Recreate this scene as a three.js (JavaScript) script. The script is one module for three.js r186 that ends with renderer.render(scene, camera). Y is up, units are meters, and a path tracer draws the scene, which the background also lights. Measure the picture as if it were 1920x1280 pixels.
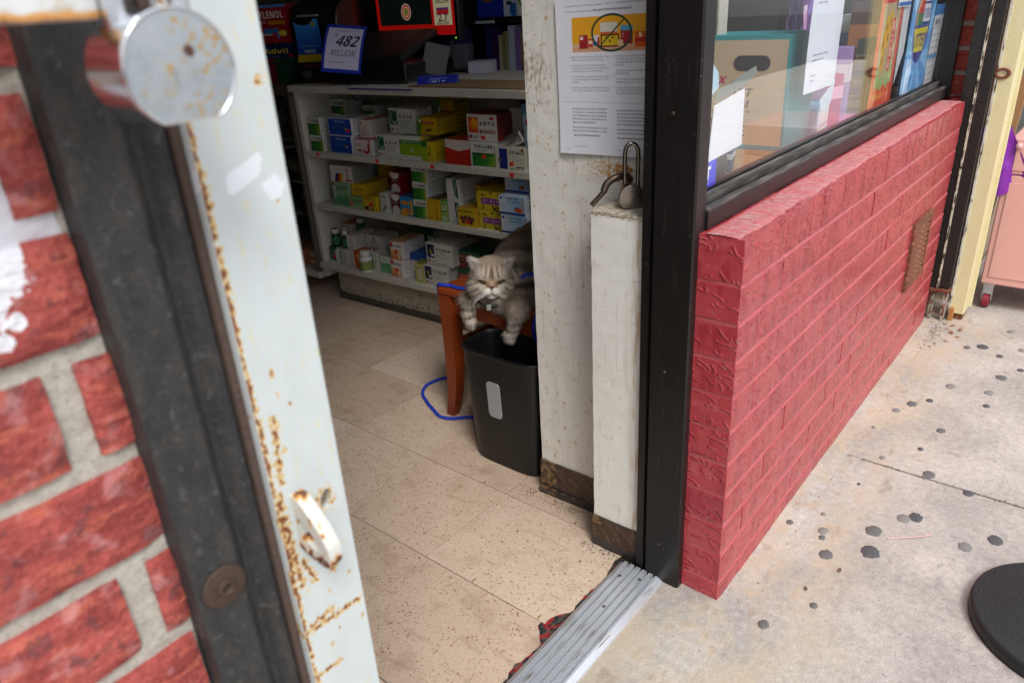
import * as THREE from 'three';
import { mergeGeometries, mergeVertices } from 'three/addons/utils/BufferGeometryUtils.js';
import { RoundedBoxGeometry } from 'three/addons/geometries/RoundedBoxGeometry.js';
import { RectAreaLightUniformsLib } from 'three/addons/lights/RectAreaLightUniformsLib.js';
import { MarchingCubes } from 'three/addons/objects/MarchingCubes.js';

// ---------------------------------------------------------------- camera, sky, sun, exposure
const scene = new THREE.Scene();
const camera = new THREE.PerspectiveCamera(49.6, 1.5, 0.02, 200);
camera.matrixAutoUpdate = true;
{
  const m = new THREE.Matrix4().makeBasis(new THREE.Vector3(0.6317, -0.0559, 0.7732), new THREE.Vector3(0.3551, 0.9075, -0.2245), new THREE.Vector3(-0.6891, 0.4164, 0.5931));
  camera.quaternion.setFromRotationMatrix(m);
  camera.position.set(0, 1.205, 0);
}
camera.focus = 1.85;
camera.userData.fStop = 6.3;
const SUN_DIR = new THREE.Vector3(-0.26, 0.82, 0.52).normalize();
const sun = new THREE.DirectionalLight(new THREE.Color(1, 0.965, 0.91), 1.5);
sun.position.copy(SUN_DIR).multiplyScalar(12); sun.target.position.set(1.5, 0, -0.8);
sun.castShadow = true; sun.shadow.radius = 36; sun.shadow.mapSize.set(2048, 2048);
Object.assign(sun.shadow.camera, { left: -6, right: 6, top: 6, bottom: -6, near: 0.5, far: 30 });
scene.add(sun, sun.target);
{ // bright, thinly overcast sky: air only, brighter towards the zenith and round the veiled sun
  const W = 256, Hh = 128, d = new Float32Array(W * Hh * 4), v = new THREE.Vector3();
  for (let j = 0; j < Hh; j++) for (let i = 0; i < W; i++) {
    const up = ((j + 0.5) / Hh - 0.5) * Math.PI, az = ((i + 0.5) / W - 0.5) * 2 * Math.PI;
    v.set(Math.cos(az) * Math.cos(up), Math.sin(up), Math.sin(az) * Math.cos(up));
    const h = Math.max(0, v.y), halo = Math.pow(Math.max(0, v.dot(SUN_DIR)), 6), k = v.y < 0 ? 0.25 : (0.62 + 0.5 * h + 0.9 * halo);
    const o = (j * W + i) * 4; d[o] = 0.96 * k; d[o + 1] = 0.99 * k; d[o + 2] = 1.05 * k; d[o + 3] = 1;
  }
  const t = new THREE.DataTexture(d, W, Hh, THREE.RGBAFormat, THREE.FloatType);
  t.mapping = THREE.EquirectangularReflectionMapping; t.magFilter = THREE.LinearFilter; t.needsUpdate = true;
  scene.background = t; scene.environment = t;
}
const renderer = new THREE.WebGLRenderer({ antialias: true });
renderer.toneMapping = THREE.LinearToneMapping;
renderer.toneMappingExposure = 1.46;
renderer.shadowMap.enabled = true;
RectAreaLightUniformsLib.init();

// ---------------------------------------------------------------- helpers
const V3 = (x, y, z) => new THREE.Vector3(x, y, z), PI = Math.PI;
function rng(seed) { let s = seed >>> 0; return () => { s = (s + 0x6d2b79f5) | 0; let t = Math.imul(s ^ (s >>> 15), 1 | s); t = (t + Math.imul(t ^ (t >>> 7), 61 | t)) ^ t; return ((t ^ (t >>> 14)) >>> 0) / 4294967296; }; }
function hash(x, y, z) { let h = Math.imul(x, 374761393) + Math.imul(y, 668265263) + Math.imul(z, 2147483647 ^ 69069); h = Math.imul(h ^ (h >>> 13), 1274126177); h ^= h >>> 16; return (h >>> 0) / 4294967296; }
function vn(x, y, z = 0) {
  const xi = Math.floor(x), yi = Math.floor(y), zi = Math.floor(z); let fx = x - xi, fy = y - yi, fz = z - zi;
  fx = fx * fx * (3 - 2 * fx); fy = fy * fy * (3 - 2 * fy); fz = fz * fz * (3 - 2 * fz);
  const a = hash(xi, yi, zi), b = hash(xi + 1, yi, zi), c = hash(xi, yi + 1, zi), e = hash(xi + 1, yi + 1, zi);
  let r = a + (b - a) * fx + (c - a) * fy + (a - b - c + e) * fx * fy;
  if (fz > 0) { const a2 = hash(xi, yi, zi + 1), b2 = hash(xi + 1, yi, zi + 1), c2 = hash(xi, yi + 1, zi + 1), e2 = hash(xi + 1, yi + 1, zi + 1); const r2 = a2 + (b2 - a2) * fx + (c2 - a2) * fy + (a2 - b2 - c2 + e2) * fx * fy; r += (r2 - r) * fz; }
  return r;
}
const GX = new Float64Array(256), GY = new Float64Array(256); for (let i = 0; i < 256; i++) { GX[i] = Math.cos(i / 256 * 6.2831853); GY[i] = Math.sin(i / 256 * 6.2831853); }
const hb = (x, y, z) => { let h = Math.imul(x, 374761393) + Math.imul(y, 668265263) + Math.imul(z, 1442695041); h = Math.imul(h ^ (h >>> 13), 1274126177); return (h ^ (h >>> 16)) & 255; };
function gn(x, y, z) { // gradient noise, about 0..1
  const xi = Math.floor(x), yi = Math.floor(y), fx = x - xi, fy = y - yi, u = fx * fx * fx * (fx * (fx * 6 - 15) + 10), v = fy * fy * fy * (fy * (fy * 6 - 15) + 10);
  const i0 = hb(xi, yi, z), i1 = hb(xi + 1, yi, z), i2 = hb(xi, yi + 1, z), i3 = hb(xi + 1, yi + 1, z);
  const a = GX[i0] * fx + GY[i0] * fy, b = GX[i1] * (fx - 1) + GY[i1] * fy, d = GX[i2] * fx + GY[i2] * (fy - 1), e = GX[i3] * (fx - 1) + GY[i3] * (fy - 1);
  return 0.5 + 0.78 * (a + (b - a) * u + (d - a) * v + (a - b - d + e) * u * v);
}
function fbm(x, y, oct = 4, z = 0) { let s = 0, a = 0.5, t = 0; z = Math.floor(z); for (let i = 0; i < oct; i++) { s += a * gn(x, y, z + i); t += a; const X = x * 1.62 - y * 1.21 + 17.1; y = x * 1.21 + y * 1.62 + 9.7; x = X; a *= 0.55; } return s / t; }
const sm = (a, b, x) => { const t = Math.min(1, Math.max(0, (x - a) / (b - a))); return t * t * (3 - 2 * t); };
const mix3 = (a, b, t) => [a[0] + (b[0] - a[0]) * t, a[1] + (b[1] - a[1]) * t, a[2] + (b[2] - a[2]) * t];
// colour texture over sx by sy metres, fn(x, y in metres) -> sRGB 0..255
function colourTex(w, h, sx, sy, fn, x0 = 0, y0 = 0) {
  const d = new Uint8Array(w * h * 4);
  for (let j = 0; j < h; j++) for (let i = 0; i < w; i++) { const c = fn(x0 + (i + 0.5) / w * sx, y0 + (j + 0.5) / h * sy), o = (j * w + i) * 4; d[o] = Math.max(0, Math.min(255, c[0])); d[o + 1] = Math.max(0, Math.min(255, c[1])); d[o + 2] = Math.max(0, Math.min(255, c[2])); d[o + 3] = 255; }
  return finish(new THREE.DataTexture(d, w, h), sx, sy, x0, y0, true);
}
function greyTex(w, h, sx, sy, fn, x0 = 0, y0 = 0) {
  const d = new Uint8Array(w * h * 4);
  for (let j = 0; j < h; j++) for (let i = 0; i < w; i++) { const c = Math.max(0, Math.min(255, 255 * fn(x0 + (i + 0.5) / w * sx, y0 + (j + 0.5) / h * sy))), o = (j * w + i) * 4; d[o] = d[o + 1] = d[o + 2] = c; d[o + 3] = 255; }
  return finish(new THREE.DataTexture(d, w, h), sx, sy, x0, y0, false);
}
function finish(t, sx, sy, x0, y0, srgb) {
  t.wrapS = t.wrapT = THREE.MirroredRepeatWrapping; t.magFilter = THREE.LinearFilter; t.minFilter = THREE.LinearMipmapLinearFilter; t.generateMipmaps = true;
  t.repeat.set(1 / sx, 1 / sy); t.offset.set(-x0 / sx, -y0 / sy); if (srgb) t.colorSpace = THREE.SRGBColorSpace; t.needsUpdate = true; return t;
}
function canvasTex(w, h, draw, srgb = true) {
  const c = document.createElement('canvas'); c.width = w; c.height = h; const g = c.getContext('2d'); draw(g, w, h);
  const t = new THREE.CanvasTexture(c); if (srgb) t.colorSpace = THREE.SRGBColorSpace; t.magFilter = THREE.LinearFilter; t.wrapS = t.wrapT = THREE.ClampToEdgeWrapping; return t;
}
const std = (o) => new THREE.MeshStandardMaterial(o);
const phys = (o) => new THREE.MeshPhysicalMaterial(o);
const plain = (hex, roughness = 0.7, more = {}) => std({ color: new THREE.Color(hex), roughness, ...more });
// uv in metres from position, by the way the face points (positions as they are in the geometry + offset)
function metreUV(g, ox = 0, oy = 0, oz = 0) {
  const p = g.attributes.position, n = g.attributes.normal, uv = new Float32Array(p.count * 2);
  for (let i = 0; i < p.count; i++) {
    const ax = Math.abs(n.getX(i)), ay = Math.abs(n.getY(i)), az = Math.abs(n.getZ(i)), x = p.getX(i) + ox, y = p.getY(i) + oy, z = p.getZ(i) + oz;
    if (ay > ax && ay > az) { uv[2 * i] = x; uv[2 * i + 1] = z; } else if (ax > az) { uv[2 * i] = z; uv[2 * i + 1] = y; } else { uv[2 * i] = x; uv[2 * i + 1] = y; }
  }
  g.setAttribute('uv', new THREE.BufferAttribute(uv, 2)); return g;
}
const taken = new Map();
function numbered(name) { const n = taken.get(name) ?? 0; taken.set(name, n + 1); return n ? name + '_' + String(n).padStart(3, '0') : name; }
function shade(o) { o.castShadow = o.receiveShadow = true; return o; }
function mesh(name, geo, mat, parent) { const m = shade(new THREE.Mesh(geo, mat)); m.name = parent ? name : numbered(name); (parent ?? scene).add(m); return m; }
function thing(name, label, category, at = [0, 0, 0], turn = 0, group) {
  const o = new THREE.Group(); o.name = numbered(name); o.position.set(...at); o.rotation.y = turn; o.userData = { label, category }; if (group) o.userData.group = group; scene.add(o); return o;
}
function structure(name, label) { const o = new THREE.Group(); o.name = numbered(name); o.userData = { kind: 'structure', label }; scene.add(o); return o; }
function tag(o, label, category, group) { o.userData = { label, category }; if (group) o.userData.group = group; return o; }
// axis-aligned box from corner to corner, in metre uv
function bx(x0, x1, y0, y1, z0, z1, r = 0) {
  const w = x1 - x0, h = y1 - y0, d = z1 - z0;
  const g = r ? new RoundedBoxGeometry(w, h, d, 2, Math.min(r, w / 2.01, h / 2.01, d / 2.01)) : new THREE.BoxGeometry(w, h, d);
  g.translate((x0 + x1) / 2, (y0 + y1) / 2, (z0 + z1) / 2); return metreUV(g.index ? g : g);
}
const merge = (list) => mergeGeometries(list.map((g) => { const k = g.index ? g.toNonIndexed() : g; for (const a of Object.keys(k.attributes)) if (!['position', 'normal', 'uv'].includes(a)) k.deleteAttribute(a); return k; }));
const tube = (pts, r, seg = 40, rad = 10, closed = false) => new THREE.TubeGeometry(new THREE.CatmullRomCurve3(pts.map((p) => V3(...p)), closed, 'catmullrom', 0.5), seg, r, rad, closed);
function cyl(r0, r1, h, seg = 24) { const g = new THREE.CylinderGeometry(r1, r0, h, seg); g.translate(0, h / 2, 0); return g; }
function lathe(pts, seg = 32) { return new THREE.LatheGeometry(pts.map((p) => new THREE.Vector2(p[0], p[1])), seg); }
function roughen(g, amp, freq, seed = 0, axis) { // push vertices about by noise
  const p = g.attributes.position;
  for (let i = 0; i < p.count; i++) {
    const x = p.getX(i), y = p.getY(i), z = p.getZ(i), f = freq, s = seed * 13.7;
    const a = (vn(x * f + s, y * f, z * f + 5) - 0.5) * 2 * amp, b = (vn(x * f + 31 + s, y * f + 7, z * f) - 0.5) * 2 * amp, c = (vn(x * f + 71 + s, y * f + 3, z * f + 9) - 0.5) * 2 * amp;
    p.setXYZ(i, x + (axis && axis !== 'x' ? 0 : a), y + (axis && axis !== 'y' ? 0 : b), z + (axis && axis !== 'z' ? 0 : c));
  }
  g.computeVertexNormals(); return g;
}
// strokes that look like small Chinese characters
function glyphs(g, x, y, size, n, colour, seed = 1, gap = 1.08, vertical = false) {
  const r = rng(seed * 977 + n * 31); g.strokeStyle = colour; g.lineWidth = Math.max(0.8, size * 0.11);
  for (let k = 0; k < n; k++) {
    const ox = x + (vertical ? 0 : k * size * gap), oy = y + (vertical ? k * size * gap : 0); g.beginPath();
    const hs = 2 + Math.floor(r() * 3); for (let i = 0; i < hs; i++) { const yy = oy + size * (0.1 + 0.8 * (i + r() * 0.5) / hs), a = r() * 0.3; g.moveTo(ox + size * a, yy); g.lineTo(ox + size * (1 - r() * 0.25), yy); }
    const vs = 1 + Math.floor(r() * 2); for (let i = 0; i < vs; i++) { const xx = ox + size * (0.2 + 0.6 * r()); g.moveTo(xx, oy + size * 0.05 * r()); g.lineTo(xx, oy + size * (0.7 + 0.3 * r())); }
    if (r() > 0.3) { g.moveTo(ox + size * 0.45, oy + size * 0.4); g.lineTo(ox + size * 0.05, oy + size * 0.95); g.moveTo(ox + size * 0.5, oy + size * 0.5); g.lineTo(ox + size * 0.95, oy + size * 0.95); }
    g.stroke();
  }
}
function lines(g, x, y, w, n, step, colour, lw = 1, seed = 3) { // rows of print too small to read
  const r = rng(seed); g.fillStyle = colour; for (let k = 0; k < n; k++) { let xx = x; const end = x + w * (k === n - 1 ? 0.45 + 0.4 * r() : 0.85 + 0.15 * r()); while (xx < end) { const l = Math.min(end - xx, 2 + r() * lw * 7); g.fillRect(xx, y + k * step, l, lw); xx += l + lw * 1.2; } }
}
// ---------------------------------------------------------------- surfaces
const concreteTex = colourTex(2048, 1024, 3.2, 1.6, (x, z) => {
  const n = fbm(x * 4, z * 4, 5), f = fbm(x * 60, z * 60, 3), s = hash(Math.floor(x * 640), Math.floor(z * 640), 4);
  let c = mix3([156, 150, 143], [182, 175, 167], sm(0.25, 0.75, n)); const g = (f - 0.5) * 34 + (s - 0.5) * 20; c = [c[0] + g, c[1] + g, c[2] + g];
  const grit = vn(x * 300, z * 300, 2); if (grit > 0.86) c = mix3(c, [112, 104, 98], (grit - 0.86) * 5);
  if (s > 0.994) c = mix3(c, [228, 224, 216], 0.7);
  const st = fbm(x * 4 + 40, z * 8, 4), st2 = fbm(x * 16 + 3, z * 26 + 8, 5); // rusty-yellow spills and grey grime with outlines of their own
  const wob = z + 0.22 * (fbm(x * 3 + 5, z * 3, 3) - 0.5); c = mix3(c, [186, 168, 142], 0.6 * sm(0.34, 0.62, 0.6 * st + 0.4 * st2) * sm(0.30, 0.10, wob)); c = mix3(c, [182, 156, 126], 0.35 * sm(0.55, 0.75, st2) * sm(0.24, 0.06, wob)); c = mix3(c, [132, 125, 121], 0.45 * sm(0.58, 0.74, st2) * sm(0.5, 0.6, fbm(x * 5 + 9, z * 5 + 3, 3)));
  return c;
});
// (the concrete texture runs with x along the shop front from x = 0.6 and z away from the red wall)
concreteTex.offset.set(-0.6 / 3.2, 0.48 / 1.6);
const concreteBump = greyTex(1024, 512, 1.6, 0.8, (x, z) => 0.55 * fbm(x * 90, z * 90, 3) + 0.45 * vn(x * 420, z * 420));
const M = {};
M.concrete = std({ map: concreteTex, bumpMap: concreteBump, bumpScale: 0.0014, roughness: 0.88 });
M.joint = std({ color: new THREE.Color('#8a7864'), roughness: 1, bumpMap: concreteBump, bumpScale: 0.004 });
M.asphalt = plain('#3f3e3d', 0.95);
function tileMap(seed) {
  return colourTex(640, 640, 0.305, 0.305, (x, z) => {
    const X = x + seed * 3.1, Z = z + seed * 1.7; const b = fbm(X * 14, Z * 14, 4);
    let c = mix3([203, 181, 162], [217, 196, 178], b); const fine = (fbm(X * 160, Z * 160, 3) - 0.5) * 26; c = [c[0] + fine, c[1] + fine, c[2] + fine];
    const q = vn(X * 170 + 6 * vn(X * 9, Z * 9), Z * 330 + 9, seed), q2 = vn(X * 300, Z * 150 + 30, seed + 4), q3 = vn(X * 120, Z * 240, seed + 9); // flecks pressed along the roll
    if (q > 0.84) c = mix3(c, [128, 92, 68], Math.min(0.85, (q - 0.84) * 7)); if (q2 > 0.86) c = mix3(c, [150, 112, 84], Math.min(1, (q2 - 0.86) * 8)); if (q3 > 0.88) c = mix3(c, [224, 208, 186], Math.min(1, (q3 - 0.88) * 8));
    const sc = fbm(X * 40, Z * 8, 3); c = mix3(c, [160, 136, 114], 0.25 * sm(0.62, 0.75, sc)); const du = fbm(X * 10 + 7, Z * 10 + 2, 4); return mix3(c, [160, 136, 114], 0.28 * sm(0.56, 0.74, du));
  });
}
M.tile = [0, 1, 2, 3].map((s) => std({ map: tileMap(s), roughness: [0.5, 0.46, 0.55, 0.5][s], color: new THREE.Color([0xffffff, 0xf8f4ee, 0xf1ece6, 0xfbf9f4][s]) }));
M.subfloor = std({ color: new THREE.Color('#2c2520'), roughness: 0.95 });

// ---------------------------------------------------------------- ground
{
  const walk = structure('sidewalk', 'pale grey concrete sidewalk');
  mesh('bed', bx(-14, 14, -0.3, -0.012, -0.72, 3.2), M.joint, walk);
  const cuts = [-14, -4.2, -1.4, 0.46, 1.912, 3.37, 4.8, 6.3, 14], rows = [-0.43, 1.05, 2.5, 3.2];
  for (let i = 0; i + 1 < cuts.length; i++) for (let j = 0; j + 1 < rows.length; j++) {
    const g = bx(cuts[i] + 0.004, cuts[i + 1] - 0.004, -0.1, 0, rows[j] + 0.002, rows[j + 1] - 0.004); mesh('slab', g, M.concrete, walk);
  }
  // patched cement fillet along the foot of the wall and round the door sill
  const s = new THREE.PlaneGeometry(3.9, 0.24, 300, 26); s.rotateX(-PI / 2); s.translate(1.3, 0, -0.51);
  { const p = s.attributes.position; for (let i = 0; i < p.count; i++) { const x = p.getX(i), z = p.getZ(i), e = (-0.40 - z) / 0.22; p.setY(i, 0.0035 * sm(0.0, 0.35, e + 0.5 * (fbm(x * 6, z * 10, 4) - 0.5)) - 0.0016 + 0.007 * Math.max(0, (x > 1.15 ? 1 : 0.2) * (e - 0.3)) * (z > -0.5 ? 1 : 0.6) + 0.003 * (fbm(x * 30, z * 40, 3) - 0.5)); } s.computeVertexNormals(); }
  mesh('cement_fillet', metreUV(s), M.concrete, walk);
  // trodden chewing gum, each blob a low uneven disc
  const gum = [[2.860,-0.258,0.0187],[2.637,-0.168,0.0173],[2.506,-0.181,0.0142],[2.808,-0.198,0.0109],[2.827,-0.301,0.0113],[2.489,-0.286,0.0155],[2.355,-0.318,0.0101],[2.305,-0.357,0.0151],[2.238,-0.385,0.0116],[2.410,-0.173,0.0098],[2.185,-0.251,0.0125],[2.098,-0.412,0.0064],[2.051,-0.275,0.0076],[1.934,-0.228,0.0158],[1.948,-0.348,0.0075],[1.902,-0.130,0.0124],[1.533,-0.451,0.0095],[1.705,-0.234,0.0153],[1.726,-0.212,0.0163],[1.616,-0.279,0.0184],[1.548,-0.375,0.0120],[1.535,-0.264,0.0203],[1.468,-0.342,0.0153],[1.676,-0.096,0.0150],[1.740,-0.045,0.0164],[1.294,-0.310,0.0082],[1.612,-0.396,0.0055],[1.788,-0.363,0.0043],[1.182,-0.375,0.0115],[2.897,-0.144,0.0128],[2.727,-0.126,0.0105],[1.522,-0.369,0.0079],[3.05,-0.2,0.012],[3.12,-0.05,0.014],[2.95,0.02,0.015]];
  const gm = ['#4c4c4f', '#605e5d', '#7c7975'].map((c) => plain(c, 0.7));
  gum.forEach(([x, z, r], k) => {
    const n = 26, pos = [0, 0.0022, 0], idx = []; for (let i = 0; i < n; i++) { const a = i / n * 2 * PI, q = r * (0.62 + 0.66 * fbm(Math.cos(a) * 2.2 + k * 9, Math.sin(a) * 2.2, 4)); pos.push(q * 0.8 * Math.cos(a), 0.0018, q * 0.8 * Math.sin(a)); } for (let i = 0; i < n; i++) { const a = i / n * 2 * PI, q = r * (0.68 + 0.66 * fbm(Math.cos(a) * 2.2 + k * 9, Math.sin(a) * 2.2, 4)); pos.push(q * Math.cos(a), -0.0005, q * Math.sin(a)); }
    for (let i = 0; i < n; i++) { const j = (i + 1) % n; idx.push(0, 1 + j, 1 + i, 1 + i, 1 + j, 1 + n + j, 1 + i, 1 + n + j, 1 + n + i); }
    const g = new THREE.BufferGeometry(); g.setAttribute('position', new THREE.Float32BufferAttribute(pos, 3)); g.setIndex(idx); g.computeVertexNormals(); g.rotateY(k); g.scale(1.15, 1, 0.95); g.translate(x, 0.0015, z); mesh('gum_spot', g, gm[k % 3], walk);
  });
  { // grit and litter crumbs gathered in the joints and along the wall
    const r = rng(5), list = [], rock = new THREE.IcosahedronGeometry(1, 0);
    const put = (x, z, s) => { const g = rock.clone(); g.scale(s * (0.6 + r()), s * 0.5 * (0.6 + r()), s * (0.6 + r())); g.rotateY(r() * 6); g.translate(x, s * 0.25, z); list.push(g); };
    for (let i = 0; i < 300; i++) put(1.25 + r() * 1.7, -0.435 + (r() + r() - 1) * 0.035, 0.0006 + r() * r() * 0.002);
    for (let i = 0; i < 120; i++) put(1.912 + (r() - 0.5) * 0.012, -0.43 + r() * 1.0, 0.0012 + r() * 0.002);
    for (let i = 0; i < 420; i++) { const a = r() * 6.3, q = r(); put(2.90 + Math.cos(a) * q * 0.17, -0.425 + Math.sin(a) * q * 0.05, 0.0008 + r() * r() * 0.0042); }
    for (let i = 0; i < 260; i++) put(1.18 + (r() - 0.5) * 1.0 - 0.3, -0.588 + (r() - 0.5) * 0.02, 0.001 + r() * 0.0018);
    for (let i = 0; i < 260; i++) put(1.2 + r() * 1.9, -0.4 + r() * 0.55, 0.0007 + r() * 0.0013);
    const m = mesh('grit', merge(list), plain('#8d8172', 0.95), walk); m.userData.kind = 'stuff';
  }
  { // a few dead leaves and paper scraps
    const r = rng(8); const leafM = [plain('#6b4a34', 0.9), plain('#8a5c3c', 0.9), plain('#5b463b', 0.9)];
    for (const [x, z, s] of [[2.93, -0.37, 0.014], [2.97, -0.35, 0.012], [2.90, -0.345, 0.009], [2.84, -0.37, 0.008], [3.0, -0.38, 0.011], [2.80, -0.40, 0.007], [1.43, -0.30, 0.008], [1.33, -0.34, 0.007]]) {
      const g = new THREE.CircleGeometry(s, 9); g.scale(1, 0.45, 1); g.rotateX(-PI / 2); const p = g.attributes.position; for (let i = 0; i < p.count; i++) p.setY(i, 0.003 + 0.2 * Math.abs(p.getX(i)) * (0.3 + r())); g.computeVertexNormals(); g.rotateY(r() * 6); g.translate(x, 0.001, z); mesh('dead_leaf', g, leafM[Math.floor(r() * 3)], walk);
    }
  }
  const straw = mesh('paper_straw', tube([[1.603, 0.003, -0.245], [1.64, 0.003, -0.20], [1.675, 0.003, -0.165]], 0.0013, 8, 6), plain('#d8aca6', 0.6)); tag(straw, 'thin pale pink straw lying flat on the sidewalk', 'straw');
  const road = structure('road', 'dark asphalt street'); mesh('asphalt', bx(-40, 40, -0.35, -0.14, 3.35, 40), M.asphalt, road);
  const kerb = structure('kerb', 'concrete kerb'); mesh('kerb_stone', bx(-14, 14, -0.3, 0, 3.204, 3.346, 0.01), M.concrete, kerb);
}
// ---------------------------------------------------------------- shop floor, one vinyl tile after another
{
  const fl = structure('shop_floor', 'beige flecked vinyl tile floor');
  mesh('subfloor', bx(-2.6, 4.4, -0.2, -0.0032, -6.4, -0.62), M.subfloor, fl);
  const r = rng(11), T = 0.305;
  for (let i = -4; i <= 3; i++) for (let j = 0; j <= 8; j++) {
    const x0 = 1.22 + i * T, z1 = -0.80 - j * T;
    const g = bx(-T / 2 + 0.0012, T / 2 - 0.0012, -0.0032, 0.0, -T / 2 + 0.0012, T / 2 - 0.0012); const k = Math.floor(r() * 4), m = mesh('tile', g, M.tile[k], fl);
    const uv = g.attributes.uv; for (let q = 0; q < uv.count; q++) uv.setXY(q, uv.getX(q) + T / 2 + 0, uv.getY(q) + T / 2);
    m.position.set(x0 + T / 2, (r() - 0.5) * 0.0006, z1 - T / 2); m.rotation.y = (r() > 0.5 ? 0 : PI);
  }
  // cut tiles along the sill, their outer edges broken away
  for (let i = -4; i <= -1; i++) {
    const x0 = 1.22 + i * T + 0.0008, x1 = x0 + T - 0.0016, sh = new THREE.Shape(); sh.moveTo(x0, 0.8008); sh.lineTo(x1, 0.8008);
    const n = 26; for (let q = 0; q <= n; q++) { const x = x1 - (x1 - x0) * q / n; const bite = i === -1 ? 0.012 : 0.03; const zz = 0.712 + bite * sm(0.3, 0.75, fbm(x * 11 + 2, 1.5, 4)) * 1.1 + 0.009 * fbm(x * 60, 3, 3) + (x < 0.98 && x > 0.86 ? 0.022 * sm(0.86, 0.89, x) * sm(0.98, 0.95, x) : 0); sh.lineTo(x, Math.min(0.795, zz)); }
    const g = new THREE.ExtrudeGeometry(sh, { depth: 0.0032, bevelEnabled: false }); g.rotateX(-PI / 2); g.translate(0, -0.0032, 0); metreUV(g); mesh('tile', g, M.tile[(i + 8) % 4], fl);
  }
  { // trodden dirt crumbs gathered along the foot of the jamb
    const q = rng(61), rock = new THREE.IcosahedronGeometry(1, 0), list = []; const put = (x, z) => { const s = 0.0004 + q() * q() * 0.0015, g = rock.clone(); g.scale(s * (0.6 + q()), s * 0.5, s * (0.6 + q())); g.rotateY(q() * 6); g.translate(x, s * 0.2, z); list.push(g); };
    for (let i = 0; i < 260; i++) { const d = q() * q() * 0.05; put(1.278 - d, -1.03 + q() * 0.22); } for (let i = 0; i < 260; i++) { const d = q() * q() * 0.05; put(1.184 - d, -0.83 + q() * 0.14); } for (let i = 0; i < 160; i++) put(1.28 - q() * q() * 0.12, -1.04 - q() * q() * 0.1);
    const m = mesh('floor_dirt', merge(list), plain('#3a2f27', 0.95), fl); m.userData.kind = 'stuff'; }
  { const g = bx(-0.3, 1.17, -0.0035, -0.0019, -0.80, -0.69); // old red paint and black adhesive under the broken tile
    const t = colourTex(1024, 96, 1.47, 0.11, (x, z) => { const n = fbm(x * 40, z * 60, 4); let c = n > 0.52 ? [140, 30, 36] : [34, 32, 30]; const d = fbm(x * 90 + 4, z * 90, 3); if (d > 0.56) c = mix3(c, [80, 86, 70], 0.7); return c; }, -0.3, -0.8);
    mesh('adhesive', g, std({ map: t, roughness: 0.9 }), fl); }
}
{ // grooved aluminium sill plate
  const t = thing('door_threshold', 'grooved silver aluminium threshold strip in the shop doorway', 'threshold', [0.4, 0, -0.655]);
  const prof = [[-0.058, -0.004], [-0.058, 0.003], [-0.05, 0.008]]; // z outwards, y up
  for (let k = 0; k < 5; k++) { const z = -0.046 + k * 0.0165; prof.push([z, 0.0125], [z + 0.009, 0.0128], [z + 0.0100, 0.0050], [z + 0.0138, 0.0050], [z + 0.015, 0.0126]); }
  prof.push([0.0395, 0.0122], [0.052, 0.006], [0.055, -0.004]);
  const geo = new THREE.BufferGeometry(); { const pos = [], L = [-0.70, 0.768]; const P = prof; for (let i = 0; i + 1 < P.length; i++) { const [z0, y0] = P[i], [z1, y1] = P[i + 1]; pos.push(L[0], y0, z0, L[1], y1, z1, L[1], y0, z0, L[0], y0, z0, L[0], y1, z1, L[1], y1, z1); } for (let i = 1; i + 1 < P.length; i++) pos.push(L[1], P[0][1], P[0][0], L[1], P[i][1], P[i][0], L[1], P[i + 1][1], P[i + 1][0]); geo.setAttribute('position', new THREE.Float32BufferAttribute(pos, 3)); geo.computeVertexNormals(); metreUV(geo); }
  M.sill = std({ color: new THREE.Color('#e2e4e8'), metalness: 0.45, roughness: 0.4, roughnessMap: greyTex(1024, 128, 1.5, 0.12, (x, z) => 0.45 + 0.5 * fbm(x * 6, z * 160, 3)), map: colourTex(1024, 128, 1.5, 0.12, (x, z) => { const d = fbm(x * 12, z * 160, 4); return mix3([222, 224, 227], [150, 142, 130], sm(0.6, 0.75, d)); }) });
  mesh('plate', geo, M.sill, t);
  for (const [x, z] of [[0.72, -0.03], [0.735, 0.012], [0.62, -0.008], [0.3, -0.02]]) { const s = mesh('screw', lathe([[0, 0.0018], [0.0035, 0.0012], [0.0042, 0]], 14), plain('#5e5448', 0.5, { metalness: 0.8 }), t); s.position.set(x, 0.0118, z); }
}
// ---------------------------------------------------------------- shop shell: walls, ceiling, front above the openings
M.plaster = plain('#a8a194', 0.9);
{
  const room = structure('shop_wall', 'plain plaster walls of the shop interior');
  mesh('wall_left', bx(-2.7, -2.6, 0, 3.1, -6.4, -0.62), M.plaster, room);
  mesh('wall_back', bx(-2.7, 4.5, 0, 3.1, -6.5, -6.4), M.plaster, room);
  mesh('wall_right', bx(4.4, 4.5, 0, 3.1, -6.4, -0.62), M.plaster, room);
  const c = structure('shop_ceiling', 'plain shop ceiling'); mesh('ceiling_slab', bx(-2.7, 4.5, 3.1, 3.25, -6.5, -0.5), M.plaster, c);
}
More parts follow.
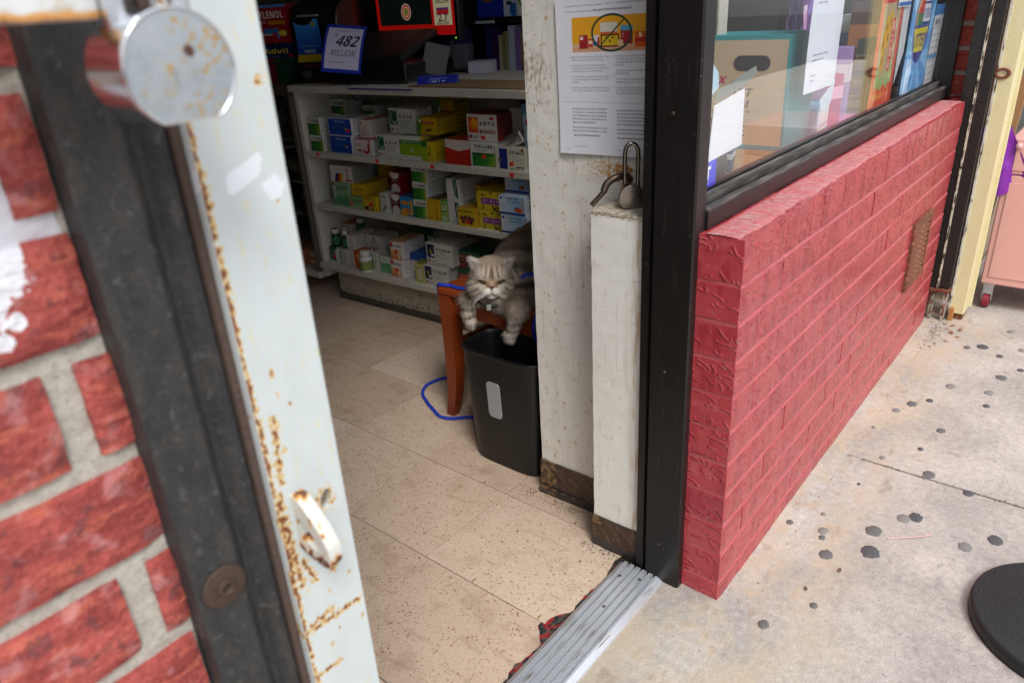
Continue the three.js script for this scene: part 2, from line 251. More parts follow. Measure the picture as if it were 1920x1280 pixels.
// ---------------------------------------------------------------- left: bare brick wall, steel frame, gate post, big padlock
const splash = (x, y) => { // flung white paint on the left wall, in metres on the wall
  let s = -1; for (const [a, b, r] of [[0.136, 1.142, 0.02], [0.13, 1.122, 0.03], [0.142, 1.104, 0.017], [0.122, 1.09, 0.034], [0.14, 1.085, 0.021], [0.152, 1.093, 0.008], [0.13, 1.068, 0.018], [0.134, 1.043, 0.006], [0.143, 1.053, 0.006], [0.1, 1.1, 0.03], [0.147, 1.115, 0.008]]) s = Math.max(s, 1 - Math.hypot(x - a, (y - b) * 0.9) / r);
  return s > -0.35 && s + 0.9 * (fbm(x * 130, y * 130, 4) - 0.5) > 0.12;
};
const brickTex = colourTex(560, 1600, 0.28, 0.8, (x, y) => {
  const n = fbm(x * 22, y * 30, 4), f = fbm(x * 240, y * 240, 3), l = fbm(x * 30 + 9, y * 90, 3);
  let c = mix3([134, 54, 50], [170, 80, 72], sm(0.3, 0.7, n)); c = mix3(c, [184, 98, 74], 0.6 * sm(0.55, 0.7, l)); c = mix3(c, [86, 52, 56], 0.5 * sm(0.6, 0.72, fbm(x * 60 + 4, y * 60, 3)));
  const g = (f - 0.5) * 46; c = [c[0] + g, c[1] + g * 0.8, c[2] + g * 0.8]; c = mix3(c, [184, 142, 144], 0.5 * sm(0.54, 0.72, fbm(x * 45 + 70, y * 45, 5))); if (splash(x, y)) c = [222, 222, 228]; return c;
}, 0, 0.55);
const mortarTex = colourTex(560, 1600, 0.28, 0.8, (x, y) => { const n = fbm(x * 120, y * 120, 4); let c = mix3([150, 144, 134], [192, 187, 176], n); if (vn(x * 900, y * 900) > 0.85) c = [132, 124, 112]; if (splash(x, y)) c = [214, 214, 220]; return c; }, 0, 0.55);
const brickBump = greyTex(512, 512, 0.24, 0.24, (x, y) => 0.5 * fbm(x * 70, y * 110, 3) + 0.35 * Math.pow(1 - Math.abs(2 * fbm(x * 22, y * 40, 2) - 1), 3) + 0.15 * vn(x * 700, y * 700));
M.brick = std({ map: brickTex, bumpMap: brickBump, bumpScale: 0.004, roughness: 0.86 });
M.mortar = std({ map: mortarTex, bumpMap: brickBump, bumpScale: 0.002, roughness: 0.95 });
M.brickFar = std({ color: new THREE.Color('#86443b'), roughness: 0.9, bumpMap: brickBump, bumpScale: 0.004 });
function brickGeo(w, h, d, seed, rough = 0.0016) {
  const g = new THREE.BoxGeometry(w, h, d, Math.max(3, Math.round(w / 0.013)), 6, 4), p = g.attributes.position;
  for (let i = 0; i < p.count; i++) { // rounded, worn arrises
    let x = p.getX(i), y = p.getY(i), z = p.getZ(i); const ex = w / 2 - Math.abs(x), ey = h / 2 - Math.abs(y); const wear = rough < 0.001 ? 0.0011 : 0.0028;
    if (z > d / 2 - 1e-6) { z -= wear * (Math.exp(-ex / 0.004) + Math.exp(-ey / 0.004)); z += (fbm(x * 30 + seed * 7, y * 60, 3) - 0.5) * (rough < 0.001 ? 0.0016 : 0.004); }
    const q = (fbm(x * 60 + seed * 3.3, (y + z) * 60 + seed, 3) - 0.5) * 2 * rough; if (ey < 1e-6) y += q; if (ex < 1e-6) x += q; p.setXYZ(i, x, y, z);
  }
  g.computeVertexNormals(); return g;
}
{
  const w = thing('brick_wall', 'unpainted red brick wall with grey mortar and white paint splashes', 'brick wall', [0, 0, 0]);
  { const g = new THREE.BoxGeometry(0.71, 2.25, 0.3, 70, 240, 1); roughen(g, 0.0012, 90, 1, 'z'); g.translate(-0.194, 1.125, -0.6355); mesh('mortar', metreUV(g), M.mortar, w); }
  const P = 0.0802, r = rng(21);
  for (let n = -10; n <= 22; n++) {
    const y0 = 0.861 + n * P + 0.0068, h = P - 0.0136, odd = ((n % 2) + 2) % 2 === 1, jx = odd ? 0.1265 + (n < 0 ? 0.005 : 0) : 0.021 ;
    if (y0 < 0 || y0 + h > 2.25) continue;
    for (let x1 = jx + 0.211; x1 > -0.55; x1 -= 0.211) { const a = x1 - 0.211 + 0.0095, b = Math.min(x1 - 0.0095, 0.1595); if (b - a < 0.012) continue; const cw = b - Math.max(a, -0.555), cx = (b + Math.max(a, -0.555)) / 2; if (cw < 0.01) continue;
      const g = brickGeo(cw, h, 0.09, n * 5 + x1); const m = mesh('brick', g.translate(cx, y0 + h / 2, 0), M.brick, w); metreUV(g); { const P_ = g.attributes.position, U_ = g.attributes.uv; for (let q = 0; q < P_.count; q++) U_.setXY(q, P_.getX(q) + 0.3 * P_.getZ(q) + 0.013, P_.getY(q)); } m.position.z = -0.5235 + (r() - 0.5) * 0.003; m.rotation.z = (r() - 0.5) * 0.006; }
  }
}
const steelTex = colourTex(256, 1024, 0.12, 0.7, (x, y) => { const n = fbm(x * 60, y * 30, 4), v = fbm(x * 70, y * 22, 5), f = fbm(x * 400, y * 400, 2); let c = mix3([33, 34, 36], [58, 58, 58], n); c = mix3(c, [74, 66, 58], 0.5 * sm(0.45, 0.75, v)); c = mix3(c, [84, 68, 56], 0.5 * sm(0.58, 0.8, fbm(x * 90, y * 70 + 3, 5))); c = mix3(c, [96, 96, 98], 0.5 * sm(0.6, 0.75, fbm(x * 130 + 7, y * 100, 5))); const g = (f - 0.5) * 26; return [c[0] + g, c[1] + g, c[2] + g]; }, 0.14, 0.6);
M.steel = std({ map: steelTex, roughness: 0.62, metalness: 0.15, bumpMap: brickBump, bumpScale: 0.0008 });
function prism(pts, y0, y1) { // outline in x,z extruded up
  const sh = new THREE.Shape(); sh.moveTo(pts[0][0], -pts[0][1]); pts.slice(1).forEach((p) => sh.lineTo(p[0], -p[1])); const g = new THREE.ExtrudeGeometry(sh, { depth: y1 - y0, bevelEnabled: false }); g.rotateX(-PI / 2); g.translate(0, y0, 0); return metreUV(g);
}
{
  const f = thing('steel_door_frame', 'black rust-stained steel channel between the bare brick and the white gate post', 'door frame');
  mesh('channel', prism([[0.1612, -0.53], [0.1612, -0.463], [0.1632, -0.461], [0.197, -0.461], [0.2015, -0.465], [0.206, -0.4705], [0.211, -0.4715], [0.216, -0.467], [0.219, -0.4645], [0.224, -0.4645], [0.225, -0.467], [0.225, -0.53]], 0, 2.25), M.steel, f);
  mesh('edge_angle', prism([[0.2262, -0.53], [0.2262, -0.461], [0.2310, -0.459], [0.2310, -0.53]], 0, 2.25), std({ color: new THREE.Color('#4a3a32'), roughness: 0.85, bumpMap: brickBump, bumpScale: 0.002 }), f);
  const b = new THREE.Group(); b.name = 'bolt'; b.position.set(0.1825, 0.815, -0.461); b.rotation.x = PI / 2; f.add(b);
  M.rustySteel = std({ map: colourTex(128, 128, 0.05, 0.05, (x, y) => mix3([58, 48, 44], [92, 70, 56], fbm(x * 120, y * 120, 4))), roughness: 0.7, metalness: 0.4 });
  const wsh = mesh('washer', metreUV(lathe([[0, 0], [0.0175, 0], [0.0178, 0.0012], [0.0165, 0.0028], [0.008, 0.0032], [0, 0.0032]], 36)), M.rustySteel, b); wsh.position.y = 0;
  const hd = mesh('bolt_head', metreUV(lathe([[0, 0.0025], [0.0035, 0.0025], [0.0036, 0.0058], [0.006, 0.0064], [0.0068, 0.0055], [0.0072, 0.003]], 20)), M.rustySteel, b);
}
const postRust = (x, y) => { // 0 paint .. 1 rust, on the gate post
  let s = 0; const seg = (ax, ay, bx_, by, r) => { r *= 1.6; const dx = bx_ - ax, dy = by - ay, t = Math.max(0, Math.min(1, ((x - ax) * dx + (y - ay) * dy) / (dx * dx + dy * dy))); return 1 - Math.hypot(x - ax - dx * t, y - ay - dy * t) / r; };
  for (const [x0, y0, x1, y1, r] of [[0.233, 0.729, 0.289, 0.725, 0.0032], [0.24, 0.733, 0.262, 0.737, 0.003], [0.237, 0.678, 0.260, 0.676, 0.0025], [0.246, 0.935, 0.241, 0.88, 0.003], [0.2355, 0.87, 0.2395, 0.78, 0.0035], [0.27, 0.775, 0.27, 0.795, 0.004], [0.245, 0.80, 0.252, 0.775, 0.003]]) s = Math.max(s, seg(x0, y0, x1, y1, r));
  for (const [a, b, r] of [[0.253, 0.969, 0.0035], [0.253, 0.951, 0.0025], [0.2345, 1.069, 0.0035], [0.2345, 1.04, 0.0035], [0.262, 0.94, 0.002], [0.249, 0.905, 0.003], [0.285, 0.76, 0.003], [0.29, 0.705, 0.003], [0.262, 0.755, 0.0025], [0.2755, 0.843, 0.0125], [0.286, 1.168, 0.004], [0.283, 1.09, 0.002], [0.28, 1.105, 0.0025], [0.265, 0.71, 0.002], [0.255, 0.70, 0.003]]) s = Math.max(s, 1 - Math.hypot(x - a, (y - b) * 0.8) / r);
  const edge = sm(0.2335 + 0.008 * fbm(3, y * 22, 4), 0.2325, x) * (0.1 + 1.3 * fbm(8, y * 34, 4)); return Math.max(s * 0.75, edge) + 2.1 * (fbm(x * 300, y * 200, 5) - 0.5) * (s > 0.001 || edge > 0.02 ? 1 : 0.3);
};
const postTex = colourTex(280, 2048, 0.09, 0.72, (x, y) => {
  let c = [190, 197, 197]; const n = (fbm(x * 40, y * 26, 4) - 0.5) * 12; c = [c[0] + n, c[1] + n, c[2] + n]; const s = postRust(x, y), stain = fbm(x * 150, y * 50, 4);
  c = mix3(c, [205, 190, 140], 0.5 * sm(0.6, 0.78, stain)); c = mix3(c, [206, 160, 82], 0.75 * sm(0.12, 0.5, s)); c = mix3(c, [112, 62, 36], sm(0.52, 0.8, s));
  if (Math.abs(x - 0.263) + 0.35 * Math.abs(y - 1.112 - (x - 0.263) * 0.4) < 0.0125 + 0.004 * vn(x * 300, y * 300) && Math.abs(y - 1.112 - (x - 0.263) * 0.4) < 0.007) c = [212, 216, 222]; // torn scrap of tape
  if (Math.hypot(x - 0.283, y - 1.10) < 0.006 + 0.004 * vn(x * 400, y * 400)) c = [210, 214, 219];
  return c;
}, 0.22, 0.56);
M.postPaint = std({ map: postTex, roughness: 0.4, bumpMap: greyTex(280, 1024, 0.09, 0.72, (x, y) => 0.8 - 0.5 * sm(0.3, 0.6, postRust(x, y)), 0.22, 0.56), bumpScale: 0.0006 });
{
  const gp = thing('gate_post', 'white painted steel gate post with rust spots, scratches and a welded eye', 'gate post');
  const sh = new THREE.Shape(); sh.moveTo(0.2325, 0); sh.lineTo(0.2945, 0); sh.lineTo(0.2945, 2.25); sh.lineTo(0.2325, 2.25); sh.closePath();
  const hole = new THREE.Path(); hole.absellipse(0.2765, 0.843, 0.0062, 0.0095, 0, 2 * PI, false, -0.25); sh.holes.push(hole);
  const g = new THREE.ExtrudeGeometry(sh, { depth: 0.004, bevelEnabled: true, bevelSize: 0.0012, bevelThickness: 0.0012, bevelSegments: 2, curveSegments: 24 }); g.translate(0, 0, -0.4552); mesh('plate', metreUV(g), M.postPaint, gp);
  mesh('flange', bx(0.2318, 0.2358, 0, 2.25, -0.52, -0.4565), M.postPaint, gp);
  // D-shaped eye standing out from the plate
  const e = new THREE.Shape(); e.moveTo(0, 0.030); e.lineTo(0.008, 0.030); e.quadraticCurveTo(0.03, 0.016, 0.040, -0.004); e.quadraticCurveTo(0.043, -0.016, 0.036, -0.024); e.quadraticCurveTo(0.02, -0.026, 0, -0.018); e.closePath(); const eh = new THREE.Path(); eh.moveTo(0.005, 0.014); eh.quadraticCurveTo(0.02, 0.008, 0.029, -0.006); eh.quadraticCurveTo(0.03, -0.013, 0.024, -0.0135); eh.lineTo(0.005, -0.008); eh.closePath(); e.holes.push(eh);
  const eg = new THREE.ExtrudeGeometry(e, { depth: 0.010, bevelEnabled: true, bevelSize: 0.0012, bevelThickness: 0.0012, bevelSegments: 2, curveSegments: 16 }); eg.rotateY(-PI / 2); eg.translate(0.256, 0.834, -0.4518);
  M.eyePaint = std({ map: colourTex(128, 256, 0.05, 0.09, (x, y) => { const s = fbm(x * 160, y * 110, 4); let c = [196, 196, 188]; c = mix3(c, [196, 140, 64], sm(0.6, 0.72, s + 0.45 * sm(0.828, 0.812, y) * vn(x * 60, y * 60))); return mix3(c, [92, 54, 40], sm(0.72, 0.82, s + 0.25 * sm(0.828, 0.812, y))); }, -0.47, 0.79), roughness: 0.55 });
  mesh('lock_eye', metreUV(eg), M.eyePaint, gp);
}
{
  const bar = mesh('gate_bar', bx(-0.2, 0.176, 1.2085, 1.275, -0.412, -0.399, 0.002), std({ map: colourTex(512, 128, 0.4, 0.08, (x, y) => { const n = fbm(x * 60, y * 60, 4), e = sm(1.2165, 1.2085, y) + 0.7 * (fbm(x * 110, y * 160, 4) - 0.5); let c = [206, 208, 208]; c = mix3(c, [176, 166, 150], sm(0.5, 0.75, n)); c = mix3(c, [196, 140, 76], sm(0.35, 0.6, e)); return mix3(c, [92, 58, 36], sm(0.85, 1.15, e)); }, -0.2, 1.2), roughness: 0.5 }));
  tag(bar, 'white horizontal gate bar with a rusty lower edge above the black steel channel', 'gate bar');
}
{ // big round padlock with a flat foot, hanging from the gate bar
  const p = thing('round_padlock', 'large scratched chrome padlock with a flat foot hanging on the white gate post', 'padlock', [0.1945, 1.1842, -0.37]);
  const sh = new THREE.Shape(), R = 0.0286, fy = -0.0243, a0 = Math.asin(fy / R); sh.moveTo(R * Math.cos(a0), fy); sh.absarc(0, 0, R, a0, PI - a0, false); sh.closePath();
  const g = new THREE.ExtrudeGeometry(sh, { depth: 0.036, bevelEnabled: true, bevelSize: 0.0016, bevelThickness: 0.0024, bevelSegments: 5, curveSegments: 72 }); g.scale(0.96, 0.96, 1); g.translate(0, 0, -0.0384);
  const face = colourTex(512, 512, 0.07, 0.07, (x, y) => { const s = fbm(x * 260, y * 260, 4), m = fbm(x * 60 + 4, y * 60, 3) * (0.6 + 9 * Math.max(0, x + 0.012)); let c = mix3([196, 200, 204], [168, 178, 184], fbm(x * 70, y * 90, 3)); c = mix3(c, [196, 150, 78], 0.9 * sm(0.53, 0.63, s) * sm(0.28, 0.5, m)); if (Math.hypot(x - 0.006, y - 0.008) < 0.0022 + 0.0015 * s) c = [104, 74, 66]; const st = Math.abs(y + 0.004) < 0.004 && x > -0.012 && x < 0.016 && vn(x * 700, 5) > 0.5 ? 0.25 : 0; return mix3(c, [120, 118, 116], st); }, -0.035, -0.035);
  M.lockChrome = std({ map: face, color: 0xffffff, metalness: 0.6, roughness: 0.38, roughnessMap: greyTex(256, 256, 0.07, 0.07, (x, y) => 0.55 + 0.45 * fbm(x * 200, y * 200, 3), -0.035, -0.035) });
  M.chrome = std({ color: new THREE.Color('#d6d8dc'), metalness: 1, roughness: 0.14 });
  const body = mesh('body', (() => { metreUV(g); return g; })(), [M.lockChrome, M.chrome], p);
  const s = mesh('shackle', tube([[-0.0165, 0.016, -0.02], [-0.0165, 0.045, -0.02], [-0.0165, 0.07, -0.02], [-0.012, 0.084, -0.02], [0, 0.09, -0.02], [0.012, 0.084, -0.02], [0.0165, 0.07, -0.02], [0.0165, 0.045, -0.02], [0.0165, 0.016, -0.02]], 0.0052, 60, 16), M.chrome, p);
  mesh('rim', (() => { const t = tube(Array.from({ length: 40 }, (_, k) => { const a = a0 + (PI - 2 * a0) * k / 39; return [R * 0.985 * Math.cos(a), R * 0.985 * Math.sin(a), 0.0002]; }), 0.0008, 80, 6); return t; })(), M.chrome, p);
}
// ---------------------------------------------------------------- right side of the doorway: white jamb
const jambPaint = (seed) => (x, y) => {
  const n = fbm(x * 10 + seed, y * 7, 4), d = fbm(x * 50 + seed, y * 40, 4), drip = fbm(x * 90 + seed, y * 5, 3); let c = mix3([220, 217, 209], [231, 228, 221], n); c = mix3(c, [190, 182, 168], 0.4 * sm(0.6, 0.8, d)); c = mix3(c, [176, 164, 146], 0.25 * sm(0.62, 0.75, drip));
  const sp = vn(x * 330 + seed, y * 330, 3); if (sp > 0.985) c = mix3(c, [120, 108, 96], 0.5); const scuff = fbm(x * 24 + 90 + seed, y * 120, 3); return mix3(c, [160, 152, 142], 0.3 * sm(0.72, 0.8, scuff));
};
const jambTexA = colourTex(512, 1536, 0.5, 1.3, (x, y) => { let c = jambPaint(3)(x, y); // x is z of the panel
  const rust = fbm(x * 60, y * 60, 4); const nr = (cx, cy, r) => sm(r, 0, Math.hypot(x - cx, (y - cy) * 1.3)); c = mix3(c, [168, 104, 40], 0.85 * sm(0.62, 0.9, rust * 1.0 + 0.42 * nr(-0.79, 0.878, 0.055))); c = mix3(c, [190, 140, 84], 0.6 * sm(0.66, 0.86, fbm(x * 110 + 5, y * 150, 5) - 0.12 + 0.42 * nr(-0.84, 0.884, 0.08))); c = mix3(c, [206, 196, 160], 0.6 * sm(0.55, 0.75, fbm(x * 40 + 3, y * 70, 3)) * nr(-0.88, 0.9, 0.09)); const dirt = nr(-1.0, 1.03, 0.14) + nr(-1.02, 1.1, 0.1); c = mix3(c, [150, 134, 116], 0.6 * sm(0.62, 0.8, fbm(x * 120, y * 60, 4) * 0.75 + 0.25 * dirt)); return c; }, -1.06, 0);
const paintBump = greyTex(512, 512, 0.4, 0.4, (x, y) => 0.5 * fbm(x * 26, y * 18, 4) + 0.3 * Math.pow(1 - Math.abs(2 * fbm(x * 16 + 4, y * 30, 3) - 1), 8) + 0.2 * fbm(x * 200, y * 200, 2));
M.jambA = std({ map: jambTexA, bumpMap: paintBump, bumpScale: 0.0006, roughness: 0.5 });
M.jambB = std({ map: colourTex(512, 1536, 0.3, 0.9, (x, y) => { let c = jambPaint(17)(x, y); const e = sm(-0.715, -0.69, x); c = mix3(c, [186, 158, 122], 0.6 * sm(0.45, 0.65, fbm(x * 70, y * 9, 4)) * e); if (y > 0.815) c = mix3(c, [150, 128, 104], 0.8 * sm(0.4, 0.62, fbm(x * 90, y * 400, 4))); return c; }, -0.82, 0), bumpMap: paintBump, bumpScale: 0.0006, roughness: 0.5 });
M.ledge = std({ map: colourTex(256, 256, 0.14, 0.16, (x, z) => { const n = fbm(x * 90, z * 90, 4); let c = mix3([196, 188, 174], [150, 136, 118], sm(0.4, 0.7, n)); return mix3(c, [140, 92, 56], 0.7 * sm(0.64, 0.76, fbm(x * 120 + 5, z * 120, 4))); }, 1.18, -0.81), roughness: 0.7, bumpMap: paintBump, bumpScale: 0.003 });
M.baseboard = std({ map: colourTex(512, 192, 0.4, 0.12, (x, y) => { const n = fbm(x * 40, y * 60, 4), s = Math.pow(1 - Math.abs(2 * fbm(x * 30 + y * 22, y * 12, 3) - 1), 16); let c = mix3([44, 30, 24], [78, 48, 32], n); c = mix3(c, [120, 112, 100], 0.5 * s); c = mix3(c, [92, 84, 76], 0.7 * sm(0.6, 0.75, fbm(x * 80, y * 80 + 4, 4))); if (y < 0.026) c = mix3(c, [48, 47, 50], 0.85); if (x < -0.985 || (x > -0.803 && x < -0.775 && y > 0.07)) c = mix3(c, [150, 122, 78], 0.7 * sm(0.42, 0.62, fbm(x * 70, y * 70, 3))); return c; }, -1.06, 0), roughness: 0.45, bumpMap: paintBump, bumpScale: 0.002 });
function slab(x0, x1, y0, y1, z0, z1, nx, ny, nz, amp, freq, seed) { const g = new THREE.BoxGeometry(x1 - x0, y1 - y0, z1 - z0, nx, ny, nz); g.translate((x0 + x1) / 2, (y0 + y1) / 2, (z0 + z1) / 2); const m = mergeVertices((() => { g.deleteAttribute('normal'); g.deleteAttribute('uv'); return g; })(), 1e-5); roughen(m, amp, freq, seed); const k = m.toNonIndexed(); k.computeVertexNormals(); return metreUV(k); }
{
  const j = thing('door_jamb', 'white painted door jamb with a lower boxed step and dark baseboards', 'door jamb');
  mesh('panel', slab(1.296, 1.33, 0.096, 2.25, -1.034, -0.664, 2, 160, 36, 0.0011, 45, 2), M.jambA, j);
  mesh('boxed_step', slab(1.19, 1.295, 0.088, 0.822, -0.799, -0.676, 8, 90, 14, 0.0005, 40, 5), M.jambB, j);
  mesh('ledge', slab(1.1885, 1.296, 0.8222, 0.8262, -0.8015, -0.676, 10, 1, 12, 0.0009, 70, 6), M.ledge, j);
  mesh('baseboard', slab(1.2905, 1.36, 0.004, 0.1, -1.036, -0.80, 2, 8, 22, 0.0012, 60, 7), M.baseboard, j);
  mesh('baseboard', slab(1.186, 1.2945, 0.004, 0.091, -0.8025, -0.678, 8, 8, 12, 0.0012, 60, 8), M.baseboard, j);
  mesh('cove_strip', prism([[1.2895, -1.037], [1.281, -1.037], [1.2895, -0.806]].map((p) => p), 0.0, 0.02), M.baseboard, j);
}
{ // paper notice about hazardous products
  const t = canvasTex(1024, 1536, (g, w, h) => {
    g.fillStyle = '#e6e6ee'; g.fillRect(0, 0, w, h); const S = w / 0.235; // px per metre; sheet 0.235 wide, 0.352 tall
    g.fillStyle = '#55555f'; g.font = '26px sans-serif'; g.fillText('For questions about hazardous products, call 311 or 212-NEW-YORK (639-9675)', 100, 90, 820);
    g.fillText('For more information, visit', 100, 142); g.font = 'bold 30px sans-serif'; g.fillStyle = '#2c2433'; g.fillText('nyc.gov/hazardousproducts.', 410, 142, 400);
    g.fillStyle = '#e9a51b'; g.fillRect(178, 190, 846, 300); g.fillStyle = '#d8b48a'; g.fillRect(178, 436, 846, 60); g.fillStyle = '#d2a07c'; g.fillRect(178, 470, 846, 46);
    const pk = (x, y, ww, hh, c) => { g.fillStyle = c; g.fillRect(x, y, ww, hh); };
    pk(255, 356, 92, 128, '#9c1d24'); pk(265, 370, 34, 30, '#e8d8d0'); pk(350, 392, 50, 80, '#c23a2a'); pk(356, 410, 38, 30, '#ecd2b0'); pk(405, 362, 66, 100, '#d9d4dc'); pk(405, 420, 44, 40, '#2b55b0'); pk(452, 380, 20, 84, '#b02030');
    pk(482, 250, 176, 90, '#d9d2c6'); pk(482, 336, 176, 30, '#d4692a'); pk(490, 362, 182, 108, '#d9b516'); g.strokeStyle = '#6e1a20'; g.lineWidth = 14; g.strokeRect(492, 364, 178, 104); g.fillStyle = '#3a2c18'; g.fillRect(536, 382, 26, 14); g.fillRect(596, 382, 26, 14); g.fillRect(572, 410, 14, 22);
    pk(690, 284, 122, 170, '#a3202c'); pk(690, 284, 122, 48, '#5aa8c8'); g.strokeStyle = '#e0b0a8'; g.lineWidth = 4; g.beginPath(); g.arc(708, 372, 16, 0, 7); g.stroke(); pk(662, 414, 54, 56, '#e0b98a'); pk(832, 344, 120, 140, '#d8571c'); pk(832, 400, 120, 40, '#c02a20'); pk(872, 356, 30, 40, '#f0d0a8');
    g.strokeStyle = '#24402f'; g.lineWidth = 20; g.beginPath(); g.ellipse(596, 345, 200, 165, 0, 0, 2 * PI); g.stroke(); g.lineWidth = 14; g.beginPath(); g.moveTo(470, 470); g.lineTo(728, 226); g.stroke();
    g.fillStyle = '#5b5b66'; g.font = '25px sans-serif'; const L = ['Bao Zhi An, manufactured by Wan Tong', 'Pharmaceutical Factory (China)', '', 'Jiai Biyan Kou Fu Heying Serenic,', 'manufactured by Jiai Biyan (Guo Dispensary', 'Company) Co., Ltd. (Thailand)', '', 'Lu Shen Wan, manufactured by Shanghai', 'Lei Yun Shang Pharmaceutical Co., Ltd.', '(China)', '', 'Bai Feng Compound, manufactured by Lu', 'Bai Tong Hong Kong Ltd. (Hong Kong)'], R = ['Dr. Tan\'s Cane 5050 Ruan Yan Capsule,', 'manufactured by Guangzhoushi', 'Guangxingtang Pharmaceutical Co.', '(China)', '', 'Yuan Kuo Lan\'s Watri Wo Chai (Jing', 'Hong Kong)', '', 'Yunnan Paiyao, manufactured by Yunnan', 'Paiyao Group Co., Ltd. (China)', '', 'Tongren Niuji Jiedoeng Wan, manufactured', 'by Tongrentang Pharmaceutical Co.', 'Beijing Tongrentang Co., Ltd. (China)'];
    L.forEach((s, i) => g.fillText(s, 165, 570 + i * 27, 400)); R.forEach((s, i) => g.fillText(s, 640, 570 + i * 27, 384)); for (const y of [562, 643, 751, 859]) { g.beginPath(); g.arc(145, y, 5, 0, 7); g.fill(); g.beginPath(); g.arc(620, y, 5, 0, 7); g.fill(); }
    g.strokeStyle = '#a8a8b2'; g.lineWidth = 8; g.setLineDash([4, 4]); g.beginPath(); g.moveTo(60, 1000); g.lineTo(1024, 1010); g.stroke(); g.setLineDash([]);
    for (let k = 0; k < 5; k++) { glyphs(g, 155, 1060 + k * 34, 22, k === 4 ? 11 : 16, '#6a6a74', k + 2); glyphs(g, 640, 1068 + k * 34, 22, k === 4 ? 12 : 16, '#6a6a74', k + 9); }
    for (let k = 0; k < 2; k++) { glyphs(g, 155, 1250 + k * 34, 22, 16, '#6a6a74', k + 22); glyphs(g, 640, 1258 + k * 34, 22, 16, '#6a6a74', k + 29); }
    g.font = 'bold 28px sans-serif'; g.fillStyle = '#2c2433'; g.fillText('nyc.gov/hazardousproducts', 160, 1348, 300); g.fillText('nyc.gov/hazardousproducts', 642, 1360, 340); g.font = '18px sans-serif'; g.fillStyle = '#7a7a84'; g.fillText('Traditional Chinese', 160, 1462); g.fillText('Simplified Chinese', 645, 1480); g.fillText('1-06', 70, 1492);
  });
  const W = 0.222, Hh = 0.297, s = new THREE.PlaneGeometry(W, Hh, 20, 24), p = s.attributes.position; for (let i = 0; i < p.count; i++) p.setZ(i, 0.0008 + 0.0035 * Math.pow(Math.max(0, -p.getY(i) / Hh - 0.1), 2) * 8 * Math.abs(p.getX(i)) / W + 0.0008 * fbm(p.getX(i) * 30, p.getY(i) * 30, 2)); s.computeVertexNormals();
  const m = mesh('paper_notice', s, std({ map: t, roughness: 0.75, side: THREE.DoubleSide })); m.rotation.y = -PI / 2; m.rotation.order = 'YXZ'; m.rotation.z = 0.02; m.position.set(1.2915, 0.912 + Hh / 2, -0.943 + W / 2);
  tag(m, 'white paper notice with a crossed-out photo of medicine boxes on the door jamb', 'notice');
}
{ // small padlock on the ledge, its shackle swung up, with a loose hooked link
  const p = thing('open_padlock', 'small brown-chrome padlock standing open on the white ledge', 'padlock', [1.238, 0.8264, -0.737], -0.9);
  M.oldChrome = std({ color: new THREE.Color('#8d837a'), metalness: 0.95, roughness: 0.3, roughnessMap: greyTex(128, 128, 0.06, 0.06, (x, y) => 0.4 + 0.6 * fbm(x * 200, y * 200, 3)) }); M.darkIron = std({ color: new THREE.Color('#5a4a42'), metalness: 0.75, roughness: 0.38 });
  const sh = new THREE.Shape(), R = 0.0235, fy = -0.02, a0 = Math.asin(fy / R); sh.moveTo(R * Math.cos(a0), fy); sh.absarc(0, 0, R, a0, PI - a0, false); sh.closePath();
  const g = new THREE.ExtrudeGeometry(sh, { depth: 0.014, bevelEnabled: true, bevelSize: 0.002, bevelThickness: 0.003, bevelSegments: 4, curveSegments: 40 }); g.translate(0, 0.0222, -0.007); mesh('body', metreUV(g), M.oldChrome, p);
  mesh('shackle', tube([[0.0125, 0.03, 0], [0.0125, 0.06, 0], [0.0125, 0.105, 0], [0.009, 0.119, 0], [0, 0.1245, 0], [-0.009, 0.119, 0], [-0.0125, 0.105, 0], [-0.0125, 0.075, 0], [-0.0125, 0.05, 0]], 0.0042, 60, 14), M.oldChrome, p);
  const h = thing('iron_hook_link', 'dark brown bent iron hook lying against the small padlock on the ledge', 'hook', [1.243, 0.8264, -0.764], -0.9);
  mesh('bar', tube([[-0.058, 0.005, 0.004], [-0.045, 0.018, 0.004], [-0.03, 0.034, 0.004]], 0.0052, 16, 10), M.darkIron, h); mesh('hook', tube([[-0.034, 0.031, 0.004], [-0.026, 0.046, 0.0], [-0.008, 0.056, -0.004], [0.012, 0.056, -0.012], [0.022, 0.046, -0.018]], 0.0072, 30, 12), M.darkIron, h);
}
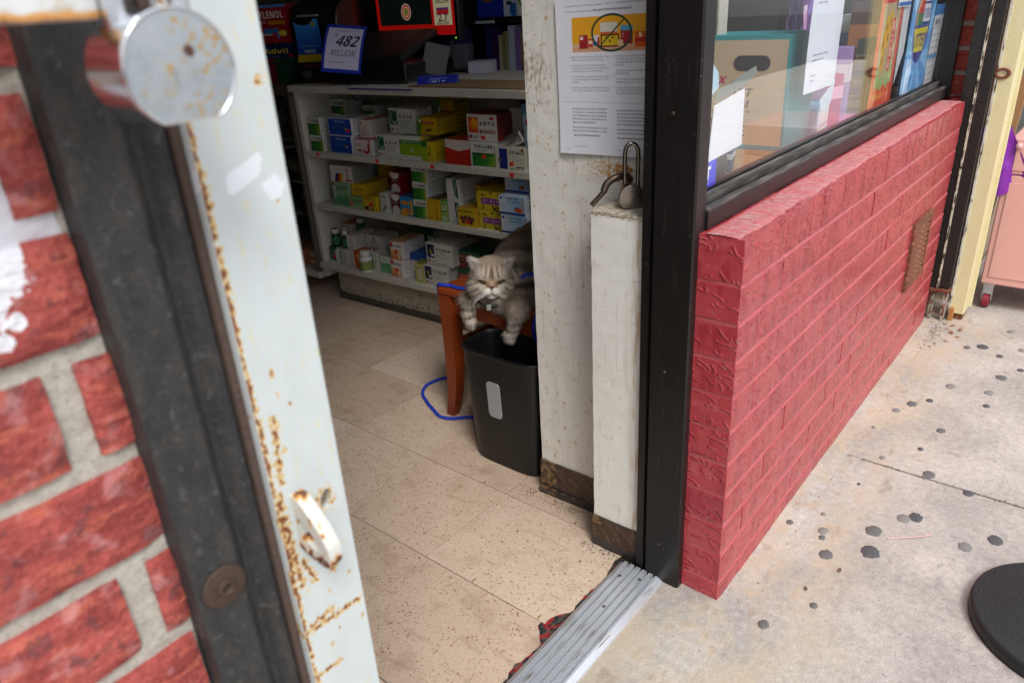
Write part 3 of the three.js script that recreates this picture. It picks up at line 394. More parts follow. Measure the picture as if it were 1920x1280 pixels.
// ---------------------------------------------------------------- storefront window frame, glass, red knee wall
M.bronze = std({ map: colourTex(256, 1024, 0.3, 1.2, (x, y) => { const n = fbm(x * 30, y * 12, 4), s = vn(x * 400, y * 300, 2); let c = mix3([31, 29, 28], [40, 36, 35], n); if (s > 0.985) c = [170, 166, 160]; return mix3(c, [62, 58, 56], 0.5 * sm(0.6, 0.8, fbm(x * 140, y * 8, 3))); }), roughness: 0.36, metalness: 0.35 });
M.bronzeWorn = std({ map: colourTex(1024, 128, 1.8, 0.1, (x, y) => { const n = fbm(x * 9, y * 60, 4); return mix3([70, 64, 62], [116, 111, 107], sm(0.35, 0.75, n)); }), roughness: 0.5, metalness: 0.4 });
{
  const w = thing('storefront_window', 'dark bronze metal shop window with a large glass pane', 'window');
  mesh('mullion', prism([[1.174, -0.6745], [1.174, -0.658], [1.184, -0.6565], [1.184, -0.6505], [1.1705, -0.6495], [1.1665, -0.6455], [1.1665, -0.5690], [1.1700, -0.5655], [1.2075, -0.5655], [1.2075, -0.60], [1.2075, -0.66], [1.2955, -0.66], [1.2955, -0.6635], [1.1885, -0.6635], [1.1885, -0.6745]], 0.002, 2.25), M.bronze, w);
  mesh('mullion', bx(3.102, 3.139, 0.812, 2.25, -0.63, -0.553, 0.002), M.bronze, w);
  mesh('bottom_rail', bx(1.209, 3.101, 0.813, 0.846, -0.64, -0.5605, 0.0015), M.bronze, w);
  mesh('stop_bead', bx(1.209, 3.101, 0.8465, 0.8515, -0.578, -0.5605, 0.001), M.bronzeWorn, w);
  mesh('stop_bead', bx(1.209, 3.101, 0.8465, 0.866, -0.598, -0.588, 0.001), M.bronzeWorn, w);
  mesh('inner_bead', bx(1.209, 3.101, 0.8465, 0.866, -0.628, -0.608, 0.001), M.bronze, w);
  mesh('head_rail', bx(1.209, 3.101, 2.17, 2.25, -0.64, -0.5605), M.bronze, w);
  mesh('glass_pane', bx(1.209, 3.101, 0.852, 2.169, -0.6055, -0.6005), phys({ color: 0xffffff, transmission: 1, thickness: 0, roughness: 0.01, ior: 1.5 }), w);
  for (const [x, y] of [[1.1664, 0.53], [1.1664, 0.105], [1.1664, 1.02]]) { const s = mesh('screw', lathe([[0, 0.0016], [0.003, 0.0012], [0.0036, 0]], 14), M.rustySteel, w); s.rotation.z = PI / 2; s.position.set(x, y, -0.615); }
}
const worm = canvasTex(1024, 1024, (g, w, h) => { // curled tool marks of rustic brick, as heights
  g.fillStyle = '#6e6e6e'; g.fillRect(0, 0, w, h); const r = rng(77); g.lineCap = 'round';
  for (let k = 0; k < 400; k++) { const x = r() * w, y = r() * h, R = 9 + r() * 18, a = r() * 7, l = 0.8 + r() * 1.9; for (const [lw, c] of [[19, '#727272'], [16, '#7a7a7a'], [13, '#868686'], [10.5, '#969696'], [8, '#a8a8a8'], [6, '#bababa'], [4, '#c8c8c8'], [2, '#d2d2d2']]) { g.strokeStyle = c; g.lineWidth = lw; for (const [ox, oy] of [[0, 0], [-w, 0], [0, -h]]) { g.beginPath(); g.ellipse(x + ox, y + oy, R * (1 + (k % 3) * 0.5), R * 0.6, a * 0.2, a, a + l); g.stroke(); } } }
}, false); worm.wrapS = worm.wrapT = THREE.RepeatWrapping; worm.repeat.set(1 / 0.62, 1 / 0.42);
const redTex = (seed, pale) => colourTex(1024, 512, 1.0, 0.5, (x, y) => { const X = x + seed, n = fbm(X * 9, y * 14, 4), f = fbm(X * 120, y * 120, 3), v = fbm(X * 26, y * 5, 3); let c = mix3([156, 50, 58], [178, 70, 74], n); c = mix3(c, [138, 38, 48], 0.5 * sm(0.52, 0.66, v)); c = mix3(c, [196, 120, 116], (pale ?? 0.28) * sm(0.54, 0.72, fbm(X * 34 + 5, y * 34, 4))); const g = (f - 0.5) * 20; c = [c[0] + g, c[1] + g * 0.6, c[2] + g * 0.6]; const chip = fbm(X * 80 + 31, y * 80, 3); return mix3(c, [150, 130, 120], 0.8 * sm(0.76, 0.8, chip)); });
M.red = [0, 4, 9].map((s) => std({ map: redTex(s), bumpMap: worm, bumpScale: 0.004, roughness: 0.28 }));
M.redJointLit = std({ map: colourTex(512, 128, 0.8, 0.2, (x, y) => { const n = fbm(x * 22, y * 60, 4); return mix3([166, 70, 76], [186, 98, 101], n); }), roughness: 0.42, bumpMap: paintBump, bumpScale: 0.001 });  // red joint paint, pinker than the bricks: light on the joint lips put into colour
M.redTop = std({ map: colourTex(1024, 256, 1.0, 0.1, (x, z) => { const X = x * 1; const n = fbm(X * 20, z * 90, 4), l = fbm(X * 160, z * 22, 3); let c = mix3([168, 72, 78], [190, 118, 116], n); return mix3(c, [168, 158, 150], 0.75 * sm(0.5, 0.68, l)); }), roughness: 0.6, bumpMap: paintBump, bumpScale: 0.003 });
{
  const w = thing('knee_wall', 'low glossy red painted brick wall under the shop window', 'brick wall');
  const core = new THREE.BoxGeometry(1.804, 0.80, 0.10, 160, 60, 2); roughen(core, 0.0011, 60, 3); core.translate(2.0925, 0.40, -0.5350); mesh('joint_core', metreUV(core), M.redJointLit, w);
  for (let k = 0; k < 10; k++) { const y = 0.7265 - k * 0.0755, q = new THREE.PlaneGeometry(1.813, 0.0102, 180, 2), p = q.attributes.position; for (let i = 0; i < p.count; i++) { const v = 0.5 - p.getY(i) / 0.0102; p.setZ(i, -0.4850 + 0.0044 * v + 0.0012 * (fbm(p.getX(i) * 40 + k * 7, v, 3) - 0.5)); } q.computeVertexNormals(); q.translate(2.0935, y, 0); mesh('painted_lit_joint', metreUV(q), M.redJointLit, w); const q2 = new THREE.PlaneGeometry(0.112, 0.0102, 20, 2); q2.rotateY(-PI / 2); q2.translate(1.1885, y, -0.537); mesh('painted_lit_joint', metreUV(q2), M.redJointLit, w); }
  const r = rng(31), P = 0.0755; let row = 0;
  for (let y = 0.7265 - P; y > -0.06; y -= P, row++) {
    const h = P - 0.0088, y0 = Math.max(-0.02, y + 0.0044), hh = y + P - 0.0044 - y0; if (hh < 0.02) continue;
    for (let x = 1.187 - (row % 2 ? 0.1 : 0), k = 0; x < 3.0; x += 0.2035, k++) {
      const a = Math.max(x, 1.187), b = Math.min(x + 0.2033, 3.0); if (b - a < 0.02) continue;
      const g = brickGeo(b - a, hh, 0.11, row * 17 + k, 0.0009); g.translate((a + b) / 2, y0 + hh / 2, 0); metreUV(g, row * 0.37 + k * 0.11, row * 0.21, 0); const m = mesh('brick', g, M.red[(row + k) % 3], w); m.position.z = -0.5355 + (r() - 0.5) * 0.0022; m.rotation.z = (r() - 0.5) * 0.002;
    }
  }
  for (let x = 1.187, k = 0; x < 2.99; x += 0.0685, k++) { // rowlock course on edge along the top
    const b = Math.min(x + 0.0676, 3.001); const g = brickGeo(b - x, 0.0815, 0.12, 400 + k, 0.0007); g.translate((x + b) / 2, 0.7715, 0); metreUV(g, k * 0.13, 0.1, 0);
    const m = mesh('rowlock_brick', g, M.red[k % 3], w); m.position.z = -0.5395 + (r() - 0.5) * 0.0016; m.position.y = (r() - 0.5) * 0.0015;
  }
  const cap = new THREE.PlaneGeometry(1.812, 0.066, 220, 8); cap.rotateX(-PI / 2); roughen(cap, 0.0012, 40, 12, 'y'); cap.translate(2.0935, 0.8138, -0.5205); { const p = cap.attributes.position; for (let i = 0; i < p.count; i++) if (p.getZ(i) > -0.4885) p.setXYZ(i, p.getX(i), p.getY(i) - 0.0025, p.getZ(i) - 0.001 + 0.0015 * fbm(p.getX(i) * 60, 2, 3)); cap.computeVertexNormals(); } mesh('wall_cap', metreUV(cap), M.redTop, w);
}
{ // rusted vent in the knee wall
  const v = thing('vent_grille', 'small rusty louvred vent grille set in the red brick wall', 'vent', [2.515, 0.278, -0.4775]);
  M.rust = std({ map: colourTex(256, 256, 0.25, 0.25, (x, y) => { const n = fbm(x * 60, y * 60, 4); let c = mix3([92, 58, 46], [128, 74, 46], n); c = mix3(c, [188, 140, 96], sm(0.6, 0.72, fbm(x * 90 + 4, y * 90, 4))); return mix3(c, [130, 44, 48], 0.6 * sm(0.55, 0.65, fbm(x * 14, y * 14 + 6, 3))); }), roughness: 0.75, metalness: 0.2 });
  const W = 0.235, Hh = 0.226; mesh('frame', merge([bx(0, W, 0, 0.02, -0.008, 0.006), bx(0, W, Hh - 0.02, Hh, -0.008, 0.006), bx(0, 0.02, 0.02, Hh - 0.02, -0.008, 0.006), bx(W - 0.02, W, 0.02, Hh - 0.02, -0.008, 0.006)]), M.rust, v);
  mesh('backing', bx(0.015, W - 0.015, 0.015, Hh - 0.015, -0.006, -0.003), plain('#3d2a25', 0.9), v);
  for (let k = 0; k < 11; k++) { const s = mesh('louvre', bx(0.02, W - 0.02, -0.0012, 0.0012, -0.006, 0.006), M.rust, v); s.position.set(0, 0.028 + k * 0.017, 0); s.rotation.x = 0.75; }
}
// ---------------------------------------------------------------- front above the openings, and the far left of the front
{
  const f = thing('shop_front_wall', 'brick front of the shop above the doorway and window', 'brick wall');
  mesh('wall_head', bx(-2.7, 4.5, 2.252, 3.8, -0.75, -0.5), M.brickFar, f); mesh('wall_side', bx(-2.7, -0.56, 0, 2.25, -0.75, -0.49), M.brickFar, f);
}
{ // unpainted brick pier beyond the window, its foot painted red
  const w = thing('brick_pier', 'narrow brick pier with grey mortar beyond the shop window, painted red below', 'brick pier');
  const pm = colourTex(256, 1024, 0.3, 1.2, (x, y) => { const n = fbm(x * 120, y * 120, 4); return y < 0.8 + 0.03 * fbm(x * 30, 2, 3) ? [126, 40, 46] : mix3([120, 112, 104], [160, 152, 142], n); }, 3.1, 0);
  mesh('mortar', bx(3.144, 3.41, 0, 2.25, -0.66, -0.505), std({ map: pm, roughness: 0.9 }), w); const r = rng(9);
  const pb = [0, 1].map((s) => std({ map: colourTex(512, 512, 0.4, 0.4, (x, y) => { const n = fbm(x * 30 + s * 9, y * 40, 4); let c = mix3([120, 44, 36], [158, 66, 50], n); return mix3(c, [176, 116, 84], 0.6 * sm(0.66, 0.75, fbm(x * 60, y * 60 + s, 3))); }), bumpMap: brickBump, bumpScale: 0.004, roughness: 0.88 }));
  for (let n = 0; n < 27; n++) { const y = 0.012 + n * 0.0805; for (const [a, b] of n % 2 ? [[3.14, 3.235], [3.248, 3.41]] : [[3.14, 3.34], [3.353, 3.41]]) { const g = brickGeo(b - a, 0.0645, 0.06, n * 3 + a); g.translate((a + b) / 2, y + 0.0345, -0.530); metreUV(g, n * 0.21, n * 0.1); const m = mesh('brick', g, y < 0.79 ? M.red[n % 3] : pb[n % 2], w); m.position.z = (r() - 0.5) * 0.003; } }
}
// ---------------------------------------------------------------- counter with open shelves (front runs along u, into the shop counter along v)
const CA = Math.atan(0.045), CS = Math.sin(CA), CC = Math.cos(CA), COUNTER_TURN = -PI / 2 + CA;
const LOC = (u, y, v) => [1.93 + CS * u + CC * v, y, -2.73 + CC * u - CS * v];
const SHELF_A = 0.672, SHELF_B = 0.443, SHELF_C = 0.17, TOP = 0.942;
M.shelfPaint = std({ map: colourTex(1024, 512, 1.3, 0.65, (x, y) => { const n = fbm(x * 20, y * 30, 4), d = fbm(x * 70, y * 90 + 4, 4); let c = mix3([198, 194, 182], [214, 211, 202], n); c = mix3(c, [168, 156, 136], 0.5 * sm(0.6, 0.75, d)); const chip = fbm(x * 70 + 8, y * 160, 3); return mix3(c, [84, 72, 58], 0.8 * sm(0.74, 0.79, chip)); }), roughness: 0.55 });
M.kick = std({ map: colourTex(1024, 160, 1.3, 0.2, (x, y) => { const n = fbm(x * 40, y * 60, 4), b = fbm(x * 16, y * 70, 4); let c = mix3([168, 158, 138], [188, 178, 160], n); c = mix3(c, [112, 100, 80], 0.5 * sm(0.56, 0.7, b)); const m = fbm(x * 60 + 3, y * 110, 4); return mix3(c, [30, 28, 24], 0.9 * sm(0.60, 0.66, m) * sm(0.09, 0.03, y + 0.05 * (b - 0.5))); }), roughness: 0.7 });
// local frame: x along the front towards the street, z = 0 the front plane, -z into the counter
{
  const c = thing('display_counter', 'white painted sales counter with three open shelves of medicine', 'counter', LOC(0, 0, 0), COUNTER_TURN);
  const D = -0.42;
  mesh('side_panel', bx(-0.058, -0.036, 0.1, 0.914, D, -0.001), M.shelfPaint, c); mesh('side_panel', bx(1.175, 1.197, 0.0, 0.914, D, -0.001), M.shelfPaint, c);
  mesh('back_panel', bx(-0.036, 1.175, 0.12, 0.914, D, D + 0.012), M.shelfPaint, c);
  mesh('shelf', bx(-0.0355, 1.1745, SHELF_A - 0.024, SHELF_A, D + 0.013, 0.0, 0.002), M.shelfPaint, c); mesh('shelf', bx(-0.0355, 1.1745, SHELF_B - 0.024, SHELF_B, D + 0.013, 0.0, 0.002), M.shelfPaint, c);
  mesh('bottom_shelf', bx(-0.056, 1.21, SHELF_C - 0.026, SHELF_C, D + 0.013, 0.014, 0.003), M.shelfPaint, c);
  mesh('kick_board', bx(0.02, 1.2, 0.0, SHELF_C - 0.0262, D + 0.02, -0.022), M.kick, c);
  mesh('base_strip', bx(0.02, 1.2, 0.0, 0.03, -0.0215, -0.012, 0.003), plain('#4a4238', 0.8), c);
  mesh('worktop', bx(-0.075, 1.25, 0.9145, TOP, -0.75, 0.012, 0.003), M.shelfPaint, c);
  mesh('cabinet', bx(-0.075, 1.25, 0, 0.914, -0.75, D - 0.003), M.shelfPaint, c);
}
// ------------------------------------------------ printed cartons: all prints on one sheet, 256 x 128 a design (front, side, top)
const DESIGN = {}; let cells = 0; const painters = [];
function design(name, top, side, front) { DESIGN[name] = cells++; painters.push([top, side, front]); }
const R_ = (g, c, x, y, w, h) => { g.fillStyle = c; g.fillRect(x, y, w, h); }, E_ = (g, c, x, y, a, b, t = 0) => { g.fillStyle = c; g.beginPath(); g.ellipse(x, y, a, b, t, 0, 2 * PI); g.fill(); };
const T_ = (g, c, s, x, y, size, w, font = 'bold') => { g.fillStyle = c; g.font = font + ' ' + size + 'px sans-serif'; g.fillText(s, x, y, w); };
// every front is 160 x 124
design('green_white', '#d8dad2', '#d3d6cf', (g) => { R_(g, '#dfe0da', 0, 0, 160, 124); const gr = g.createLinearGradient(0, 0, 160, 0); gr.addColorStop(0, '#1f6b2c'); gr.addColorStop(0.65, '#3f8a2e'); gr.addColorStop(1, '#c4c630'); g.fillStyle = gr; g.fillRect(0, 46, 160, 78); R_(g, '#0e3a1e', 0, 44, 160, 6); glyphs(g, 26, 14, 24, 5, '#2b2b2b', 3); R_(g, '#333', 4, 4, 10, 5); R_(g, '#333', 146, 4, 10, 5); });
design('bright_blue', '#d0d2d8', '#d4d6da', (g) => { R_(g, '#cfd8e6', 0, 0, 160, 124); R_(g, '#1647b4', 5, 5, 150, 114); glyphs(g, 44, 16, 18, 4, '#b6c8f0', 5); lines(g, 30, 50, 70, 4, 8, '#4f9a8a', 2); E_(g, '#7c6a30', 112, 66, 14, 8); E_(g, '#d8c8a0', 122, 78, 10, 6); lines(g, 30, 104, 90, 1, 6, '#88a4e0', 2); });
design('pink_loop', '#c22a30', '#d8d2d4', (g) => { R_(g, '#e0d2d2', 0, 0, 160, 124); g.strokeStyle = '#b02638'; g.lineWidth = 20; g.beginPath(); g.moveTo(132, 26); g.lineTo(128, 70); g.arc(106, 78, 22, 0, PI); g.stroke(); lines(g, 14, 28, 70, 3, 9, '#8a7a7c', 3); R_(g, '#6a4a18', 30, 78, 34, 16); R_(g, '#c22a30', 128, 6, 16, 12); lines(g, 10, 104, 60, 1, 5, '#555', 2); });
design('oval_green', '#c9cfc8', '#d6d8d2', (g) => { R_(g, '#dcdcd6', 0, 0, 160, 124); R_(g, '#15503c', 6, 10, 48, 72); g.strokeStyle = '#b9cfc0'; g.lineWidth = 3; g.beginPath(); g.ellipse(34, 42, 20, 28, 0.2, 0, 7); g.stroke(); E_(g, '#9fb3a4', 34, 72, 12, 9); glyphs(g, 62, 30, 20, 4, '#2a3230', 8); lines(g, 62, 58, 80, 3, 9, '#70746e', 3); lines(g, 62, 86, 60, 2, 7, '#8c8c86', 2); E_(g, '#a03028', 14, 104, 7, 7); lines(g, 26, 102, 44, 1, 6, '#8a4a40', 4); });
design('lime', '#8d8a80', '#d0bb28', (g) => { R_(g, '#e0e0d8', 0, 0, 160, 124); R_(g, '#8fb81e', 0, 22, 160, 78); R_(g, '#2e7c34', 0, 22, 160, 20); glyphs(g, 16, 24, 15, 6, '#e8efe0', 4, 1.5); lines(g, 44, 54, 74, 1, 6, '#516a12', 3); E_(g, '#c8d4a8', 92, 74, 11, 11); lines(g, 8, 108, 70, 1, 6, '#666', 3); });
design('lime_yellow', '#7b5a48', '#d8b81a', (g) => { R_(g, '#d8c020', 0, 0, 160, 124); R_(g, '#2e7c34', 0, 0, 80, 36); R_(g, '#9cbc26', 0, 36, 80, 80); glyphs(g, 96, 30, 26, 1, '#3a2a10', 4); E_(g, '#4a3414', 104, 74, 12, 14); lines(g, 88, 60, 50, 2, 8, '#6a4c14', 2); });
design('yellow_leaf', '#c79c1a', '#c4a41c', (g) => { R_(g, '#d2ac18', 0, 0, 160, 124); g.fillStyle = '#5f9a2a'; g.beginPath(); g.moveTo(0, 0); g.lineTo(40, 0); g.quadraticCurveTo(44, 70, 10, 124); g.lineTo(0, 124); g.fill(); R_(g, '#b83226', 40, 26, 100, 22); glyphs(g, 48, 29, 15, 5, '#f0d8b8', 6); E_(g, '#e8e0d0', 22, 26, 12, 12); E_(g, '#5a3018', 84, 90, 10, 13); E_(g, '#5a3018', 106, 88, 12, 10); });
design('orange_white', '#c23c2a', '#d8ccc0', (g) => { R_(g, '#dcd4cc', 0, 0, 160, 124); g.fillStyle = '#c92c18'; g.beginPath(); g.moveTo(0, 38); g.lineTo(86, 56); g.lineTo(160, 40); g.lineTo(160, 124); g.lineTo(0, 124); g.fill(); glyphs(g, 66, 60, 16, 3, '#7c1a10', 4, 1.3); lines(g, 20, 84, 110, 3, 9, '#9a2414', 2); lines(g, 14, 14, 20, 2, 8, '#a05a50', 2); });
design('red_picture', '#8c2a28', '#7c2a2a', (g) => { R_(g, '#dcd8cf', 0, 0, 160, 124); const gr = g.createRadialGradient(42, 44, 4, 36, 50, 46); gr.addColorStop(0, '#f0b820'); gr.addColorStop(0.5, '#d86018'); gr.addColorStop(1, '#b82a18'); g.fillStyle = gr; g.fillRect(8, 14, 52, 72); E_(g, '#e8a418', 40, 34, 14, 16); glyphs(g, 64, 32, 20, 4, '#2a2624', 9); R_(g, '#b08884', 80, 70, 70, 18); R_(g, '#5a5450', 66, 70, 12, 18); E_(g, '#a02a24', 132, 18, 11, 7); E_(g, '#3a4a90', 16, 104, 10, 10); E_(g, '#c04030', 16, 108, 7, 6); lines(g, 30, 100, 44, 2, 7, '#4a5a90', 4); });
design('green_liquid', '#c8ccc4', '#cfd2cc', (g) => { R_(g, '#dadcd6', 0, 0, 160, 124); glyphs(g, 28, 10, 19, 6, '#30343a', 12); lines(g, 42, 36, 84, 1, 6, '#6a6e6a', 4); const gr = g.createLinearGradient(0, 50, 160, 124); gr.addColorStop(0, '#1b6a28'); gr.addColorStop(0.6, '#2f8a34'); gr.addColorStop(1, '#b8bc2c'); g.fillStyle = gr; g.fillRect(10, 50, 150, 66); R_(g, '#0f4a24', 28, 54, 120, 8); });
design('navy_cream', '#cfcab6', '#d6d0b8', (g) => { R_(g, '#dcd7c4', 0, 0, 160, 124); R_(g, '#1a2a86', 22, 10, 44, 106); g.strokeStyle = '#e8e4d8'; g.lineWidth = 1; E_(g, '#6c6250', 26, 70, 11, 12); E_(g, '#3c4258', 27, 70, 6, 7); glyphs(g, 74, 20, 17, 5, '#33363c', 14, 1.02); lines(g, 76, 46, 64, 1, 5, '#666', 2); lines(g, 92, 58, 50, 3, 7, '#8a867c', 2); R_(g, '#1a2a86', 112, 100, 42, 6); E_(g, '#2a7a50', 88, 112, 5, 5); lines(g, 96, 110, 40, 1, 5, '#4a7a64', 3); E_(g, '#a02a30', 146, 14, 7, 6); });
design('blue_spine', '#b8b2a8', '#cbc6bc', (g) => { R_(g, '#c9c4ba', 0, 0, 160, 124); R_(g, '#1f5a8c', 0, 52, 44, 72); g.strokeStyle = '#6a665e'; g.lineWidth = 3; g.beginPath(); g.ellipse(24, 20, 10, 12, 0, 0, 7); g.stroke(); glyphs(g, 52, 18, 20, 4, '#4a4a4a', 16, 1.2); lines(g, 54, 48, 94, 5, 10, '#8a857c', 3); });
design('rainbow', '#c6c4c0', '#8e938c', (g) => { R_(g, '#dcd9d6', 0, 0, 160, 124); ['#4a2a86', '#5a2a40', '#b83220', '#d88a18', '#d8c020'].forEach((c, i) => { g.fillStyle = c; g.beginPath(); g.moveTo(40 + i * 11, 58); g.lineTo(52 + i * 11, 58); g.lineTo(38 + i * 11, 124); g.lineTo(26 + i * 11, 124); g.fill(); }); R_(g, '#b03a40', 118, 10, 6, 104); R_(g, '#b03a40', 110, 28, 30, 5); R_(g, '#8a4a3a', 106, 100, 40, 14); glyphs(g, 26, 24, 18, 5, '#b8b0aa', 20); });
design('pale_green', '#7ea886', '#9ab49c', (g) => { R_(g, '#86b48c', 0, 0, 160, 124); R_(g, '#5fa06e', 0, 74, 160, 50); R_(g, '#c03430', 8, 6, 22, 16); R_(g, '#ded8d0', 12, 24, 20, 60); glyphs(g, 15, 28, 12, 4, '#404040', 22, 1.1, true); glyphs(g, 46, 22, 19, 5, '#35584a', 23); g.strokeStyle = '#467a52'; g.lineWidth = 3; g.beginPath(); g.moveTo(90, 110); g.quadraticCurveTo(100, 92, 120, 84); g.moveTo(104, 100); g.lineTo(128, 104); g.stroke(); });
design('yellow_band', '#b89416', '#cda91c', (g) => { R_(g, '#d8b41c', 0, 0, 160, 124); glyphs(g, 40, 44, 26, 4, '#2e2a14', 25); lines(g, 40, 82, 100, 1, 6, '#6a5410', 4); E_(g, '#b8a0b0', 14, 62, 10, 16); R_(g, '#b8901a', 40, 12, 100, 4); });
design('green_script', '#6f9c6a', '#7aa070', (g) => { R_(g, '#84ac72', 0, 0, 160, 124); glyphs(g, 34, 26, 28, 4, '#26422a', 28); R_(g, '#9cc08c', 0, 90, 160, 34); lines(g, 50, 70, 100, 1, 6, '#4a6a44', 3); });
design('yellow_fungus', '#b8981c', '#c9ae20', (g) => { R_(g, '#cdae20', 0, 0, 160, 124); glyphs(g, 10, 10, 20, 5, '#4a3a10', 30); R_(g, '#3a2414', 14, 86, 100, 26); R_(g, '#d8c890', 60, 90, 40, 14); E_(g, '#a04030', 108, 66, 14, 16); });
design('herb_white', '#cdd2c8', '#c4c8c4', (g) => { R_(g, '#d6d8d2', 0, 0, 160, 124); glyphs(g, 20, 8, 26, 4, '#40463e', 32); lines(g, 20, 44, 110, 3, 8, '#74786e', 3); for (let i = 0; i < 9; i++) E_(g, i % 2 ? '#2f5a36' : '#4a7a4a', 40 + (i * 37) % 90, 76 + (i * 23) % 40, 14, 7, i); });
design('red_oval', '#8f1626', '#8f1626', (g) => { R_(g, '#8a1424', 0, 0, 160, 124); E_(g, '#dcd2c8', 80, 8, 76, 34); R_(g, '#2a1a1c', 14, 44, 130, 18); glyphs(g, 26, 46, 14, 6, '#e0d8d0', 33, 1.2); E_(g, '#d8d4ce', 80, 106, 72, 36); R_(g, '#d8d4ce', 8, 100, 144, 24); });
design('blue_cartoon', '#1f6fb4', '#2a78b8', (g) => { R_(g, '#2c86c6', 0, 0, 160, 124); E_(g, '#d89a2a', 66, 38, 56, 14); E_(g, '#e0a030', 60, 112, 62, 40); E_(g, '#d86a30', 96, 86, 20, 18); R_(g, '#d8a81c', 130, 14, 30, 100); glyphs(g, 30, 31, 13, 5, '#7a3a14', 36); E_(g, '#3a4a8a', 100, 120, 12, 12); });
design('yellow_column', '#5c3a24', '#c4a020', (g) => { R_(g, '#d4ac1c', 0, 0, 160, 124); glyphs(g, 112, 14, 17, 6, '#3a2e10', 38, 1.05, true); R_(g, '#b8901a', 6, 6, 90, 3); lines(g, 10, 110, 60, 1, 5, '#5a4410', 3); });
design('leaf_green', '#88b060', '#8cb468', (g) => { R_(g, '#88b45c', 0, 0, 160, 124); R_(g, '#dcd8c8', 20, 30, 120, 24); glyphs(g, 34, 32, 18, 4, '#4a3a28', 40); R_(g, '#b8cc9c', 10, 92, 140, 26); R_(g, '#3f7a3a', 0, 60, 160, 6); });
design('white_green_slash', '#cdcdca', '#d2d2d2', (g) => { R_(g, '#d8d6d6', 0, 0, 160, 124); g.fillStyle = '#14583a'; g.beginPath(); g.moveTo(80, 4); g.lineTo(130, 4); g.lineTo(142, 106); g.lineTo(96, 96); g.fill(); glyphs(g, 98, 14, 22, 4, '#c8dccc', 42, 1.0, true); lines(g, 14, 16, 40, 1, 5, '#666', 3); lines(g, 14, 50, 30, 1, 5, '#777', 3); lines(g, 40, 112, 90, 1, 5, '#777', 3); });
design('berries', '#c2921c', '#c8941c', (g) => { R_(g, '#d4b41c', 0, 0, 160, 124); glyphs(g, 32, 12, 19, 5, '#3a3014', 44); E_(g, '#a03028', 16, 20, 10, 8); for (const [x, y] of [[34, 66], [66, 60], [100, 62], [126, 70], [48, 88], [84, 84], [112, 92]]) { E_(g, '#5a1c40', x, y, 16, 14); E_(g, '#7a2a4c', x - 4, y - 4, 7, 6); } });
design('purple_plaque', '#cbb428', '#cdb42c', (g) => { R_(g, '#d2bc2a', 0, 0, 160, 124); const r = rng(5); for (let i = 0; i < 16; i++) E_(g, '#2c2a1a', r() * 160, (i % 2 ? 6 : 96) + r() * 24, 9, 4, r() * 3); R_(g, '#7c1f7a', 28, 44, 126, 42); g.strokeStyle = '#c8a8cc'; g.lineWidth = 2; g.strokeRect(32, 48, 118, 34); glyphs(g, 40, 54, 20, 5, '#d8b8dc', 46); });
design('sky_body', '#bcc8d8', '#c8d0dc', (g) => { const gr = g.createLinearGradient(0, 0, 110, 0); gr.addColorStop(0, '#dfe2e8'); gr.addColorStop(1, '#8fbbe0'); g.fillStyle = gr; g.fillRect(0, 0, 160, 124); R_(g, '#16307c', 0, 104, 160, 14); E_(g, '#1f3f8c', 14, 16, 9, 8); glyphs(g, 40, 10, 14, 5, '#28406c', 48, 1.2); glyphs(g, 48, 30, 14, 5, '#28406c', 49, 1.2); E_(g, '#8a2a18', 112, 82, 18, 15); E_(g, '#d88a3a', 108, 86, 9, 6); R_(g, '#c89a70', 140, 30, 9, 60); E_(g, '#c89a70', 144, 26, 5, 7); lines(g, 10, 44, 30, 4, 12, '#98a4b8', 2); });
design('navy_statue', '#c4c2b8', '#b8b6ae', (g) => { R_(g, '#d4d2c8', 0, 0, 160, 124); R_(g, '#141f52', 6, 8, 46, 78); E_(g, '#8a7a3a', 28, 50, 9, 18); R_(g, '#8a7a3a', 18, 40, 20, 6); R_(g, '#e0ddd6', 30, 62, 20, 14); glyphs(g, 60, 22, 19, 5, '#26262a', 50, 0.98); lines(g, 60, 50, 92, 1, 6, '#3a3a3c', 3); lines(g, 68, 64, 76, 3, 8, '#88867e', 2); R_(g, '#3a3a3a', 60, 62, 4, 14); E_(g, '#8a4a2a', 16, 104, 8, 8); lines(g, 28, 101, 40, 2, 6, '#5a5650', 3); lines(g, 60, 114, 96, 1, 5, '#55534c', 4); });
design('pale_lime', '#8a8a34', '#b4b660', (g) => { R_(g, '#bcc270', 0, 0, 160, 124); R_(g, '#3a3428', 44, 26, 64, 86); R_(g, '#e2ded2', 50, 32, 52, 74); glyphs(g, 64, 38, 20, 3, '#3a3428', 52, 1.1, true); });
design('white_orange', '#d2a078', '#dcdad6', (g) => { R_(g, '#dcd8d2', 0, 0, 160, 124); R_(g, '#c02a38', 4, 6, 34, 34); glyphs(g, 44, 22, 19, 5, '#3a4a6a', 54); const gr = g.createLinearGradient(0, 60, 0, 124); gr.addColorStop(0, '#e0b890'); gr.addColorStop(1, '#d07840'); g.fillStyle = gr; g.fillRect(0, 60, 130, 64); R_(g, '#c89060', 60, 60, 12, 64); R_(g, '#e4d8c8', 96, 66, 20, 58); });
design('orange_tall', '#c8541a', '#d8d2c8', (g) => { R_(g, '#d8561a', 0, 0, 160, 124); E_(g, '#f0d0a0', 70, 40, 22, 20); g.fillStyle = '#c04a14'; g.fillRect(20, 70, 110, 30); lines(g, 34, 76, 84, 3, 9, '#f0c8a0', 4); R_(g, '#d8d0c4', 146, 0, 14, 124); });
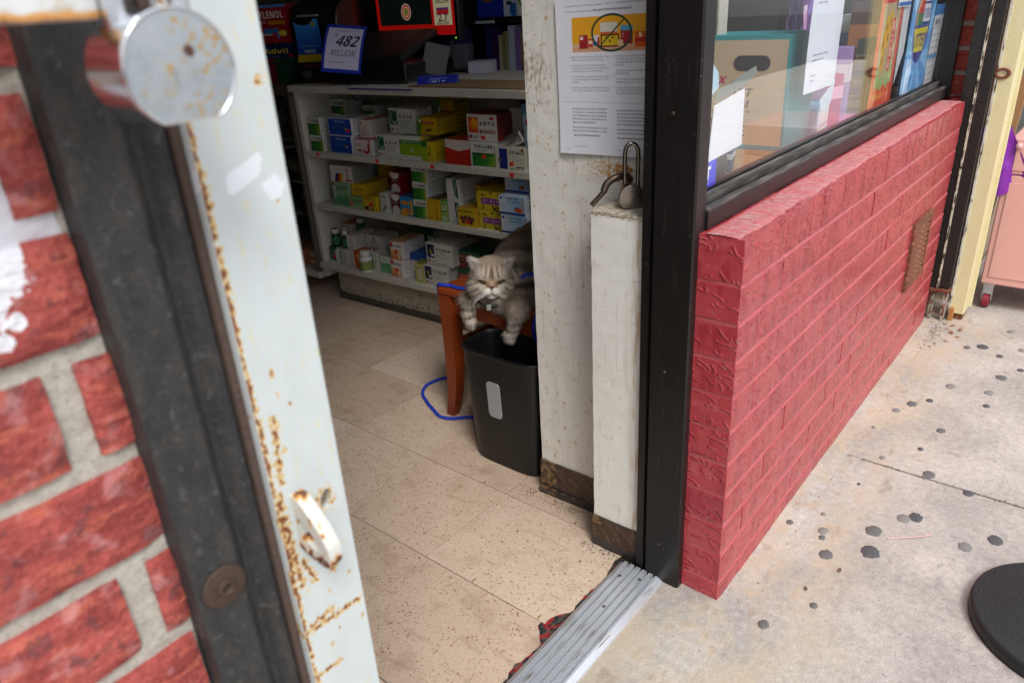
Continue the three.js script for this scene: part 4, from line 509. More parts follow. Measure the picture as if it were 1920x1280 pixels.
design('sprig', '#d0ccc4', '#cdcac2', (g) => { R_(g, '#d4d0c8', 0, 0, 160, 124); g.strokeStyle = '#505050'; g.lineWidth = 5; g.beginPath(); g.moveTo(80, 20); g.lineTo(70, 80); g.moveTo(80, 40); g.lineTo(100, 70); g.moveTo(72, 60); g.lineTo(52, 84); g.stroke(); E_(g, '#8a5a50', 82, 22, 9, 9); lines(g, 30, 100, 100, 2, 8, '#8a867e', 3); });
design('dark_green', '#1d4a34', '#c6cac4', (g) => { R_(g, '#1f5a3c', 0, 0, 160, 124); R_(g, '#d0d2ca', 118, 20, 42, 80); lines(g, 20, 30, 80, 4, 14, '#88b094', 4); R_(g, '#d0d0cc', 0, 108, 160, 16); });
design('green_mint', '#b8c4b0', '#c0ccb8', (g) => { R_(g, '#cdd2c4', 0, 0, 160, 124); R_(g, '#6fb07a', 0, 50, 160, 74); lines(g, 36, 24, 90, 1, 7, '#6a6e64', 4); lines(g, 30, 60, 100, 3, 12, '#3f7a4a', 4); });
design('plain_blue', '#16509c', '#16509c', (g) => { R_(g, '#1a4f9c', 0, 0, 160, 124); R_(g, '#cfd8e4', 104, 70, 34, 34); });
design('pinkish', '#d8c8cc', '#d8d0d4', (g) => { R_(g, '#d8ced2', 0, 0, 160, 124); glyphs(g, 56, 30, 28, 2, '#50485a', 60, 1.1, true); E_(g, '#a8303a', 20, 16, 8, 8); });
design('red_green_tin', '#1d5038', '#1d5a3c', (g) => { R_(g, '#205a40', 0, 0, 160, 124); R_(g, '#6a2a24', 0, 22, 120, 70); glyphs(g, 8, 30, 21, 5, '#b09a80', 62); lines(g, 14, 62, 96, 1, 7, '#b09a80', 5); R_(g, '#8a2a30', 4, 94, 50, 28); lines(g, 70, 104, 80, 2, 8, '#88a890', 3); });
design('orange_cap', '#c8581c', '#d8d0c4', (g) => { R_(g, '#d8d2c6', 0, 0, 160, 124); lines(g, 20, 40, 110, 4, 16, '#8a8478', 5); E_(g, '#c8581c', 30, 22, 12, 12); });
design('white_card', '#c8c4bc', '#c4c0b8', (g) => { R_(g, '#ccc8c0', 0, 0, 160, 124); lines(g, 24, 40, 110, 5, 14, '#9a968e', 3); });
design('slate', '#6a747c', '#6f7a82', (g) => { R_(g, '#76828a', 0, 0, 160, 124); R_(g, '#8a969e', 0, 0, 160, 30); glyphs(g, 20, 8, 17, 6, '#3a444c', 66); });
// pain-relief boxes and others by the till
design('tylenol', '#4a7fc4', '#8c1420', (g) => { R_(g, '#96141f', 0, 0, 160, 124); R_(g, '#4a86cc', 0, 0, 160, 10); T_(g, '#e8e4e0', 'TYLENOL', 6, 44, 32, 146); T_(g, '#d8c8c0', 'EXTRA', 16, 60, 12, 50); R_(g, '#c87a1a', 64, 52, 84, 12); R_(g, '#3f78bc', 40, 76, 70, 34); E_(g, '#d8c040', 128, 92, 20, 10); });
design('advil', '#14234a', '#12204a', (g) => { R_(g, '#12224e', 0, 0, 160, 124); T_(g, '#e0c61e', 'Advil', 26, 84, 54, 116); lines(g, 20, 104, 110, 1, 6, '#8a98b8', 4); R_(g, '#a02030', 140, 90, 20, 24); });
design('red_green_box', '#1c3a28', '#14412c', (g) => { R_(g, '#7c1a20', 0, 0, 70, 124); R_(g, '#17472f', 70, 0, 90, 124); R_(g, '#10301f', 0, 20, 160, 8); });
const CW = 256, CH = 128, COLS = 8, AW = 2048, AH = 1024;
const atlas = canvasTex(AW, AH, (g) => { painters.forEach(([top, side, front], k) => { g.save(); g.translate((k % COLS) * CW, Math.floor(k / COLS) * CH); g.beginPath(); g.rect(0, 0, CW, CH); g.clip(); g.save(); g.beginPath(); g.rect(0, 0, 162, CH); g.clip(); g.translate(1, 1); front(g); g.restore(); R_(g, side, 162, 0, 66, CH); lines(g, 170, 18, 48, 9, 10, 'rgba(60,60,66,0.55)', 3, k + 3); R_(g, 'rgba(70,70,80,0.5)', 172, 4, 40, 8); R_(g, top, 228, 0, 28, CH); g.restore(); }); });
M.print = std({ map: atlas, roughness: 0.42 });
function cartonGeo(w, h, d, name) { // front at z = 0, centred on x, standing on y = 0
  const g = new THREE.BoxGeometry(w, h, d); g.translate(0, h / 2, -d / 2); const k = DESIGN[name], ox = (k % COLS) * CW, oy = Math.floor(k / COLS) * CH, uv = g.attributes.uv, n = g.attributes.normal;
  for (let i = 0; i < uv.count; i++) { let a, b, c, e; if (Math.abs(n.getZ(i)) > 0.5) [a, b, c, e] = [2, 160, 2, 124]; else if (Math.abs(n.getX(i)) > 0.5) [a, b, c, e] = [165, 225, 2, 124]; else [a, b, c, e] = [232, 252, 4, 122]; const u = ox + a + (b - a) * uv.getX(i), v = oy + e - (e - c) * uv.getY(i); uv.setXY(i, u / AW, 1 - v / AH); }
  return g;
}
const sticker = plain('#e8321e', 0.6), stickerGeo = new THREE.BoxGeometry(0.018, 0.013, 0.0006), jig = rng(44);
function carton(name, label, u, y, v, w, h, d, stick, turn = 0) {
  const t = new THREE.Mesh(cartonGeo(w - 0.0015, h - 0.001, d, name), M.print); shade(t); t.name = numbered('medicine_box'); tag(t, label, 'medicine box', 'medicine boxes on the counter shelves'); t.position.set(...LOC(u + w / 2, y, v)); t.rotation.y = COUNTER_TURN + turn + (jig() - 0.5) * 0.05; scene.add(t);
  if (stick) { const s = mesh('price_sticker', stickerGeo, sticker, t); s.position.set(stick[0] * w, stick[1] * h, 0.0006); s.rotation.z = (jig() - 0.5) * 0.3; }
  return t;
}
const A = SHELF_A + 0.0005, B = SHELF_B + 0.0005, C = SHELF_C + 0.0005;
[
  ['green_white', 'green and white box at the left end of the top shelf, lower of two', -0.018, A, 0.02, 0.08, 0.066, 0.12], ['green_white', 'green and white box at the left end of the top shelf, upper of two', -0.022, A + 0.0665, 0.02, 0.08, 0.075, 0.12],
  ['bright_blue', 'bright blue medicine box, lower of the blue pair', 0.104, A, 0.02, 0.141, 0.073, 0.14], ['bright_blue', 'bright blue medicine box with a red sticker, upper of the blue pair', 0.112, A + 0.0735, 0.02, 0.141, 0.069, 0.14, [0.34, 0.3]],
  ['white_card', 'plain white carton at the back left of the top shelf, lying under a green box', -0.03, A, 0.17, 0.26, 0.11, 0.1], ['green_white', 'green and white box standing high behind the others at the top left', -0.03, A + 0.1105, 0.17, 0.083, 0.085, 0.1], ['green_white', 'dim green and white box high at the back behind the blue boxes', 0.145, A + 0.1105, 0.19, 0.08, 0.06, 0.1],
  ['pink_loop', 'white and pink box with a red loop on the top shelf', 0.256, A, 0.02, 0.104, 0.064, 0.14], ['orange_cap', 'narrow white box with an orange dot on top of the pink loop box', 0.268, A + 0.0645, 0.05, 0.056, 0.072, 0.2],
  ['oval_green', 'white box with a dark green oval picture, lower of two', 0.392, A, 0.02, 0.125, 0.088, 0.14], ['oval_green', 'white box with a dark green oval picture, upper and set back', 0.424, A + 0.0885, 0.07, 0.142, 0.095, 0.1],
  ['lime', 'lime green box with white lettering on the top shelf', 0.520, A, 0.02, 0.111, 0.092, 0.16], ['lime_yellow', 'narrow green and yellow box beside the lime box', 0.634, A, 0.02, 0.06, 0.077, 0.16], ['yellow_leaf', 'yellow box with a red band stacked above the lime box', 0.588, A + 0.0925, 0.06, 0.095, 0.064, 0.12],
  ['yellow_leaf', 'tall yellow box with a red band at the back of the top shelf', 0.548, A, 0.22, 0.085, 0.2, 0.1], ['orange_white', 'red box with a white flap top on the top shelf', 0.755, A, 0.02, 0.122, 0.09, 0.16],
  ['green_liquid', 'white and green oral liquid box with a red sticker', 0.886, A, 0.01, 0.112, 0.089, 0.15, [0.05, 0.45]], ['red_picture', 'white box with an orange and yellow picture on the top shelf', 0.862, A + 0.0895, 0.03, 0.137, 0.093, 0.13, [0.02, 0.14]],
  ['navy_cream', 'cream box with a navy blue stripe at the right end of the top shelf', 1.002, A, 0.005, 0.129, 0.082, 0.1, [0.05, 0.3]], ['blue_spine', 'pale box with a blue corner standing behind the cream and navy box', 0.955, A, 0.12, 0.13, 0.145, 0.1], ['white_card', 'small pale box on top at the back right of the top shelf', 0.985, A + 0.1455, 0.12, 0.1, 0.05, 0.1],
  ['white_card', 'plain pale carton leaning at the back of the top shelf', 0.77, A, 0.27, 0.15, 0.2, 0.06],
  ['pale_green', 'pale green box with a small red corner on the middle shelf', 0.060, B, 0.03, 0.11, 0.103, 0.12], ['rainbow', 'white box with rainbow stripes on the middle shelf', 0.066, B + 0.1035, 0.03, 0.139, 0.069, 0.12],
  ['green_script', 'green box with dark lettering and a red sticker on the middle shelf', 0.178, B, 0.015, 0.088, 0.052, 0.15, [-0.32, 0.4]], ['yellow_band', 'yellow box with dark lettering stacked on the green box', 0.184, B + 0.0525, 0.03, 0.08, 0.052, 0.15],
  ['yellow_fungus', 'yellow and maroon box with a red sticker beside the green box', 0.272, B, 0.01, 0.082, 0.064, 0.12, [0.05, 0.45]], ['slate', 'grey blue box at the back left of the middle shelf', 0.06, B, 0.2, 0.1, 0.15, 0.08], ['yellow_band', 'dim yellow box at the back of the middle shelf', 0.18, B, 0.2, 0.1, 0.15, 0.08],
  ['herb_white', 'narrow white box with dark herb leaves on the middle shelf', 0.366, B, 0.02, 0.045, 0.082, 0.06], ['red_oval', 'dark red box with white ovals, lower of two', 0.422, B, 0.03, 0.05, 0.081, 0.14], ['red_oval', 'dark red box with white ovals, upper of two', 0.398, B + 0.0815, 0.06, 0.056, 0.08, 0.14], ['blue_cartoon', 'sky blue box with orange cartoon blobs on the middle shelf', 0.482, B, 0.02, 0.07, 0.079, 0.07],
  ['green_white', 'green and white box on the middle shelf, bottom of a stack of three', 0.557, B, 0.02, 0.07, 0.076, 0.2], ['green_white', 'green and white box on the middle shelf, middle of a stack of three', 0.561, B + 0.0765, 0.02, 0.074, 0.070, 0.2], ['green_white', 'green and white box on the middle shelf, top of a stack of three', 0.565, B + 0.147, 0.02, 0.077, 0.062, 0.2],
  ['yellow_column', 'yellow box with a column of dark characters on the middle shelf', 0.629, B, 0.02, 0.069, 0.086, 0.16], ['leaf_green', 'narrow light green box with a white band on the middle shelf', 0.6995, B, 0.025, 0.034, 0.084, 0.14],
  ['white_green_slash', 'white box with a dark green slash, lower of two', 0.7345, B, 0.03, 0.064, 0.083, 0.2], ['white_green_slash', 'white box with a dark green slash, upper of two', 0.734, B + 0.0835, 0.03, 0.064, 0.086, 0.2],
  ['berries', 'yellow box with purple berries and a red sticker at the front', 0.802, B, 0.005, 0.09, 0.072, 0.1, [0.02, 0.28]], ['berries', 'yellow box with purple berries set back behind the first', 0.80, B, 0.12, 0.08, 0.13, 0.1],
  ['purple_plaque', 'yellow box with a purple plaque, lower of two', 0.893, B, 0.02, 0.112, 0.069, 0.13], ['purple_plaque', 'yellow box with a purple plaque, upper of two', 0.882, B + 0.0695, 0.03, 0.112, 0.070, 0.12],
  ['sky_body', 'white and sky blue box at the right of the middle shelf, bottom of three', 1.012, B, 0.002, 0.12, 0.069, 0.12], ['sky_body', 'white and sky blue box with a red sticker, middle of three', 1.008, B + 0.0695, 0.002, 0.115, 0.071, 0.12, [0.3, 0.3]], ['sky_body', 'white and sky blue box at the right of the middle shelf, top of three', 1.01, B + 0.141, 0.04, 0.105, 0.066, 0.1],
  ['white_card', 'pale carton at the back of the middle shelf behind the purple plaque boxes', 0.9, B, 0.26, 0.12, 0.19, 0.08], ['dark_green', 'dark green and white box at the back of the middle shelf', 0.66, B, 0.26, 0.12, 0.2, 0.08],
  ['dark_green', 'small green box with a red sticker, far left of the bottom shelf', -0.012, C, 0.02, 0.05, 0.072, 0.06, [0.1, 0.4]], ['sprig', 'small white box with a sprig drawing on the bottom shelf, first from the left', 0.066, C, 0.02, 0.04, 0.072, 0.06], ['sprig', 'small white box with a sprig drawing on the bottom shelf, second from the left', 0.112, C, 0.02, 0.04, 0.072, 0.06], ['sprig', 'white box with a sprig drawing lying on top of the small sprig boxes', 0.104, C + 0.0725, 0.03, 0.05, 0.068, 0.12], ['sprig', 'long white sprig box set back behind the others on the bottom shelf', 0.16, C + 0.0725, 0.09, 0.11, 0.06, 0.1], ['white_card', 'pale carton under the long sprig box', 0.16, C, 0.09, 0.11, 0.072, 0.1],
  ['orange_cap', 'small white box with an orange top high on the left of the bottom shelf', -0.03, C + 0.1, 0.12, 0.07, 0.055, 0.08], ['white_card', 'pale carton under the orange topped box at the bottom left', -0.032, C, 0.12, 0.12, 0.099, 0.1],
  ['orange_tall', 'orange box with a pale edge at the front of the bottom shelf', 0.161, C, 0.012, 0.062, 0.081, 0.06], ['sprig', 'narrow white box behind the white pill bottle', 0.262, C, 0.03, 0.034, 0.082, 0.05],
  ['green_mint', 'pale box with a mint green lower half on the bottom shelf', 0.308, C, 0.03, 0.075, 0.073, 0.08], ['white_orange', 'white and peach box with a red sticker, lower of two', 0.392, C, 0.01, 0.07, 0.078, 0.14, [0.0, 0.42]], ['white_orange', 'white and peach box with a red sticker, upper of two', 0.391, C + 0.0785, 0.02, 0.07, 0.075, 0.14, [-0.05, 0.42]],
  ['pinkish', 'narrow pinkish white box beside the peach boxes', 0.468, C, 0.05, 0.06, 0.07, 0.14], ['plain_blue', 'flat blue box lying on the pinkish box', 0.462, C + 0.0705, 0.06, 0.1, 0.03, 0.14], ['pale_lime', 'pale lime box with a framed white label at the front of the bottom shelf', 0.541, C, 0.005, 0.048, 0.085, 0.1],
  ['navy_statue', 'white box with a navy picture panel, lower of two', 0.591, C, 0.005, 0.128, 0.086, 0.14], ['navy_statue', 'white box with a navy picture panel, upper of two', 0.599, C + 0.0865, 0.02, 0.14, 0.09, 0.14], ['dark_green', 'dark green box at the back of the bottom shelf behind the peach boxes', 0.33, C, 0.2, 0.15, 0.16, 0.1], ['white_card', 'brownish pale carton at the back of the bottom shelf', 0.5, C, 0.21, 0.14, 0.16, 0.1],
  ['red_green_tin', 'green box with a dark red panel on the bottom shelf, lower of two', 0.737, C, 0.05, 0.115, 0.075, 0.1], ['red_green_tin', 'green box with a dark red panel on the bottom shelf, upper of two', 0.735, C + 0.0755, 0.06, 0.115, 0.078, 0.1], ['dark_green', 'dark green box behind the cat on the bottom shelf', 0.87, C, 0.06, 0.12, 0.13, 0.1], ['white_card', 'plain box at the right end of the bottom shelf', 1.0, C, 0.06, 0.13, 0.1, 0.1],
].forEach((a) => carton(...a));
{ // loose price stickers on the shelf edges
  let n = 0; for (const [u, y, where] of [[0.04, SHELF_A - 0.008, 'left'], [0.402, SHELF_A - 0.012, 'centre'], [0.70, SHELF_A - 0.012, 'middle'], [1.075, SHELF_A - 0.012, 'right']]) { const s = mesh('price_tag', new THREE.BoxGeometry(0.018, 0.015, 0.0006), sticker); s.position.set(...LOC(u, y, -0.0008)); s.rotation.y = COUNTER_TURN; s.rotation.order = 'YXZ'; s.rotation.z = 0.15 - 0.1 * n++; tag(s, { left: 'red price tag on the top shelf edge under the green boxes at the left end', centre: 'red price tag on the top shelf edge under the oval picture box', middle: 'red price tag on the top shelf edge under the red and white box', right: 'red price tag on the top shelf edge under the cream and navy box' }[where], 'price tag'); }
}
{ // small bottles on the bottom shelf
  const capW = plain('#dcd8d2', 0.5), capR = plain('#b8382c', 0.5), green = phys({ color: new THREE.Color('#0f4a2c'), roughness: 0.25, clearcoat: 0.4 }), label = plain('#1f6a44', 0.6), white = plain('#d8d8d4', 0.45), olive = plain('#7f8f4a', 0.6);
  const bottle = (lab, u, y, v, r, h, bodyM, labM, topM) => { const t = thing('pill_bottle', lab, 'bottle', LOC(u, y, v)); mesh('body', lathe([[0, 0], [r * 0.92, 0], [r, 0.003], [r, h * 0.62], [r * 0.96, h * 0.66], [r * 0.7, h * 0.73], [r * 0.66, h * 0.76], [0, h * 0.76]], 28), bodyM, t); mesh('label', lathe([[r * 1.012, h * 0.1], [r * 1.012, h * 0.56]], 28), labM, t); const c = mesh('cap', lathe([[0, h * 0.745], [r * 0.78, h * 0.745], [r * 0.79, h * 0.97], [r * 0.72, h], [0, h]], 28), capW, t); if (topM) { const d = mesh('cap_disc', lathe([[0, h + 0.0008], [r * 0.66, h + 0.0008], [r * 0.68, h]], 20), topM, c); } return t; };
  bottle('green bottle with a red and white cap standing on the small green box', 0.01, C + 0.0725, 0.05, 0.02, 0.076, green, label, capR); bottle('green bottle with a white cap, second from the left on the bottom shelf', 0.055, C + 0.0725, 0.07, 0.018, 0.08, green, label); bottle('green bottle with a white cap beside the sprig boxes', 0.083, C + 0.0725, 0.045, 0.017, 0.08, green, label); bottle('green bottle with a white cap set high at the back left of the bottom shelf', 0.06, C + 0.1, 0.16, 0.019, 0.075, green, label);
  bottle('white pill bottle with an olive label at the front of the bottom shelf', 0.243, C, 0.004, 0.0285, 0.092, white, olive);
}
{ // foil sachet and hanging pale blue pouch at the right end of the top shelf
  const pillow = (w, h, d, seed) => { const g = new THREE.PlaneGeometry(w, h, 24, 24), f = [1, -1].map((s) => { const q = g.clone(), p = q.attributes.position; for (let i = 0; i < p.count; i++) { const a = 1 - Math.pow(Math.abs(p.getX(i) * 2 / w), 3), b = 1 - Math.pow(Math.abs(p.getY(i) * 2 / h), 3); p.setZ(i, s * (d * Math.sqrt(Math.max(0, a * b)) + 0.004 * a * b * (fbm(p.getX(i) * 60 + seed, p.getY(i) * 60, 3) - 0.5))); } q.computeVertexNormals(); return q; }); return merge(f); };
  const s = mesh('foil_sachet', pillow(0.075, 0.045, 0.008, 3), std({ color: new THREE.Color('#c8c8cc'), metalness: 0.9, roughness: 0.3 })); s.position.set(...LOC(1.08, A + 0.105, 0.02)); s.rotation.set(0.2, COUNTER_TURN, 0.45, 'YXZ'); tag(s, 'crumpled silver foil sachet above the cream and navy box', 'sachet');
  const pm = canvasTex(128, 256, (g) => { R_(g, '#a9c4d4', 0, 0, 128, 256); R_(g, '#6aa8c4', 0, 0, 128, 46); E_(g, '#a82030', 66, 78, 44, 20); glyphs(g, 40, 70, 15, 4, '#e8d0d0', 71); glyphs(g, 48, 128, 20, 2, '#3a4a5a', 72, 1.2, true); glyphs(g, 84, 128, 20, 2, '#3a4a5a', 73, 1.2, true); });
  const p = mesh('plastic_pouch', pillow(0.105, 0.19, 0.014, 9), phys({ map: pm, roughness: 0.25, clearcoat: 0.5 })); p.position.set(...LOC(1.165, A + 0.13, 0.03)); p.rotation.set(0, COUNTER_TURN, 0.06, 'YXZ'); tag(p, 'pale blue plastic pouch with a red oval at the right end of the top shelf', 'pouch');
}
// ------------------------------------------------ glass showcase left of the shelves
M.dimGlass = phys({ transmission: 1, thickness: 0, roughness: 0.02, color: 0xffffff });
{
  const c = thing('glass_showcase', 'glass-fronted showcase left of the medicine shelves', 'showcase', LOC(0, 0, 0), COUNTER_TURN);
  const x0 = -1.0, x1 = -0.0765; mesh('base_board', bx(x0, x1, 0.085, 0.115, -0.5, 0.01, 0.002), M.shelfPaint, c); mesh('rail', bx(x0, x1, 0.9, TOP, -0.5, 0.01, 0.002), plain('#4a4038', 0.7), c); mesh('post', bx(x1 - 0.018, x1, 0.116, 0.899, -0.03, 0.004), plain('#6a6258', 0.6), c); mesh('back_panel', bx(x0, x1, 0.116, 0.899, -0.5, -0.488), plain('#5a5046', 0.8), c); mesh('end_panel', bx(x0, x0 + 0.02, 0.116, 0.899, -0.487, 0.0), plain('#5a5046', 0.8), c);
  for (const y of [0.36, 0.51, 0.70]) mesh('glass_shelf', bx(x0 + 0.021, x1 - 0.019, y, y + 0.008, -0.487, -0.05), plain('#76807e', 0.25), c); mesh('foot', bx(x0 + 0.1, x0 + 0.16, 0, 0.085, -0.45, -0.1), plain('#3a342e', 0.8), c);
  mesh('glass_front', bx(x0 + 0.021, x1 - 0.0185, 0.1165, 0.8985, -0.014, -0.010), M.dimGlass, c);
  // bags and boxes inside
  const bag = (lab, u, y, v, w, h, d, col, seed) => { const g = new THREE.SphereGeometry(0.5, 28, 20); g.scale(w, h, d); roughen(g, 0.012, 22, seed); const q = g.attributes.position; for (let i = 0; i < q.count; i++) q.setY(i, Math.max(-h * 0.42, q.getY(i))); g.computeVertexNormals(); g.translate(0, h * 0.42, 0); const m = mesh('plastic_bag', g, phys({ color: new THREE.Color(col), roughness: 0.2, clearcoat: 0.6 })); m.position.set(...LOC(u, y, v)); m.rotation.y = COUNTER_TURN; tag(m, lab, 'bag', 'bags in the glass showcase'); };
  bag('clear plastic bag on the upper glass shelf of the showcase, nearer the shelves', -0.26, 0.7085, 0.2, 0.22, 0.1, 0.16, '#6f6a5c', 1); bag('shiny plastic bag on the middle glass shelf of the showcase', -0.28, 0.5185, 0.2, 0.26, 0.12, 0.2, '#77766a', 2); bag('olive plastic bag on the lower glass shelf of the showcase', -0.27, 0.3685, 0.22, 0.22, 0.1, 0.18, '#6c6a48', 3); bag('dark red plastic bag at the bottom of the showcase', -0.2, 0.19, 0.26, 0.2, 0.16, 0.16, '#6a1f22', 4); bag('clear plastic bag at the far end of the upper glass shelf', -0.52, 0.7085, 0.2, 0.2, 0.12, 0.16, '#7a786c', 5);
  const ob = (lab, u, y, v) => { const m = mesh('flat_carton', bx(-0.075, 0.075, 0, 0.034, -0.12, 0), plain('#b8642c', 0.6), undefined); const w = mesh('label', bx(-0.03, 0.05, 0.008, 0.026, 0, 0.0008), plain('#d8ccb8', 0.7), m); m.position.set(...LOC(u, y, v)); m.rotation.y = COUNTER_TURN; tag(m, lab, 'box', 'orange cartons in the glass showcase'); };
  ob('flat orange carton at the bottom of the showcase, lower left', -0.33, 0.1155, 0.04); ob('flat orange carton at the bottom of the showcase, upper left', -0.33, 0.1505, 0.045); ob('flat orange carton at the bottom of the showcase, lower right', -0.175, 0.1155, 0.05); ob('flat orange carton at the bottom of the showcase, upper right', -0.175, 0.1505, 0.055);
}
// ------------------------------------------------ things on the counter top
{
  const on = (u, v) => LOC(u, TOP + 0.0005, v), T = COUNTER_TURN;
  const printed = (name, des, lab, u, dy, v, w, h, d, turn = 0) => { const m = mesh(name, cartonGeo(w, h, d, des), M.print); const p = on(u, v); p[1] += dy; m.position.set(...p); m.rotation.y = T + turn; tag(m, lab, 'box'); return m; };
  printed('medicine_box', 'red_green_box', 'dark red and green box at the bottom of the pile by the till', -0.235, 0, 0.08, 0.21, 0.098, 0.12, 0.25); printed('medicine_box', 'advil', 'navy pain relief box with yellow lettering in the pile by the till', -0.235, 0.0985, 0.08, 0.18, 0.062, 0.11, 0.25);
  printed('medicine_box', 'tylenol', 'red pain relief display box with a blue top on the pile by the till', -0.235, 0.161, 0.085, 0.17, 0.15, 0.1, 0.25);
  { const t = thing('dispenser_tray', 'open red carton tray with white lining in front of the red box', 'tray', (() => { const p = on(-0.26, 0.05); p[1] += 0.161; return p; })(), T + 0.25); mesh('tray', merge([bx(-0.075, 0.055, 0, 0.03, 0.0, 0.003), bx(-0.075, 0.055, 0.0005, 0.003, -0.028, -0.0005), bx(-0.075, -0.072, 0.003, 0.04, -0.028, -0.0005), bx(0.052, 0.055, 0.003, 0.04, -0.028, -0.0005)]), plain('#8c1420', 0.5), t); mesh('lining', merge([bx(-0.07, 0.05, 0.0035, 0.038, -0.026, -0.024), bx(-0.07, 0.05, 0.004, 0.034, -0.004, -0.002)]), plain('#cfcac6', 0.7), t); }
  // lottery terminal tower
  const bk = phys({ color: new THREE.Color('#111214'), roughness: 0.35, clearcoat: 0.3 });
  const lt = thing('ticket_terminal', 'tall black ticket terminal with a curved blue panel beside the till', 'terminal', on(0.0, 0.1), T + 0.35);
  { const side = new THREE.Shape(); side.moveTo(0, 0); side.lineTo(0.30, 0); side.lineTo(0.30, 0.31); side.quadraticCurveTo(0.16, 0.34, 0.06, 0.29); side.quadraticCurveTo(0.02, 0.25, 0.035, 0.10); side.quadraticCurveTo(0.035, 0.07, 0.005, 0.06); side.closePath(); const g = new THREE.ExtrudeGeometry(side, { depth: 0.2, bevelEnabled: true, bevelSize: 0.006, bevelThickness: 0.006, bevelSegments: 3, curveSegments: 16 }); g.rotateY(PI / 2); g.translate(-0.1, 0, 0); mesh('housing', g, bk, lt);
    const bt = canvasTex(256, 512, (c) => { const gr = c.createLinearGradient(0, 0, 0, 420); gr.addColorStop(0, '#3f8fdc'); gr.addColorStop(1, '#123c9a'); c.fillStyle = gr; c.fillRect(0, 0, 256, 512); R_(c, '#b89c1c', 0, 420, 256, 92); E_(c, '#8a9a40', 200, 60, 22, 34); T_(c, '#a8bcd8', 'Check Your Tickets', 24, 330, 26, 210, 'italic'); T_(c, '#c0cfe0', 'HERE', 70, 400, 52, 120); E_(c, '#101114', 100, -20, 110, 90); });
    const pg = new THREE.PlaneGeometry(0.115, 0.165, 6, 16), p = pg.attributes.position; for (let i = 0; i < p.count; i++) p.setZ(i, -0.0 - 0.012 * Math.sin((p.getY(i) / 0.165 + 0.5) * PI)); pg.computeVertexNormals(); const pl = mesh('blue_panel', pg, std({ map: bt, roughness: 0.3, side: THREE.DoubleSide }), lt); pl.position.set(-0.03, 0.165, -0.008); pl.rotation.x = -0.03;
    const rd = mesh('red_strip', bx(-0.06, 0.03, 0.066, 0.070, -0.003, 0.004, 0.0015), plain('#a8403a', 0.4), lt); const bd = mesh('badge', cyl(0.02, 0.02, 0.002, 28), plain('#6a6e70', 0.4, { metalness: 0.5 }), lt); bd.rotation.x = PI / 2; bd.scale.set(1.1, 1, 0.85); bd.position.set(-0.045, 0.035, 0.008);
    const hd = mesh('reader', bx(-0.06, 0.03, 0.256, 0.264, -0.03, 0.0, 0.002), plain('#a8b0b0', 0.3, { metalness: 0.6 }), lt); }
  { const t = canvasTex(512, 512, (g) => { R_(g, '#2038b0', 0, 0, 512, 512); R_(g, '#d6d2ec', 34, 40, 444, 436); lines(g, 120, 62, 330, 2, 16, '#8a7aa8', 6); g.save(); g.transform(1, 0, -0.15, 1, 60, 0); T_(g, '#2a2a34', '482', 120, 250, 170, 290, 'bold italic'); T_(g, '#4a4a55', '$', 88, 150, 56, 40); T_(g, '#2a2a34', 'MILLION', 84, 350, 84, 320, 'italic'); lines(g, 80, 410, 300, 1, 12, '#6a6a78', 8); g.restore(); });
    const g = new THREE.PlaneGeometry(0.16, 0.2, 12, 24), p = g.attributes.position; for (let i = 0; i < p.count; i++) { const v = Math.max(0, p.getY(i) / 0.2 + 0.5); p.setZ(i, -0.06 * Math.pow(v, 2.2)); p.setY(i, p.getY(i) * (1 - 0.1 * v)); } g.computeVertexNormals();
    const m = mesh('jackpot_card', g, std({ map: t, roughness: 0.35, side: THREE.DoubleSide })); const q = on(0.255, 0.03); q[1] += 0.145; m.position.set(...q); m.rotation.set(-0.25, T + 0.55, -0.12, 'YXZ'); tag(m, 'curled white card with a blue border reading 482 million by the till', 'sign'); }
  { // the black till unit the card leans on
    const t = thing('cash_till', 'low black till unit under the jackpot card', 'till', on(0.32, 0.06), T + 0.2); mesh('base', bx(-0.17, 0.2, 0, 0.075, -0.38, 0, 0.012), bk, t); const k = mesh('sloped_deck', bx(-0.15, 0.18, 0, 0.03, -0.3, 0, 0.008), plain('#17181b', 0.5), t); k.position.set(0, 0.075, -0.02); k.rotation.x = 0.28; mesh('cable', tube([[-0.06, 0.03, 0.004], [-0.04, -0.01, 0.05], [0.0, -0.05, 0.062], [0.035, -0.03, 0.06], [0.045, 0.01, 0.03]], 0.0028, 24, 8), plain('#101010', 0.5), t); }
